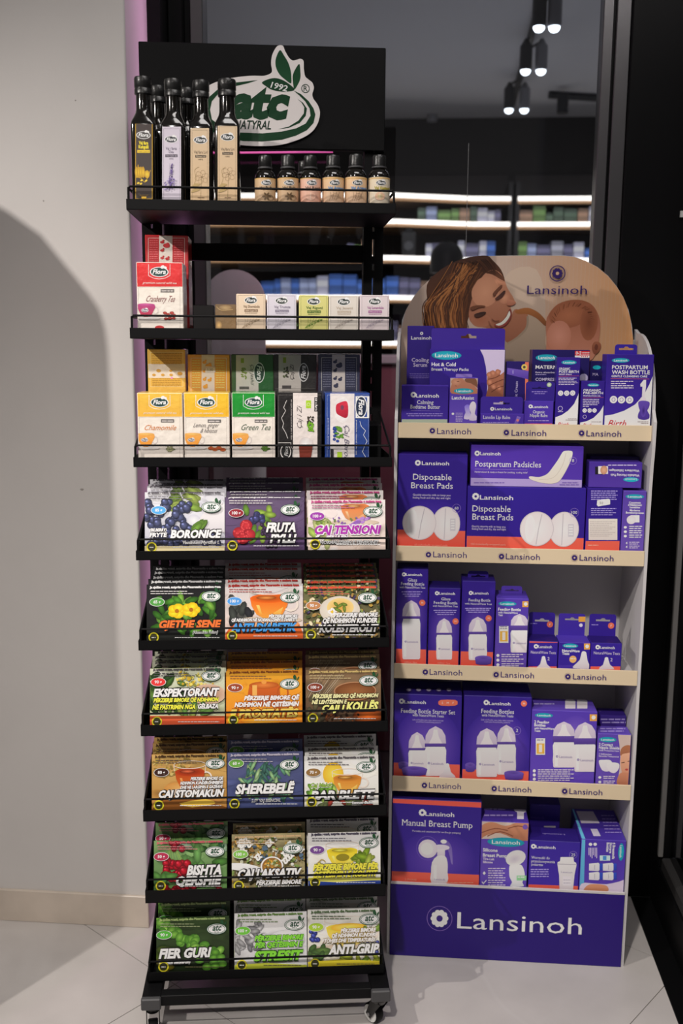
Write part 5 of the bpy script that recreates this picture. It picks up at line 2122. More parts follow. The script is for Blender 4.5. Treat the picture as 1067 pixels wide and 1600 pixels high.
def lab1(A):
    A.rect(77, 390, 206, 956, (150, 118, 30))
    A.rect(83, 397, 200, 949, (52, 44, 42))
    flora(A, 138, 480, 95, tone=(60, 58, 56))
    A.text('Vaj fara', 104, 548, 22, (214, 178, 40), width=70, bold=.05)
    A.text('Kungulli', 102, 577, 22, (214, 178, 40), width=75, bold=.05)
    A.rect(92, 590, 186, 611, (205, 165, 40))
    A.text('Pumpkin Seeds Oil', 97, 606, 9, (50, 40, 36), width=84)
    for i in range(4):
        A.ell(88 + 16 * i, 755, 14, 42, (200, 160, 36), (150, 112, 24))
    A.line([(100, 700), (98, 715), (110, 722)], 6, (170, 130, 30), smooth=2)
    A.ell(165, 770, 20, 30, (205, 168, 44), (160, 120, 30))
    A.line([(85, 790), (120, 800), (150, 830), (175, 780), (190, 740)], 3, (190, 152, 40), smooth=3)
    for x, y in ((100, 835), (125, 815), (158, 818), (120, 840)):
        A.ell(x, y, 11, 7, (200, 165, 50), rot=30, n=10)
    A.line([(110, 925), (175, 925)], 2, (170, 130, 30))
    A.rect(123, 935, 160, 949, (190, 150, 36))


def lab2(A):
    A.rect(277, 417, 416, 975, (172, 165, 176))
    for x in (288, 406):
        A.line([(x, 432), (x, 970)], 1.5, (60, 50, 70))
    A.line([(288, 432), (406, 432)], 1.5, (60, 50, 70))
    flora(A, 343, 512, 88, tone=(34, 36, 44))
    A.text('Vaj i farës', 303, 588, 20, (60, 48, 76), width=82)
    A.text('Chia', 326, 613, 18, (60, 48, 76), width=36)
    A.rect(300, 623, 390, 642, (52, 44, 58))
    A.text('Chia Seeds Oil', 306, 637, 9, (190, 184, 196), width=78)
    A.text('100%', 330, 660, 9, (60, 48, 76), width=30)
    rs_ = random.Random(2)
    for i in range(70):
        t = rs_.random()
        y = 690 + 190 * t
        A.ell(352 - 22 * t + rs_.uniform(-8, 8) * (0.4 + t * 1.6), y, 5, 4, rs_.choice([(84, 66, 120), (110, 92, 150), (66, 50, 96)]), n=7)
    for i in range(40):
        A.ell(rs_.uniform(292, 372), rs_.uniform(800, 890), 6, 4, rs_.choice([(84, 66, 120), (120, 104, 158)]), n=7, rot=rs_.uniform(0, 90))
    A.line([(335, 690), (330, 890)], 1.6, (70, 60, 80))


def lab34(x0, x1, y0, cx, dy):
    def f(A):
        A.rect(x0, y0, x1, 980, (178, 158, 130), (172, 146, 112))
        for x in (x0 + 12, x1 - 12):
            A.line([(x, y0 + 15), (x, 965)], 1.5, (84, 66, 50))
        A.line([(x0 + 12, y0 + 15), (x1 - 12, y0 + 15)], 1.5, (84, 66, 50))
        flora(A, cx, 517 + dy, 92, tone=(34, 40, 36))
        A.text('Vaj fara Liri', cx - 48, 615 + dy, 20, (60, 46, 34), width=100)
        A.rect(cx - 38, 628 + dy, cx + 42, 646 + dy, (52, 42, 34))
        A.text('Flaxseed Oil', cx - 32, 641 + dy, 9, (196, 176, 146), width=68)
        A.text('100%', cx - 16, 665 + dy, 10, (60, 46, 34), width=34)
        for k in range(6):
            w = math.radians(60 * k + 15)
            A.ring(cx + 10 + 26 * math.cos(w), 790 + dy - 26 * math.sin(w), 26, 18, 1.4, (120, 98, 68), rot=60 * k + 15, n=14)
        A.line([(x0 + 20, 860), (x0 + 40, 800), (x0 + 30, 740), (x0 + 60, 715)], 2, (130, 112, 70), smooth=3)
        A.line([(cx + 8, 800 + dy), (cx, 960)], 2, (120, 104, 66))
        for y in (845, 880):
            A.poly([(cx, y), (cx - 40, y - 8), (cx - 70, y + 24), (cx - 30, y + 18)], (150, 128, 84), smooth=2)
        A.greek(cx - 20, cx + 28, 945, 6, (110, 88, 66))
    return f


LABS = ('dark label and yellow print', 'lilac label and purple flower', 'beige label, third along', 'cream label, fourth along')
specs = [(46, 121.5, 228, 0.020, LABS[0], lab1, 'leftmost'), (268, 125, 450, 0.026, LABS[1], lab2, 'second from left'),
         (478, 127, 652, 0.031, LABS[2], lab34(487, 624, 428, 560, 0), 'third from left'), (664, 125, 852, 0.026, LABS[3], lab34(688, 832, 402, 760, -22), 'fourth from left')]
bots = []
for x0, yt, x1, d, lb, fn, pos in specs:
    T, hw, H = oil_bottle(KB[0] + x0 * KB[2], yt, KB[0] + x1 * KB[2], d, 'tall oil bottle with %s, %s on the top shelf' % (lb, pos))
    A = Art(face_map(T, 'y', -hw), (-hw * .96, 0.004, hw * .96, H * .64), KB)
    fn(A)
    A.build('label', lambda u, v, k, hw=hw: (u, -hw - k, v), M_LABEL, T)
    bots.append((T, hw))
for j, pos in ((0, 'leftmost'), (1, 'second')):
    T = bots[j][0]
    c = copy_thing(T, T.location + RK.n * 0.066 + RK.e * 0.021, 'dark oil bottle standing behind the %s front bottle, mostly only its cap showing' % pos)
    c.rotation_euler[2] += math.pi

# small round bottles
KS = (385, 235, 0.22024)


def small_bottle(x0, x1, ytop, ylab, d, label, fn):
    a0, _ = RK.pix(KS[0] + x0 * KS[2], 290, d)
    a1, _ = RK.pix(KS[0] + x1 * KS[2], 290, d)
    r = (a1 - a0) / 2
    ac = (a0 + a1) / 2
    zt = RK.pix(KS[0] + (x0 + x1) / 2 * KS[2], KS[1] + ytop * KS[2], d + r)[1]
    H = zt - zt1
    zl = RK.pix(KS[0] + (x0 + x1) / 2 * KS[2], KS[1] + ylab * KS[2], d)[1] - zt1
    T = thing('small_bottle', label, 'bottle', RK.w(ac, d + r, zt1), RK.yaw, 'small round oil bottles')
    MB().lathe([(r * .9, 0), (r * .985, .003), (r * .985, zl + .002), (r * .93, zl + .008), (r * .78, zl + .0135), (r * .62, zl + .0165), (r * .56, zl + .018), (r * .56, zl + .024)], 28).build('glass', M_GLASSB, T, smooth=True)
    MB().lathe([(r * .6, zl + .019), (r * .68, zl + .0195), (r * .68, zl + .0225), (r * .6, zl + .023)], 24).build('neck_ring', M_CAPG, T, smooth=True)
    MB().lathe([(r * .60, zl + .0235), (r * .62, zl + .024), (r * .62, H - .003), (r * .56, H), (r * .2, H)], 24).build('cap', M_CAP, T, smooth=True)
    if fn:
        A = Art(face_map(T, 'y', -r), (-r * .975, 0.004, r * .975, zl), KS)
        fn(A, x0, x1)
        A.build('label', lambda u, v, k: ((r + k) * u / r, -(r + k) * math.sqrt(max(0, 1 - (u / r) ** 2)), v), M_LABEL, T)
    return T, r


def slab(c1, c2, word, wc, pic, wx=0.25, dx=0):
    def f(A, x0, x1):
        A.nx()
        A.full(c1, c2, nx=14)
        w = x1 - x0
        for i in range(14):
            A.rect(x0 + w * i / 14, 192, x0 + w * (i + 1) / 14, 200, (176, 140, 80))
        flora(A, x0 + w * .55 + dx, 230, w * .42, tone=(30, 36, 34))
        A.text(word, x0 + w * wx, 275, 19, wc, width=w * .70, bold=.04)
        pic(A, x0, x1)
    return f


def pflower(A, x0, x1):
    cx = (x0 + x1) / 2 + 10
    for k in range(6):
        A.ell(cx + 16 * math.cos(k * 1.05), 325 - 16 * math.sin(k * 1.05), 17, 7, (70, 54, 38), (110, 86, 56), rot=60 * k, n=9)
    A.ring(cx + 25, 335, 22, 18, 2, (80, 62, 44), n=12)


def pmist(c):
    def f(A, x0, x1):
        A.ell((x0 + x1) / 2, 325, 34, 30, c, (190, 150, 130), n=14)
        A.line([((x0 + x1) / 2, 300), ((x0 + x1) / 2, 350)], 3, (205, 180, 165))
    return f


def pbranch(c):
    def f(A, x0, x1):
        for k in range(4):
            A.line([(x0 + 50 + k * 14, 355), (x0 + 60 + k * 16, 320), (x0 + 55 + k * 22, 292)], 2, c, smooth=3)
        A.ring((x0 + x1) / 2 + 12, 325, 24, 20, 1.6, c, n=12)
    return f


TAN = ((172, 146, 112), (150, 124, 98))
sb = [(57, 208, 40, 194, TAN, 'Vaj Dafine', (60, 46, 34), pflower, 'tan label, leftmost'), (217, 372, 38, 192, TAN, 'Vaj Pelini', (60, 46, 34), pflower, 'tan label, second from left'),
      (380, 532, 40, 194, ((186, 150, 132), (178, 130, 112)), 'Vaj Rozë', (90, 70, 62), pmist((196, 150, 130)), 'pinkish label, third from left'),
      (540, 697, 38, 188, ((186, 156, 120), (164, 136, 116)), 'Vaj Argani', (70, 110, 150), pbranch((120, 96, 74)), 'blue lettering, fourth from left'),
      (702, 860, 33, 186, ((190, 160, 124), (164, 136, 116)), 'Vaj Argani', (70, 110, 150), pbranch((120, 96, 74)), 'blue lettering, fifth from left'),
      (870, 1025, 38, 188, ((186, 174, 150), (170, 160, 146)), 'Vaj Kastori', (140, 130, 40), pmist((176, 168, 120)), 'yellow-green lettering, rightmost')]
first = None
for x0, x1, yt, yl, cc_, wd, wc, pic, lb in sb:
    T, r = small_bottle(x0, x1, yt, yl, 0.022, 'small round dark bottle with %s on the top shelf' % lb, slab(cc_[0], cc_[1], wd, wc, pic))
    if first is None:
        first = (T, r)
p3 = [o for o in COL.objects if o.name.startswith('small_bottle') and o.parent is None][2]
copy_thing(first[0], p3.location + RK.n * 0.05 - RK.e * 0.010, 'small round dark bottle behind the pinkish one on the top shelf')

# ---- second shelf: one tea carton with one behind, small oil cartons ---------------
z2 = LIPS[1][0] + 0.0022
KT = (205, 360, 0.2015)
KO = (360, 450, 0.24367)


def tea_cup(A, cx, cy, w, h, c1, c2):
    A.ell(cx, cy + h * .62, w * .85, h * .16, (186, 178, 172), (176, 168, 162))
    A.ell(cx + w * .05, cy + h * .58, w * .8, h * .12, (205, 198, 192), (196, 188, 184))
    A.ring(cx + w * .55, cy, w * .16, h * .26, w * .05, (176, 168, 164), n=16)
    A.poly([(cx - w * .5, cy - h * .45), (cx + w * .5, cy - h * .45), (cx + w * .45, cy), (cx + w * .25, cy + h * .45), (cx, cy + h * .52), (cx - w * .25, cy + h * .45), (cx - w * .45, cy)],
           c1, c2, smooth=2)
    A.ell(cx, cy - h * .45, w * .5, h * .09, tuple(min(255, v + 22) for v in c1), c1)


def tea_front(x0, x1, y0, ysplit, ybot, c, name_, ncol, word, xcol, cup=None, extra=None, sub=None):
    w = x1 - x0

    def f(A):
        A.full((196, 188, 178), (190, 182, 174))
        A.rect(x0 - 20, y0 - 20, x1 + 20, ysplit, c, tuple(int(v * .93) for v in c))
        A.line([(x0 + w * .055, ysplit + 4), (x1 - w * .055, ysplit + 4)], 2, (90, 84, 80))
        for x in (x0 + w * .055, x1 - w * .055):
            A.line([(x, ysplit + 4), (x, ybot)], 1.4, (110, 104, 100))
            A.line([(x, y0 + 20), (x, ysplit)], 1.2, tuple(int(v * .8) for v in c))
        cx = x0 + w * .5
        lg = [(cx - w * .23, y0 + 16), (cx - w * .23, y0 + (ysplit - y0) * .55), (cx - w * .12, y0 + (ysplit - y0) * .66), (cx, y0 + (ysplit - y0) * .69), (cx + w * .12, y0 + (ysplit - y0) * .66),
              (cx + w * .23, y0 + (ysplit - y0) * .55), (cx + w * .23, y0 + 16)]
        A.line(lg, 3.5, (205, 198, 192))
        flora(A, cx, y0 + (ysplit - y0) * .40, w * .36, tone=(30, 56, 54))
        A.text('premium natural wild tea', x0 + w * .15, y0 + (ysplit - y0) * .88, 15, (205, 196, 188), width=w * .72, shear=.35)
        A.rect(x0 + w * .53, ysplit + 20, x0 + w * .82, ysplit + 44, (84, 80, 78))
        A.greek(x0 + w * .55, x0 + w * .80, ysplit + 37, 10, (176, 170, 166))
        for t, dx, y, h, ww in word:
            A.text(t, x0 + w * dx, y, h, ncol, width=w * ww, shear=.45)
        if cup:
            tea_cup(A, x0 + w * cup[0], cup[1], w * .36, 100, cup[2], cup[3])
            flora(A, x0 + w * cup[0] - 10, cup[1], w * .14, tone=(70, 70, 84))
        if extra:
            extra(A)
    return f


def cran(A):
    for x, y, r in ((262, 640, 16), (285, 650, 14), (315, 640, 18), (335, 655, 12), (270, 685, 16), (300, 682, 18), (330, 680, 14)):
        A.ell(x, y, r, r * .7, (160, 60, 50), (110, 40, 36), n=12)
    A.ell(220, 755, 36, 18, (150, 40, 40))


RED_ = (186, 42, 44)
carton(RK, 'tea_carton', 'red and white cranberry tea carton at left of the second shelf', (37, 246, 398, 248), 0.014, 0.085, z2, (188, 180, 172),
       tea_front(37, 398, 246, 436, 790, RED_, 'Cranberry Tea', (110, 60, 60), (('Cranberry Tea', .2, 552, 46, .62),), None, (.22, 620, (150, 60, 110), (150, 44, 50)), cran),
       K=KT, mat_=M_WRAP, cat='tea carton', group='large tea cartons')


def tea_back(x0, y0, x1, y1, c, horiz=True, price=False):
    w, h = x1 - x0, y1 - y0

    def f(A):
        A.full(c, tuple(int(v * .92) for v in c))
        A.rect(x0 + w * .33, y0 - 10, x0 + w * .64, y1 + 20, (190, 182, 174))
        A.line([(x0 + w * .08, y1 + 5), (x0 + w * .08, y0 + h * .1), (x0 + w * .92, y0 + h * .1), (x0 + w * .92, y1 + 5)], 3, (200, 192, 186))
        for i in range(12):
            yy = y0 + h * (.18 + .066 * i)
            A.greek(x0 + w * .11, x0 + w * .30, yy, h * .022, tuple(min(255, int(v * 1.0 + 60)) for v in c))
            A.greek(x0 + w * .67, x0 + w * .88, yy, h * .022, tuple(min(255, int(v * 1.0 + 60)) for v in c))
        for k, (u, v, r) in enumerate(((.40, .22, .05), (.50, .32, .08), (.40, .46, .045), (.40, .68, .045), (.52, .7, .05), (.42, .88, .06))):
            A.ell(x0 + w * u, y0 + h * v, w * r, h * r * .8, c, n=10)
            A.ell(x0 + w * (u + .03), y0 + h * (v - .05), w * r * .5, h * r * .5, c, n=8)
        if price:
            A.rect(x0 + w * .42, y0 + h * .33, x0 + w * .66, y0 + h * .49, (196, 190, 190))
            A.text('1.50', x0 + w * .48, y0 + h * .45, h * .07, (70, 60, 70), width=w * .12)
            A.line([(x0 + w * .42, y0 + h * .36), (x0 + w * .66, y0 + h * .35)], 2, (150, 60, 70))
    return f


carton(RK, 'tea_carton', 'red wrapped tea carton turned to its back, behind the cranberry carton', (106, 33, 440, 40), 0.125, 0.09, z2 + 0.0, RED_,
       tea_back(106, 33, 440, 300, (160, 40, 44)), K=KT, mat_=M_WRAP, cat='tea carton', group='large tea cartons')


def small_oil(x0, x1, y0, base, edge, word, wc, sub, pic):
    w = x1 - x0

    def f(A):
        A.full(base, tuple(int(v * .94) for v in base))
        for e in (.06, .94):
            A.line([(x0 + w * e, y0 + 8), (x0 + w * e, 290)], 1.4, edge)
        A.line([(x0 + w * .06, y0 + 9), (x0 + w * .94, y0 + 9)], 1.4, edge)
        flora(A, x0 + w * .5, y0 + 41, w * .4, tone=(36, 44, 40))
        A.text(word, x0 + w * .24, y0 + 88, 16, wc, width=w * .56, bold=.02)
        A.rect(x0 + w * .28, y0 + 98, x0 + w * .74, y0 + 115, wc)
        A.text(sub, x0 + w * .31, y0 + 111, 9, base, width=w * .40)
        A.greek(x0 + w * .3, x0 + w * .72, y0 + 124, 4, wc)
        for k in range(5):
            A.line([(x0 + w * (.18 + .05 * k), 270), (x0 + w * (.3 + .06 * k), 230), (x0 + w * (.3 + .1 * k), 195)], 1.6, pic, smooth=3)
        A.line([(x0 + w * .2, 255), (x0 + w * .5, 215), (x0 + w * .8, 200)], 2, pic, smooth=3)
        for k in range(6):
            A.ell(x0 + w * (.25 + .1 * k), 250 - 9 * k, 8, 4, pic, rot=35, n=8)
    return f


so = [(37, 225, 38, (188, 170, 148), (110, 92, 76), 'Vaj Sherebele', (110, 90, 72), '100% Sage Oil', (140, 122, 100), 'cream'), (234, 423, 41, (178, 174, 182), (100, 96, 110), 'Vaj Trumze', (104, 98, 112), '100% Mountain Savory Oil', (140, 136, 146), 'pale lilac'),
      (440, 628, 46, (176, 172, 108), (84, 92, 40), 'Vaj Rigoni', (60, 84, 36), '100% Oregano Oil', (84, 112, 44), 'yellow-green'), (632, 822, 48, (182, 176, 168), (120, 112, 106), 'Vaj Jasemi', (150, 138, 124), '100% Jasmine Oil', (146, 138, 132), 'plain grey-white'),
      (831, 1020, 46, (180, 170, 172), (110, 90, 104), 'Vaj Lavandule', (130, 80, 120), '100% Lavender Oil', (146, 136, 146), 'pinkish white')]
for x0, x1, y0, base, edge, wd, wc, sub, pic, nm in so:
    carton(RK, 'oil_carton', 'small square %s oil carton in the row on the second shelf' % nm, (x0, y0, x1, y0), 0.016, 0.042, z2, base, small_oil(x0, x1, y0, base, edge, wd, wc, sub, pic),
           K=KO, cat='oil carton', group='small oil cartons')


def kraft(A):
    A.full((96, 78, 56), (110, 88, 60))
    A.ell(730, 600, 50, 22, (150, 128, 92), (110, 88, 62))
    A.line([(660, 590), (700, 620), (790, 612)], 6, (140, 118, 82), smooth=3)
    A.ell(680, 735, 26, 32, (176, 142, 90), (110, 88, 60))


carton(RK, 'oil_carton', 'dim brown wrapped carton left of the cream oil carton, second shelf', (650, 572, 812, 574), 0.045, 0.05, z2, (92, 74, 54), kraft, K=KT, mat_=M_WRAP, cat='oil carton')
carton(RK, 'oil_carton', 'low black carton in the gap beside the cranberry tea carton, second shelf', (478, 578, 640, 580), 0.10, 0.06, z2, (16, 14, 15), None, K=KT, cat='oil carton')

# ---- third shelf: five tea cartons in front, five turned or stacked behind ------------
z3 = LIPS[2][0] + 0.0022
KA = (210, 540, 0.2062)
KC = (425, 540, 0.16401)


def herbs(c):
    def f(A):
        pass
    return f


def ex_leaf(x, y, c):
    def f(A):
        for k in range(5):
            A.ell(x + 14 * math.cos(k * 1.3), y - 9 * math.sin(k * 1.3), 26, 9, c, tuple(int(v * .7) for v in c), rot=50 * k, n=10)
    return f


def ex_hib(A):
    for x, y in ((580, 778), (610, 785), (640, 776), (670, 788)):
        A.ell(x, y, 24, 14, (180, 60, 40), (150, 90, 40), n=10)


AMB1, AMB2 = (196, 140, 70), (190, 120, 40)
tfr = [(18, 363, 358, 538, (206, 158, 60), (176, 110, 60), (('Chamomile', .15, 640, 40, .70),), ex_leaf(270, 785, (150, 150, 110)), 'ochre and white chamomile tea carton, leftmost of the front row on third shelf'),
       (372, 718, 357, 540, (218, 160, 40), (90, 84, 82), (('Lemon, ginger', .21, 618, 32, .55), ('& hibiscus', .36, 660, 32, .36)), ex_hib, 'yellow and white lemon ginger tea carton, second in the front row, third shelf'),
       (736, 1066, 356, 540, (22, 122, 40), (60, 78, 60), (('Green Tea', .2, 640, 44, .68),), ex_leaf(990, 780, (90, 130, 50)), 'green and white tea carton, middle of the front row on third shelf')]
for x0, x1, y0, ys, c, nc, wd, ex, lb in tfr:
    carton(RK, 'tea_carton', lb, (x0, y0, x1, y0), 0.014, 0.075, z3, (190, 182, 174), tea_front(x0, x1, y0, ys, 850, c, '', nc, wd, None, (.2, 715, AMB1, AMB2), ex), K=KA, mat_=M_WRAP,
           cat='tea carton', group='large tea cartons', topcol=c)


def blk(A):
    A.full((24, 22, 23))
    A.rect(200, 450, 432, 1090, (190, 182, 178), (184, 176, 172))
    A.line([(62, 1060), (62, 470), (470, 470), (470, 1060)], 1.5, (120, 116, 114))
    A.line([(140, 520), (110, 590), (130, 620), (90, 690), (110, 740), (100, 780), (130, 830), (150, 885)], 4, (196, 190, 188))
    A.text('shije e mali premium natural wild tea', 188, 895, 11, (170, 164, 162), width=380, rot=90, shear=.3)
    A.rect(323, 522, 372, 597, (140, 172, 40))
    A.ring(347, 560, 14, 14, 3, (196, 205, 170), n=12)
    A.rect(402, 492, 434, 628, (30, 28, 30))
    A.text('ÇAJ I ZI', 426, 620, 16, (196, 190, 188), width=118, rot=90, bold=.03)
    A.text('Çaj i Zi', 282, 795, 46, (70, 64, 66), width=205, rot=90, shear=.45)
    for k in range(26):
        A.ell(R.uniform(335, 395), R.uniform(675, 760), 10, 7, R.choice([(40, 34, 30), (60, 52, 40), (28, 24, 22)]), rot=R.uniform(0, 180), n=7)
    for k in range(9):
        A.ell(R.uniform(340, 395), R.uniform(740, 815), 22, 11, (110, 158, 40), (70, 118, 24), rot=R.uniform(0, 180), n=9)
    A.ell(322, 935, 66, 66, (202, 196, 194), (176, 168, 166))
    A.poly([(255, 950), (385, 950), (382, 1000), (370, 1060), (350, 1100), (290, 1100), (262, 1060)], (120, 50, 36), (84, 30, 24))
    A.line([(55, 925), (180, 925), (180, 960), (200, 990), (196, 1060)], 4, (196, 190, 188))
    A.ell(130, 1010, 52, 70, (196, 190, 188))
    A.ell(130, 1010, 44, 60, (30, 30, 30))
    A.text('Flora', 152, 1052, 34, 'W', width=90, rot=90, shear=.3)


carton(RK, 'tea_carton', 'black and white tea carton standing on its side, fourth in front row, third shelf', (50, 445, 474, 447), 0.014, 0.075, z3, (30, 28, 29), blk, K=KC, mat_=M_WRAP, cat='tea carton',
       group='large tea cartons')


def blue(A):
    A.full((34, 58, 120), (30, 52, 110))
    A.rect(554, 450, 785, 1090, (190, 184, 182), (184, 178, 178))
    A.line([(525, 1060), (525, 470), (918, 470), (918, 1060)], 1.5, (150, 160, 190))
    A.ell(668, 610, 80, 125, (176, 168, 168), (196, 190, 188))
    A.ell(672, 610, 70, 112, (205, 200, 198), (196, 190, 190))
    A.poly([(610, 570), (640, 545), (700, 528), (722, 560), (724, 660), (700, 690), (650, 670), (612, 640)], (176, 40, 60), (140, 26, 44), smooth=3)
    A.ell(668, 590, 16, 24, (96, 50, 70))
    for k in range(14):
        A.ell(R.uniform(592, 630), R.uniform(775, 910), 16, 14, (50, 74, 150), (26, 40, 100), n=10)
    for k in range(10):
        A.ell(R.uniform(615, 672), R.uniform(775, 890), 24, 11, (96, 140, 50), (60, 104, 30), rot=R.uniform(0, 180), n=9)
    A.text('Çaj Boronice', 690, 750, 46, (80, 76, 96), width=430, rot=-90, shear=.45)
    A.rect(795, 482, 930, 690, (200, 194, 192))
    A.rect(812, 492, 905, 680, (34, 58, 120))
    flora(A, 848, 584, 190, rot=-90, tone=(30, 40, 60))
    A.text('premium natural wild tea', 800, 708, 13, (190, 190, 205), width=330, rot=-90, shear=.3)
    A.line([(835, 720), (850, 770), (890, 810), (870, 850), (905, 910), (880, 960), (860, 1010), (890, 1060)], 4, (186, 190, 210))
    A.text('përzierje bimore', 533, 690, 10, (160, 165, 195), width=300, rot=-90)
    A.rect(556, 984, 586, 1090, (30, 28, 34))
    A.rect(620, 1012, 666, 1090, (140, 172, 40))


carton(RK, 'tea_carton', 'blue and white blueberry tea carton on its side, rightmost of front row, third shelf', (507, 450, 932, 452), 0.014, 0.075, z3, (34, 58, 120), blue, K=KC, mat_=M_WRAP, cat='tea carton',
       group='large tea cartons')

# step inside the third tray that carries the rear cartons
st_z = 1.315
MB().box(0.012, RW - 0.012, 0.10, 0.222, z3, st_z, bev=0.001).build('shelf_step', M_BLACK, [o for o in rack.children if o.name.startswith('shelf')][2])


def back_ochre(A):
    A.full((196, 156, 70), (186, 146, 64))
    A.rect(90, 138, 400, 245, (190, 182, 172))
    A.line([(120, 50), (368, 50), (368, 310), (120, 310), (120, 50)], 2, (205, 190, 150))
    for i in range(7):
        A.greek(130, 358, 62 + i * 13, 6, (150, 112, 44))
    for i in range(5):
        A.greek(135, 352, 254 + i * 13, 6, (150, 112, 44))
    for x, y, r in ((183, 190, 18), (148, 222, 14), (215, 222, 14), (278, 222, 14), (345, 212, 20), (275, 190, 12)):
        A.ell(x, y, r, r * .7, (176, 134, 60), n=10)
    A.ell(283, 245, 9, 7, (220, 120, 170))


def back_lemon(A):
    tea_back(403, 66, 722, 345, (196, 140, 56), price=True)(A)


def back_green(A):
    A.full((60, 84, 52), (50, 76, 46))
    A.rect(770, 72, 940, 350, (182, 176, 170))
    A.rect(940, 60, 1060, 350, (36, 84, 44))
    A.rect(806, 95, 830, 132, (130, 150, 40))
    for k in range(12):
        A.ell(R.uniform(808, 845), R.uniform(170, 250), 12, 6, (110, 126, 60), rot=R.uniform(0, 180), n=8)
    A.text('Çaj Jeshil', 880, 140, 26, (70, 74, 66), width=150, rot=-90, shear=.4)
    flora(A, 945, 205, 140, rot=-90, tone=(40, 60, 50))
    A.rect(795, 310, 868, 330, (80, 78, 74))


def back_black(A):
    A.full((40, 38, 38))
    A.rect(62, 85, 275, 430, (176, 170, 164))
    A.rect(104, 112, 134, 165, (130, 150, 40))
    for k in range(14):
        A.ell(R.uniform(108, 155), R.uniform(195, 300), 13, 8, R.choice([(60, 70, 44), (84, 92, 60), (50, 46, 42)]), rot=R.uniform(0, 180), n=8)
    A.text('Çaj Zi', 205, 330, 34, (60, 56, 56), width=140, rot=90, shear=.4)
    flora(A, 300, 255, 160, rot=90, tone=(44, 42, 42))
    A.rect(95, 380, 182, 408, (70, 66, 66))
    A.line([(25, 410), (415, 410)], 2, (120, 116, 112))


tbk = [(KA, (97, 25, 384, 27), (196, 156, 70), back_ochre, 'ochre tea carton turned to its back, leftmost of the rear row on third shelf'),
       (KA, (403, 66, 722, 66), (196, 140, 56), back_lemon, 'orange tea carton with a price sticker on its back, rear row, third shelf'),
       (KA, (733, 66, 1054, 66), (60, 84, 52), back_green, 'green-edged tea carton on its side, middle of rear row, third shelf'),
       (KC, (15, 82, 425, 84), (44, 42, 42), back_black, 'black-edged tea carton on its side, fourth in rear row, third shelf'),
       (KC, (440, 80, 838, 82), (60, 62, 84), tea_back(440, 80, 838, 425, (56, 58, 78)), 'slate blue tea carton turned to its back, rightmost of rear row, third shelf')]
for K_, rc, c, fn, lb in tbk:
    carton(RK, 'tea_carton', lb, rc, 0.102, 0.075, st_z + 0.0002, c, fn, K=K_, mat_=M_WRAP, cat='tea carton', group='large tea cartons')

# ---- tea packets: six trays, three stacks each ------------------------------------------
rp = random.Random(11)


def atc(A, cx, cy, w=38, s=1.0):
    A.ell(cx, cy, w, w * .56, (26, 66, 46), n=24)
    A.ell(cx, cy, w * .94, w * .50, (206, 202, 198), n=24)
    A.ring(cx, cy, w * .84, w * .43, 2.2, (26, 80, 50), n=24)
    A.text('atc', cx - w * .44, cy + w * .17, w * .60, (22, 60, 42), width=w * .86, shear=.2, bold=.03)
    A.greek(cx - w * .25, cx + w * .25, cy + w * .33, 3, (60, 80, 66))
    A.poly([(cx + w * .52, cy - w * .95), (cx + w * .36, cy - w * .75), (cx + w * .44, cy - w * .5), (cx + w * .68, cy - w * .42), (cx + w * .7, cy - w * .7)], (30, 70, 42), smooth=2)
    A.poly([(cx + w * .98, cy - w * .78), (cx + w * .8, cy - w * .6), (cx + w * .76, cy - w * .4), (cx + w * .92, cy - w * .5)], (30, 70, 42), smooth=2)


def t2(A, t, x0, x1, y, h, c, o=None, shear=.22, bold=.05):
    if o:
        A.text(t, x0, y, h, o, width=x1 - x0, shear=shear, bold=bold + .075)
    A.text(t, x0, y, h, c, width=x1 - x0, shear=shear, bold=bold)


def leaves(A, box, n, L, cols, rmin=0, rmax=360, asp=.36):
    for i in range(n):
        c = rp.choice(cols)
        A.ell(rp.uniform(box[0], box[2]), rp.uniform(box[1], box[3]), L * rp.uniform(.6, 1.1), L * asp, c, tuple(int(v * .6) for v in c), rot=rp.uniform(rmin, rmax), n=9)


def berries(A, box, n, r, c, hi=1.5):
    for i in range(n):
        x, y, q = rp.uniform(box[0], box[2]), rp.uniform(box[1], box[3]), r * rp.uniform(.8, 1.15)
        A.ell(x, y, q, q, c, tuple(int(v * .45) for v in c), n=12)
        A.ell(x - q * .25, y - q * .3, q * .35, q * .3, tuple(min(255, int(v * hi + 20)) for v in c), c, n=8)


def specks(A, box, n, r, cols):
    for i in range(n):
        A.ell(rp.uniform(box[0], box[2]), rp.uniform(box[1], box[3]), r * rp.uniform(.5, 1.3), r * rp.uniform(.3, .8), rp.choice(cols), rot=rp.uniform(0, 180), n=6)


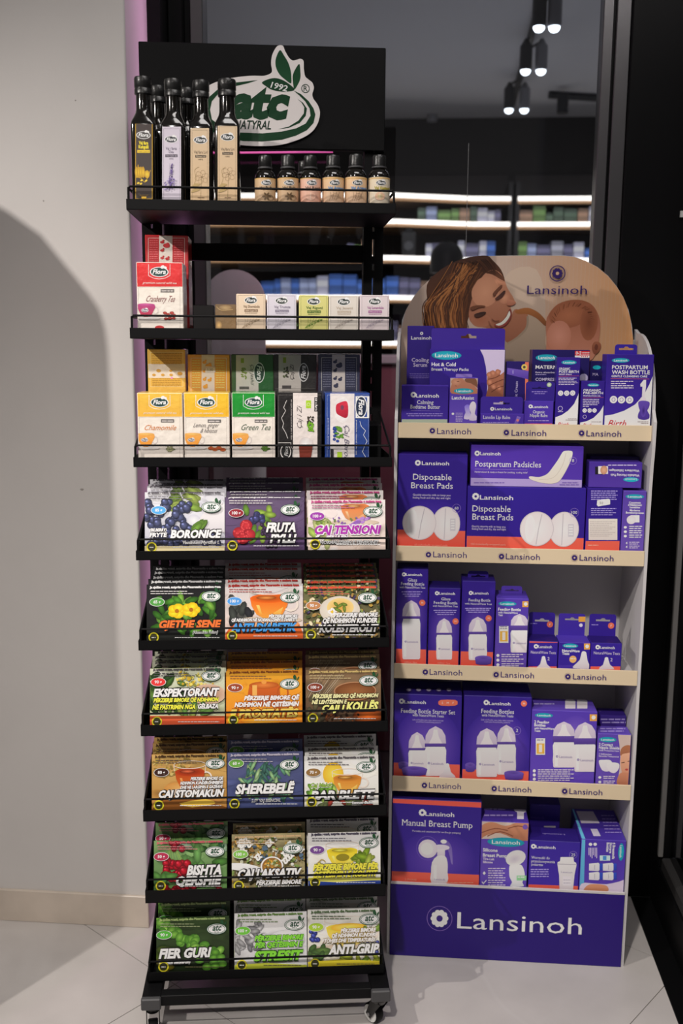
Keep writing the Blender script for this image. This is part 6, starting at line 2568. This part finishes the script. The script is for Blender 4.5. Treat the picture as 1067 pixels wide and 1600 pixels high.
def glass_cup(A, cx, cy, w, h, c1, c2, rim=(190, 180, 170)):
    A.ell(cx, cy + h * .55, w * .85, h * .14, (190, 176, 160), (170, 154, 138))
    A.ring(cx + w * .55, cy, w * .18, h * .22, w * .05, rim, n=16)
    lq = [(cx - w * .50, cy - h * .22), (cx + w * .50, cy - h * .22), (cx + w * .46, cy + h * .05), (cx + w * .34, cy + h * .34), (cx + w * .16, cy + h * .48), (cx - w * .16, cy + h * .48),
          (cx - w * .34, cy + h * .34), (cx - w * .46, cy + h * .05)]
    A.poly(lq, c1, c2)
    dk = tuple(int(v * .62) for v in c1)
    A.ell(cx, cy - h * .22, w * .50, h * .16, dk, c1, n=24)
    A.ell(cx - w * .08, cy - h * .24, w * .26, h * .07, tuple(min(255, v + 40) for v in c1), dk, n=16)
    A.poly([(cx - w * .34, cy + h * .02), (cx - w * .26, cy + h * .02), (cx - w * .18, cy + h * .36), (cx - w * .24, cy + h * .36)], tuple(min(255, v + 45) for v in c2), c2)
    A.poly([(cx + w * .1, cy + h * .3), (cx + w * .36, cy + h * .08), (cx + w * .3, cy + h * .32), (cx + w * .14, cy + h * .44)], tuple(min(255, v + 30) for v in c2), c2)
    A.ring(cx, cy - h * .5, w * .54, h * .15, 2.5, rim, n=24)
    for s in (-1, 1):
        A.line([(cx + s * w * .54, cy - h * .5), (cx + s * w * .52, cy - h * .25)], 2.2, rim)


def m_bil(A):
    A.poly([(255, 230), (330, 130), (400, 150), (400, 260)], (196, 192, 192), (176, 172, 176))
    leaves(A, (150, 115, 250, 160), 9, 42, [(120, 150, 60), (150, 170, 80)], 140, 200)
    berries(A, (70, 130, 240, 250), 44, 15, (70, 76, 112))
    leaves(A, (255, 220, 310, 250), 4, 36, [(100, 140, 50)], 20, 60)
    berries(A, (80, 255, 350, 300), 22, 15, (64, 68, 100))
    A.rect(60, 306, 390, 330, (180, 168, 130))


def m_fruta(A):
    leaves(A, (455, 160, 560, 310), 10, 34, [(130, 160, 60), (90, 130, 44)])
    berries(A, (470, 180, 530, 215), 10, 13, (60, 62, 110))
    for x, y in ((430, 255), (458, 226), (470, 262), (445, 275)):
        A.ell(x, y, 24, 23, (170, 40, 46), (120, 20, 30))
        for k in range(12):
            A.ell(x + rp.uniform(-18, 18), y + rp.uniform(-17, 17), 5, 5, (196, 70, 70), (150, 30, 40), n=7)
    for x, y in ((530, 240), (555, 285)):
        for k in range(22):
            A.ell(x + rp.uniform(-22, 22), y + rp.uniform(-24, 24), 7, 7, (70, 50, 80), (24, 16, 30), n=8)


def m_tens(A):
    leaves(A, (690, 200, 780, 290), 10, 40, [(150, 176, 80), (190, 200, 130)])
    glass_cup(A, 880, 170, 110, 80, (190, 110, 60), (170, 120, 80))
    for k in range(26):
        A.ell(930 - k * 5 + rp.uniform(-6, 6), 195 + k * 2.5 + rp.uniform(-8, 8), 9, 6, rp.choice([(120, 80, 150), (150, 110, 170)]), rot=30, n=7)
    specks(A, (740, 195, 900, 240), 26, 6, [(110, 80, 140), (90, 110, 60)])


def m_sene(A):
    leaves(A, (110, 140, 330, 290), 46, 34, [(70, 130, 40), (110, 160, 60), (50, 100, 30)])
    for x, y in ((190, 210), (245, 205)):
        for k in range(5):
            A.ell(x + 16 * math.cos(k * 1.26), y + 14 * math.sin(k * 1.26), 21, 16, (220, 196, 40), (190, 150, 20), n=10)
        A.ell(x, y, 8, 8, (150, 90, 20))


def m_diab(A):
    A.poly([(376, 300), (440, 235), (540, 260), (640, 240), (680, 300), (680, 330), (376, 330)], (200, 96, 40), (170, 70, 30), smooth=2)
    leaves(A, (395, 160, 470, 240), 12, 40, [(60, 64, 60), (84, 84, 80), (40, 40, 44)], 40, 130)
    glass_cup(A, 548, 185, 150, 110, (196, 84, 20), (200, 130, 50))
    A.ell(555, 262, 110, 20, (200, 170, 140), (190, 120, 70))


def m_kol(A):
    specks(A, (680, 110, 980, 320), 260, 9, [(90, 100, 50), (140, 110, 60), (190, 180, 150), (60, 70, 40), (160, 130, 60), (70, 60, 90), (120, 140, 80)])
    A.ell(820, 205, 78, 54, (196, 190, 180), (176, 168, 156), n=28)
    A.ell(822, 195, 52, 36, (176, 130, 50), (196, 170, 110), n=24)
    leaves(A, (800, 180, 850, 205), 5, 18, [(110, 130, 50)])
    for k in range(7):
        A.ell(790 + 11 * math.cos(k * .9), 212 + 9 * math.sin(k * .9), 8, 4, (205, 200, 196), rot=50 * k, n=7)
    A.ell(790, 212, 5, 5, (200, 160, 40))


def m_eks(A):
    leaves(A, (80, 110, 210, 250), 34, 30, [(60, 96, 40), (90, 124, 56), (44, 70, 34)])
    specks(A, (190, 100, 330, 150), 60, 8, [(170, 140, 40), (120, 120, 50), (200, 180, 90)])
    A.ell(310, 185, 70, 40, (120, 70, 40), (176, 150, 130))
    leaves(A, (190, 225, 330, 262), 10, 30, [(90, 130, 60), (130, 150, 70)])
    A.rect(60, 268, 400, 320, (190, 84, 50), (170, 66, 40))


def m_pros(A):
    A.poly([(470, 150), (585, 150), (592, 200), (580, 300), (470, 300), (462, 200)], (170, 80, 30), (130, 54, 16), smooth=1)
    A.ell(527, 150, 58, 14, (190, 110, 50), (150, 70, 24))
    A.rect(482, 150, 500, 290, (214, 150, 80), (196, 120, 50))
    A.ell(527, 138, 10, 8, (200, 130, 60))
    A.ring(600, 180, 20, 30, 6, (150, 70, 26), n=16)
    A.ell(520, 270, 90, 40, (226, 160, 60), (214, 120, 30))


def m_kolles(A):
    for k in range(11):
        A.line([(690 + k * 9, 200 - k * 2), (740 + k * 10, 108)], 2, rp.choice([(120, 106, 84), (150, 140, 120), (84, 74, 60)]))
    leaves(A, (690, 190, 750, 290), 10, 30, [(90, 84, 60), (60, 54, 40)])
    A.ell(880, 175, 80, 36, (130, 84, 50), (96, 56, 30), n=24)
    A.ring(880, 172, 80, 34, 4, (150, 110, 80), n=28)
    A.ell(930, 270, 60, 30, (190, 90, 30), (70, 34, 16))
    specks(A, (690, 255, 900, 300), 40, 8, [(70, 40, 24), (110, 60, 30), (40, 24, 16)])


def m_stom(A):
    specks(A, (100, 110, 240, 180), 50, 8, [(150, 130, 60), (120, 100, 50), (170, 150, 90)])
    A.ell(240, 225, 100, 26, (190, 150, 90), (170, 120, 60))
    glass_cup(A, 240, 185, 115, 100, (150, 50, 20), (170, 90, 30))
    A.poly([(90, 310), (150, 262), (260, 262), (384, 300), (384, 330), (90, 330)], (120, 74, 30), (96, 56, 24))
    A.poly([(200, 285), (300, 268), (340, 285), (250, 300)], (196, 160, 60), smooth=2)


def m_sher(A):
    for k in range(60):
        x = 520 + rp.gauss(0, 46)
        y = rp.uniform(130, 265)
        c = rp.choice([(90, 140, 110), (130, 170, 120), (70, 120, 100), (150, 180, 130), (60, 100, 90)])
        A.ell(x, y, 26 * rp.uniform(.7, 1.1), 7, c, tuple(int(v * .6) for v in c), rot=rp.choice((50, 70, 110, 130)) + rp.uniform(-20, 20), n=8)


def m_blete(A):
    A.ell(795, 172, 40, 46, (212, 180, 70), (190, 150, 40))
    glass_cup(A, 850, 205, 110, 84, (176, 110, 40), (190, 140, 60))
    leaves(A, (700, 225, 800, 290), 18, 28, [(120, 170, 60), (90, 140, 50), (160, 190, 90)])
    leaves(A, (740, 262, 960, 296), 16, 26, [(70, 80, 60), (110, 120, 80), (150, 60, 50)])


def m_qer(A):
    leaves(A, (200, 110, 390, 220), 16, 44, [(70, 120, 50), (100, 150, 80), (50, 96, 40), (150, 180, 150)])
    for k in range(14):
        A.line([(170, 112), (rp.uniform(130, 240), rp.uniform(180, 250))], 2, (120, 150, 80))
    berries(A, (140, 185, 235, 260), 34, 15, (176, 24, 40))
    berries(A, (165, 110, 215, 140), 8, 13, (160, 24, 40))
    berries(A, (100, 270, 380, 310), 16, 15, (150, 24, 36))
    leaves(A, (100, 225, 170, 270), 6, 34, [(80, 130, 60)])


def m_laks(A):
    specks(A, (402, 95, 690, 300), 300, 10, [(190, 190, 180), (150, 120, 50), (180, 140, 60), (110, 130, 70), (90, 80, 50), (170, 170, 150), (120, 90, 50), (70, 90, 110)])
    for k in range(14):
        x, y = rp.uniform(430, 670), rp.uniform(100, 180)
        for j in range(6):
            A.ell(x + 9 * math.cos(j), y + 8 * math.sin(j), 9, 4, (200, 198, 190), rot=57 * j, n=7)
    A.poly([(402, 188), (470, 192), (520, 208), (520, 224), (460, 218), (402, 212)], (202, 200, 196), smooth=2)
    A.ell(558, 200, 44, 38, (206, 202, 196), n=24)
    A.ell(558, 200, 38, 33, (150, 110, 50), (120, 84, 40), n=24)
    specks(A, (530, 178, 586, 222), 50, 7, [(190, 140, 50), (120, 90, 40), (160, 160, 120), (90, 100, 50)])


def m_veri(A):
    glass_cup(A, 830, 165, 120, 84, (200, 176, 40), (190, 170, 60))
    A.ell(832, 172, 26, 14, (120, 110, 30))
    leaves(A, (880, 150, 930, 195), 14, 34, [(120, 150, 40), (90, 124, 30), (160, 176, 70)])
    A.line([(720, 210), (750, 180), (765, 190)], 4, (150, 130, 70), smooth=2)
    A.rect(690, 262, 1000, 310, (40, 60, 130), (30, 46, 110))
    A.poly([(690, 262), (800, 268), (1000, 258), (1000, 250), (690, 250)], (190, 186, 90))


def m_fier(A):
    pts = [(120, 120), (150, 150), (185, 170), (215, 195), (240, 190), (270, 215), (300, 240), (330, 245)]
    for x, y in pts:
        for k in range(5):
            A.ell(x + rp.uniform(-22, 22), y + rp.uniform(-20, 20), 20, 15, rp.choice([(110, 160, 60), (140, 185, 80), (84, 136, 44)]), (50, 96, 26), rot=rp.uniform(0, 180), n=10)
    for k in range(14):
        A.ell(rp.uniform(270, 380), rp.uniform(225, 295), 18, 13, (96, 150, 50), (44, 84, 24), n=9)
    leaves(A, (105, 220, 150, 300), 6, 36, [(60, 80, 20), (90, 84, 20)])


def m_stres(A):
    leaves(A, (410, 130, 500, 230), 30, 26, [(150, 150, 152), (120, 120, 124), (176, 176, 178)])
    A.ell(600, 190, 70, 40, (190, 190, 190), (160, 160, 162), n=24)
    A.ell(600, 178, 60, 26, (204, 204, 204), (180, 180, 182), n=24)
    A.ring(512, 185, 20, 24, 5, (170, 170, 172), n=16)
    A.poly([(403, 285), (520, 276), (677, 284), (677, 310), (403, 310)], (170, 176, 60), (120, 130, 30))


def m_grip(A):
    glass_cup(A, 830, 165, 160, 100, (214, 176, 60), (206, 170, 90))
    A.ell(835, 142, 66, 16, (220, 190, 90), (200, 150, 40))
    berries(A, (690, 155, 735, 190), 10, 9, (60, 70, 160))
    leaves(A, (682, 215, 740, 250), 8, 30, [(70, 100, 50), (90, 120, 60)])
    leaves(A, (900, 110, 950, 150), 8, 24, [(120, 150, 60), (200, 196, 190)])
    berries(A, (900, 180, 945, 240), 8, 8, (70, 76, 150))
    leaves(A, (800, 250, 950, 285), 12, 26, [(150, 160, 50), (110, 140, 50)])
    A.poly([(680, 272), (800, 262), (952, 268), (952, 300), (680, 300)], (196, 180, 50), (160, 140, 30))


WHT = (206, 202, 200)
DK = (24, 22, 24)
S5 = 0.403
PK = {
    4: ((200, 730, S5), [
        dict(nm='blueberry', rect=(65, 90, 375, 103), bg=((190, 190, 196), (150, 150, 162)), mo=m_bil, top=(70, 66, 72), lg=(323, 155), ov=(120, 167, (70, 140, 190), '85 g'),
             ti=[('(BILBERRY)', 85, 150, 249, 11, WHT, DK), ('FRYTE', 85, 150, 270, 15, WHT, DK), ('BORONICE', 165, 358, 274, 29, WHT, DK), ('Vaccinium Myrtillus L', 210, 355, 297, 11, WHT, DK)],
             back=[(80, 72), (85, 66), (112, 47)]),
        dict(nm='wild berry', rect=(377, 107, 683, 125), bg=((84, 70, 96), (70, 50, 84)), mo=m_fruta, top=WHT, lg=(628, 165), ov=(420, 178, (120, 30, 40), '100 g'),
             ti=[('FRUTA', 535, 650, 250, 33, WHT, DK), ('PYLLI', 550, 647, 292, 30, WHT, DK)], back=[(386, 93), (381, 60), (385, 40)]),
        dict(nm='lavender', rect=(697, 125, 997, 127), bg=((196, 188, 188), (190, 172, 160)), mo=m_tens, top=(160, 60, 110), lg=(948, 172), ov=(733, 190, (130, 50, 140), '100 g'),
             ti=[('ÇAJ TENSIONI', 720, 975, 258, 30, (140, 40, 140), WHT), ('PËR ULJEN', 770, 850, 276, 11, WHT, (110, 40, 110)), ('E NORMALIZIMIN E TENSIONIT', 730, 970, 297, 11, WHT, DK)],
             back=[(694, 90), (692, 62), (674, 40)])]),
    5: ((200, 870, S5), [
        dict(nm='yellow flower', rect=(72, 110, 375, 103), bg=((26, 26, 28), (20, 22, 20)), mo=m_sene, top=WHT, lg=(322, 153), ov=(113, 175, (70, 130, 60), '65 g'),
             ti=[('GJETHE SENE', 118, 357, 276, 28, (206, 96, 44), DK), ('(Alexandrian Folium)', 250, 348, 298, 11, WHT, None)], back=[(80, 85), (90, 68), (104, 50), (112, 35)]),
        dict(nm='amber tea glass', rect=(376, 103, 678, 107), bg=((176, 172, 172), (190, 170, 160)), mo=m_diab, top=(150, 40, 36), lg=(626, 157), ov=(413, 172, (70, 130, 190), '100 g'),
             ti=[('PËRZIERJE BIMORE', 545, 656, 236, 11, WHT, DK), ('QË NDIHMON NË NORMALIZIMIN E DIABETIT', 400, 656, 251, 11, WHT, DK), ('ANTI-DIABETIK', 398, 652, 290, 30, (60, 130, 190), DK)],
             back=[(374, 87), (372, 42), (368, 24)]),
        dict(nm='white cup on herbs', rect=(680, 110, 975, 108), bg=((96, 96, 64), (84, 76, 54)), mo=m_kol, top=(190, 70, 50), lg=(926, 158), ov=(718, 188, (160, 110, 70), '90 g'),
             ti=[('PERZIERJE BIMORE', 797, 965, 232, 15, WHT, DK), ('QË NDIHMON KUNDER', 752, 965, 255, 17, WHT, DK), ('KOLESTEROLIT', 740, 965, 290, 26, WHT, DK)],
             back=[(684, 88), (684, 65), (688, 45), (690, 24)])]),
    6: ((200, 1010, S5), [
        dict(nm='green leaf and red band', rect=(85, 80, 375, 88), bg=((176, 180, 160), (150, 156, 120)), mo=m_eks, top=(60, 56, 60), lg=(322, 113), ov=(118, 137, (190, 50, 50), '90 g'),
             ti=[('EKSPEKTORANT', 98, 350, 193, 28, WHT, DK), ('PËRZIERJE BIMORE QË NDIHMON', 100, 350, 215, 14, (214, 196, 60), DK), ('NË PASTRIMIN NGA', 95, 262, 243, 16, (214, 196, 60), DK), ('GËLBAZA', 270, 350, 239, 16, WHT, DK)],
             back=[(97, 57), (97, 36), (108, 18)]),
        dict(nm='copper pot', rect=(380, 92, 675, 95), bg=((214, 140, 40), (206, 110, 30)), mo=m_pros, top=(110, 60, 20), lg=(626, 145), ov=(415, 160, (130, 60, 40), '90 g'),
             ti=[('PËRZIERJE BIMORE QË', 450, 662, 208, 15, WHT, (120, 60, 20)), ('NDIHMON NË QETËSIMIN', 413, 661, 234, 16, WHT, (120, 60, 20)), ('E PROSTATËS', 395, 657, 276, 30, (214, 170, 80), (120, 54, 16))],
             back=[(385, 55), (390, 20)]),
        dict(nm='sepia tea cup', rect=(688, 90, 980, 85), bg=((120, 96, 70), (60, 44, 34)), mo=m_kolles, top=(196, 170, 110), lg=(932, 132), ov=(725, 158, (110, 50, 36), '100 g'),
             ti=[('PËRZIERJE BIMORE QË NDIHMON', 715, 968, 200, 14, (206, 190, 140), DK), ('NË LEHTËSIMIN E', 712, 846, 222, 14, (206, 190, 140), DK), ('ÇAJI I', 750, 835, 250, 22, (214, 196, 110), DK), ('KOLLËS', 845, 966, 247, 30, (214, 196, 110), DK)],
             back=[(688, 30), (696, 13)])]),
    7: ((200, 1140, S5), [
        dict(nm='golden brown tea glass', rect=(92, 95, 382, 92), bg=((176, 144, 84), (150, 104, 50)), mo=m_stom, top=(70, 50, 30), lg=(338, 130), ov=(130, 165, (50, 30, 26), '80 g'),
             ti=[('PERZIERJE BIMORE QE', 243, 368, 195, 11, WHT, DK), ('NDIHMON KUNDER DHIMBJEVE', 203, 368, 212, 11, WHT, DK), ('DHE NE LARGIMIN E GAZRAVE', 203, 366, 228, 11, WHT, DK), ('ÇAJ STOMAKUN', 117, 369, 262, 26, WHT, DK)],
             back=[(97, 50), (101, 28)]),
        dict(nm='sage plant', rect=(385, 90, 678, 83), bg=((74, 78, 112), (50, 58, 96)), mo=m_sher, top=(170, 165, 180), lg=(625, 135), ov=(420, 130, (90, 140, 60), '60 g'),
             ti=[('SHEREBELË', 415, 640, 247, 34, WHT, DK), ('2.5% VAJ ESENCIAL', 478, 592, 280, 11, WHT, None)], back=[(388, 37)]),
        dict(nm='lemon', rect=(683, 102, 970, 97), bg=((200, 198, 192), (184, 182, 172)), mo=m_blete, top=(84, 80, 84), lg=(922, 143), ov=(718, 165, (120, 90, 50), '70 g'),
             ti=[('Çaj Malcit', 705, 790, 222, 15, (110, 140, 50), WHT), ('BAR BLETE', 708, 952, 270, 31, WHT, DK), ('Lemon Balm', 868, 946, 287, 10, WHT, DK)], back=[(690, 65), (683, 19)])]),
    8: ((200, 1270, S5), [
        dict(nm='red cherry', rect=(100, 105, 383, 105), bg=((110, 140, 90), (70, 104, 56)), mo=m_qer, top=(190, 90, 100), lg=(337, 147), ov=(130, 167, (150, 40, 66), '50 g'),
             ti=[('BISHTA', 228, 363, 237, 34, WHT, DK), ('QERSHIE', 183, 358, 277, 31, WHT, DK)], back=[(108, 35)]),
        dict(nm='dried flower mix', rect=(402, 78, 685, 83), bg=((150, 140, 104), (130, 120, 84)), mo=m_laks, top=(190, 160, 120), lg=(637, 130), ov=(437, 153, (110, 160, 70), '100 g'),
             ti=[('ÇAJ LAKSATIV', 423, 667, 245, 31, WHT, DK), ('PËRZIERJE BIMORE', 497, 670, 270, 15, WHT, DK)], back=[(408, 38)]),
        dict(nm='yellow tea cup', rect=(697, 75, 978, 75), bg=((200, 198, 196), (190, 188, 176)), mo=m_veri, top=(70, 66, 80), lg=(933, 115), ov=(733, 143, (96, 60, 120), '90 g'),
             ti=[('PËRZIERJE BIMORE PËR', 717, 971, 222, 21, (196, 186, 60), (90, 90, 40)), ('QETËSIMIN E KOLITIT', 715, 965, 250, 21, (196, 186, 60), (90, 90, 40))], back=[(690, 22)])]),
    9: ((200, 1390, 0.4124), [
        dict(nm='green fern', rect=(107, 105, 383, 100), bg=((44, 64, 30), (18, 24, 14)), mo=m_fier, top=(140, 160, 100), lg=(336, 147), ov=(137, 170, (70, 150, 50), '90 g'),
             ti=[('FIER GURI', 117, 310, 258, 33, WHT, DK), ('(Ceterach officinarum)', 117, 236, 281, 11, WHT, DK)], back=[(115, 45)]),
        dict(nm='grey mint and white cup', rect=(403, 88, 677, 85), bg=((196, 194, 194), (176, 176, 178)), mo=m_stres, top=(80, 110, 50), lg=(630, 132), ov=(435, 155, (90, 160, 50), '100 g'),
             ti=[('PËRZIERJE BIMORE', 480, 663, 192, 17, (110, 180, 50), (40, 80, 30)), ('PËR QETËSIMIN E', 480, 661, 218, 17, (110, 180, 50), (40, 80, 30)), ('STRESIT', 475, 657, 268, 33, (110, 180, 50), (30, 60, 24))],
             back=[(392, 33)]),
        dict(nm='honey-yellow cup', rect=(680, 75, 952, 65), bg=((200, 196, 190), (190, 186, 170)), mo=m_grip, top=(70, 90, 60), lg=(913, 110), ov=(712, 140, (140, 170, 50), '90 g'),
             ti=[('PËRZIERJE BIMORE', 805, 937, 160, 13, WHT, (120, 100, 60)), ('QË NDIHMON KUNDER', 770, 935, 179, 13, WHT, (120, 100, 60)), ('FTOHJES DHE TEMPERATURËS', 735, 935, 199, 13, WHT, (120, 100, 60)), ('ANTI-GRIP', 758, 947, 244, 34, WHT, (60, 60, 40))],
             back=[(674, 24)])]),
}
ORD = ['second', 'third', 'fourth', 'fifth', 'sixth']
ROWN = {4: 'fourth', 5: 'fifth', 6: 'sixth', 7: 'seventh', 8: 'eighth', 9: 'lowest'}
COLN = ['left', 'middle', 'right']
LEAN = math.radians(11)
TOPTXT = 'Ja sjellim pranë, natyrën dhe Bioaromën e maleve tona'
shelves = [o for o in rack.children if o.name.split('.')[0] == 'shelf']
for row, (K, items) in PK.items():
    lip = LIPS[row - 1]
    for ci, it in enumerate(items):
        x0, yl, x1, yr = it['rect']
        yr = yl
        zb = lip[0] + 0.0025
        d0 = 0.016
        gp = lambda x, y: (K[0] + x * K[2], K[1] + y * K[2])
        am, _ = RK.pix(*gp((x0 + x1) / 2, yl + 60), d0)
        T = thing('tea_packet', 'front tea packet with %s picture, %s stack on the %s shelf' % (it['nm'], COLN[ci], ROWN[row]), 'tea packet',
                  RK.w(am, d0, zb), RK.yaw, '%s tea packets' % it['nm'], rotx=-LEAN)
        f = face_map(T, 'y', 0.0)
        (u0, v0), (u1, v1) = f(*gp(x0, (it['rect'][1] + it['rect'][3]) / 2)), f(*gp(x1, (it['rect'][1] + it['rect'][3]) / 2))
        T.location = RK.w(am + (u0 + u1) / 2, d0, zb)
        w, h = (u1 - u0), (v0 + v1) / 2
        hw = w / 2
        # pillow-shaped pouch with flat crimped rim
        nx_, nz_ = 6, 5
        V, F, C = [], [], []
        side_c, back_c = pc(it['bg'][1]), pc(it['bg'][1])
        for s in (0, 1):
            for j in range(nz_ + 1):
                for i in range(nx_ + 1):
                    t = math.sin(math.pi * i / nx_) ** .5 * math.sin(math.pi * j / nz_) ** .5
                    V.append((-hw + w * i / nx_, 0.0002 if s == 0 else 0.0016 + 0.010 * t, h * j / nz_))
                    C.append(side_c)
        k = (nx_ + 1) * (nz_ + 1)
        for j in range(nz_):
            for i in range(nx_):
                a_ = j * (nx_ + 1) + i
                F.append((a_, a_ + 1, a_ + nx_ + 2, a_ + nx_ + 1))
                F.append((k + a_, k + a_ + nx_ + 1, k + a_ + nx_ + 2, k + a_ + 1))
        per = [i for i in range(nx_ + 1)] + [j * (nx_ + 1) + nx_ for j in range(1, nz_ + 1)] + [nz_ * (nx_ + 1) + i for i in range(nx_ - 1, -1, -1)] + [j * (nx_ + 1) for j in range(nz_ - 1, 0, -1)]
        for i in range(len(per)):
            p, q = per[i], per[(i + 1) % len(per)]
            F.append((p, k + p, k + q, q))
        raw('pouch', V, F, M_FOIL, T, C)
        A = Art(face_map(T, 'y', 0.0), (-hw + .0004, 0.0004, hw - .0004, h - .0004), K)
        A.full(it['bg'][0], it['bg'][1])
        for _ in range(26):
            t_ = rp.random()
            q_ = rp.uniform(.72, 1.22)
            c_ = tuple(min(255, int((it['bg'][0][j] * (1 - t_) + it['bg'][1][j] * t_) * q_)) for j in (0, 1, 2))
            bgc = tuple(int(it['bg'][0][j] * (1 - t_) + it['bg'][1][j] * t_) for j in (0, 1, 2))
            A.ell(rp.uniform(x0, x1), yl + t_ * 210, rp.uniform(14, 60), rp.uniform(8, 26), c_, bgc, rot=rp.uniform(-30, 30), n=14)
        it['mo'](A)
        dkbg = sum(it['bg'][0]) < 330
        A.text(TOPTXT, x0 + 12, yl + 12, 7.6, it['top'], width=(x1 - x0) - 26, bold=.09)
        for i, xe in enumerate((.52, .60)):
            A.greek(x0 + 16, x0 + (x1 - x0) * xe, yl + 25 + i * 9, 4, tuple((v * 2 + 120) // 3 for v in it['top']))
        ox, oy, oc, ot = it['ov']
        A.ell(ox, oy, 30, 17, WHT, n=22)
        A.ell(ox, oy, 28, 15.5, oc, n=22)
        A.text(ot, ox, oy + 5, 11, WHT, al='c', bold=.03)
        atc(A, *it['lg'])
        for tt_ in it['ti']:
            t2(A, *tt_)
        yb = project(T.location)[1]
        yb = (yb - K[1]) / K[2] - 8
        sy = {4: 310, 5: 312, 6: 290, 7: 292, 8: 280, 9: 290}[row] - 6 * ci
        A.ell(x0 + 28, sy, 20, 20, (190, 180, 40), n=16)
        A.ell(x0 + 28, sy, 15, 15, (50, 50, 30), n=16)
        A.greek(x0 + 20, x0 + 36, sy + 2, 4, WHT)
        A.greek(x0 + 110, x1 - 20, sy + 2, 3.5, WHT if row not in (9,) else (90, 84, 60))
        A.build('front_print', lambda u, v, q: (u, -q, v), M_FOIL, T)
        # the rest of the stack, behind
        dd = 0.03 if len(it['back']) <= 2 else 0.024
        steps = []
        for n_, (bx, by) in enumerate(it['back']):
            d = d0 + dd * (n_ + 1)
            ac, zt_ = RK.pix(*gp(bx + (x1 - x0) / 2 * (1 - .018 * (n_ + 1)), by), d + h * math.sin(LEAN))
            ac = min(max(ac, am + (u0 + u1) / 2 - 0.002), am + (u0 + u1) / 2 + 0.002)
            zt_ = min(zt_, LIPS[row - 2][0] - 0.003)
            zbk = zt_ - h * math.cos(LEAN)
            last = n_ == len(it['back']) - 1
            lb = '%s tea packet in the %s picture stack, %s on %s shelf' % (ORD[n_], it['nm'], COLN[ci], ROWN[row])
            copy_thing(T, RK.w(ac, d, zbk), lb)
            steps.append((ac, d, zbk))
        b = MB()
        for ac, d, zbk in steps:
            if zbk - 0.004 > zb:
                b.box(ac - hw * .85, ac + hw * .85, d - 0.003, d + dd - 0.005, zb - 0.0005, zbk - 0.0026)
        if b.V:
            b.build('packet_step', M_BLACK, shelves[row - 1])
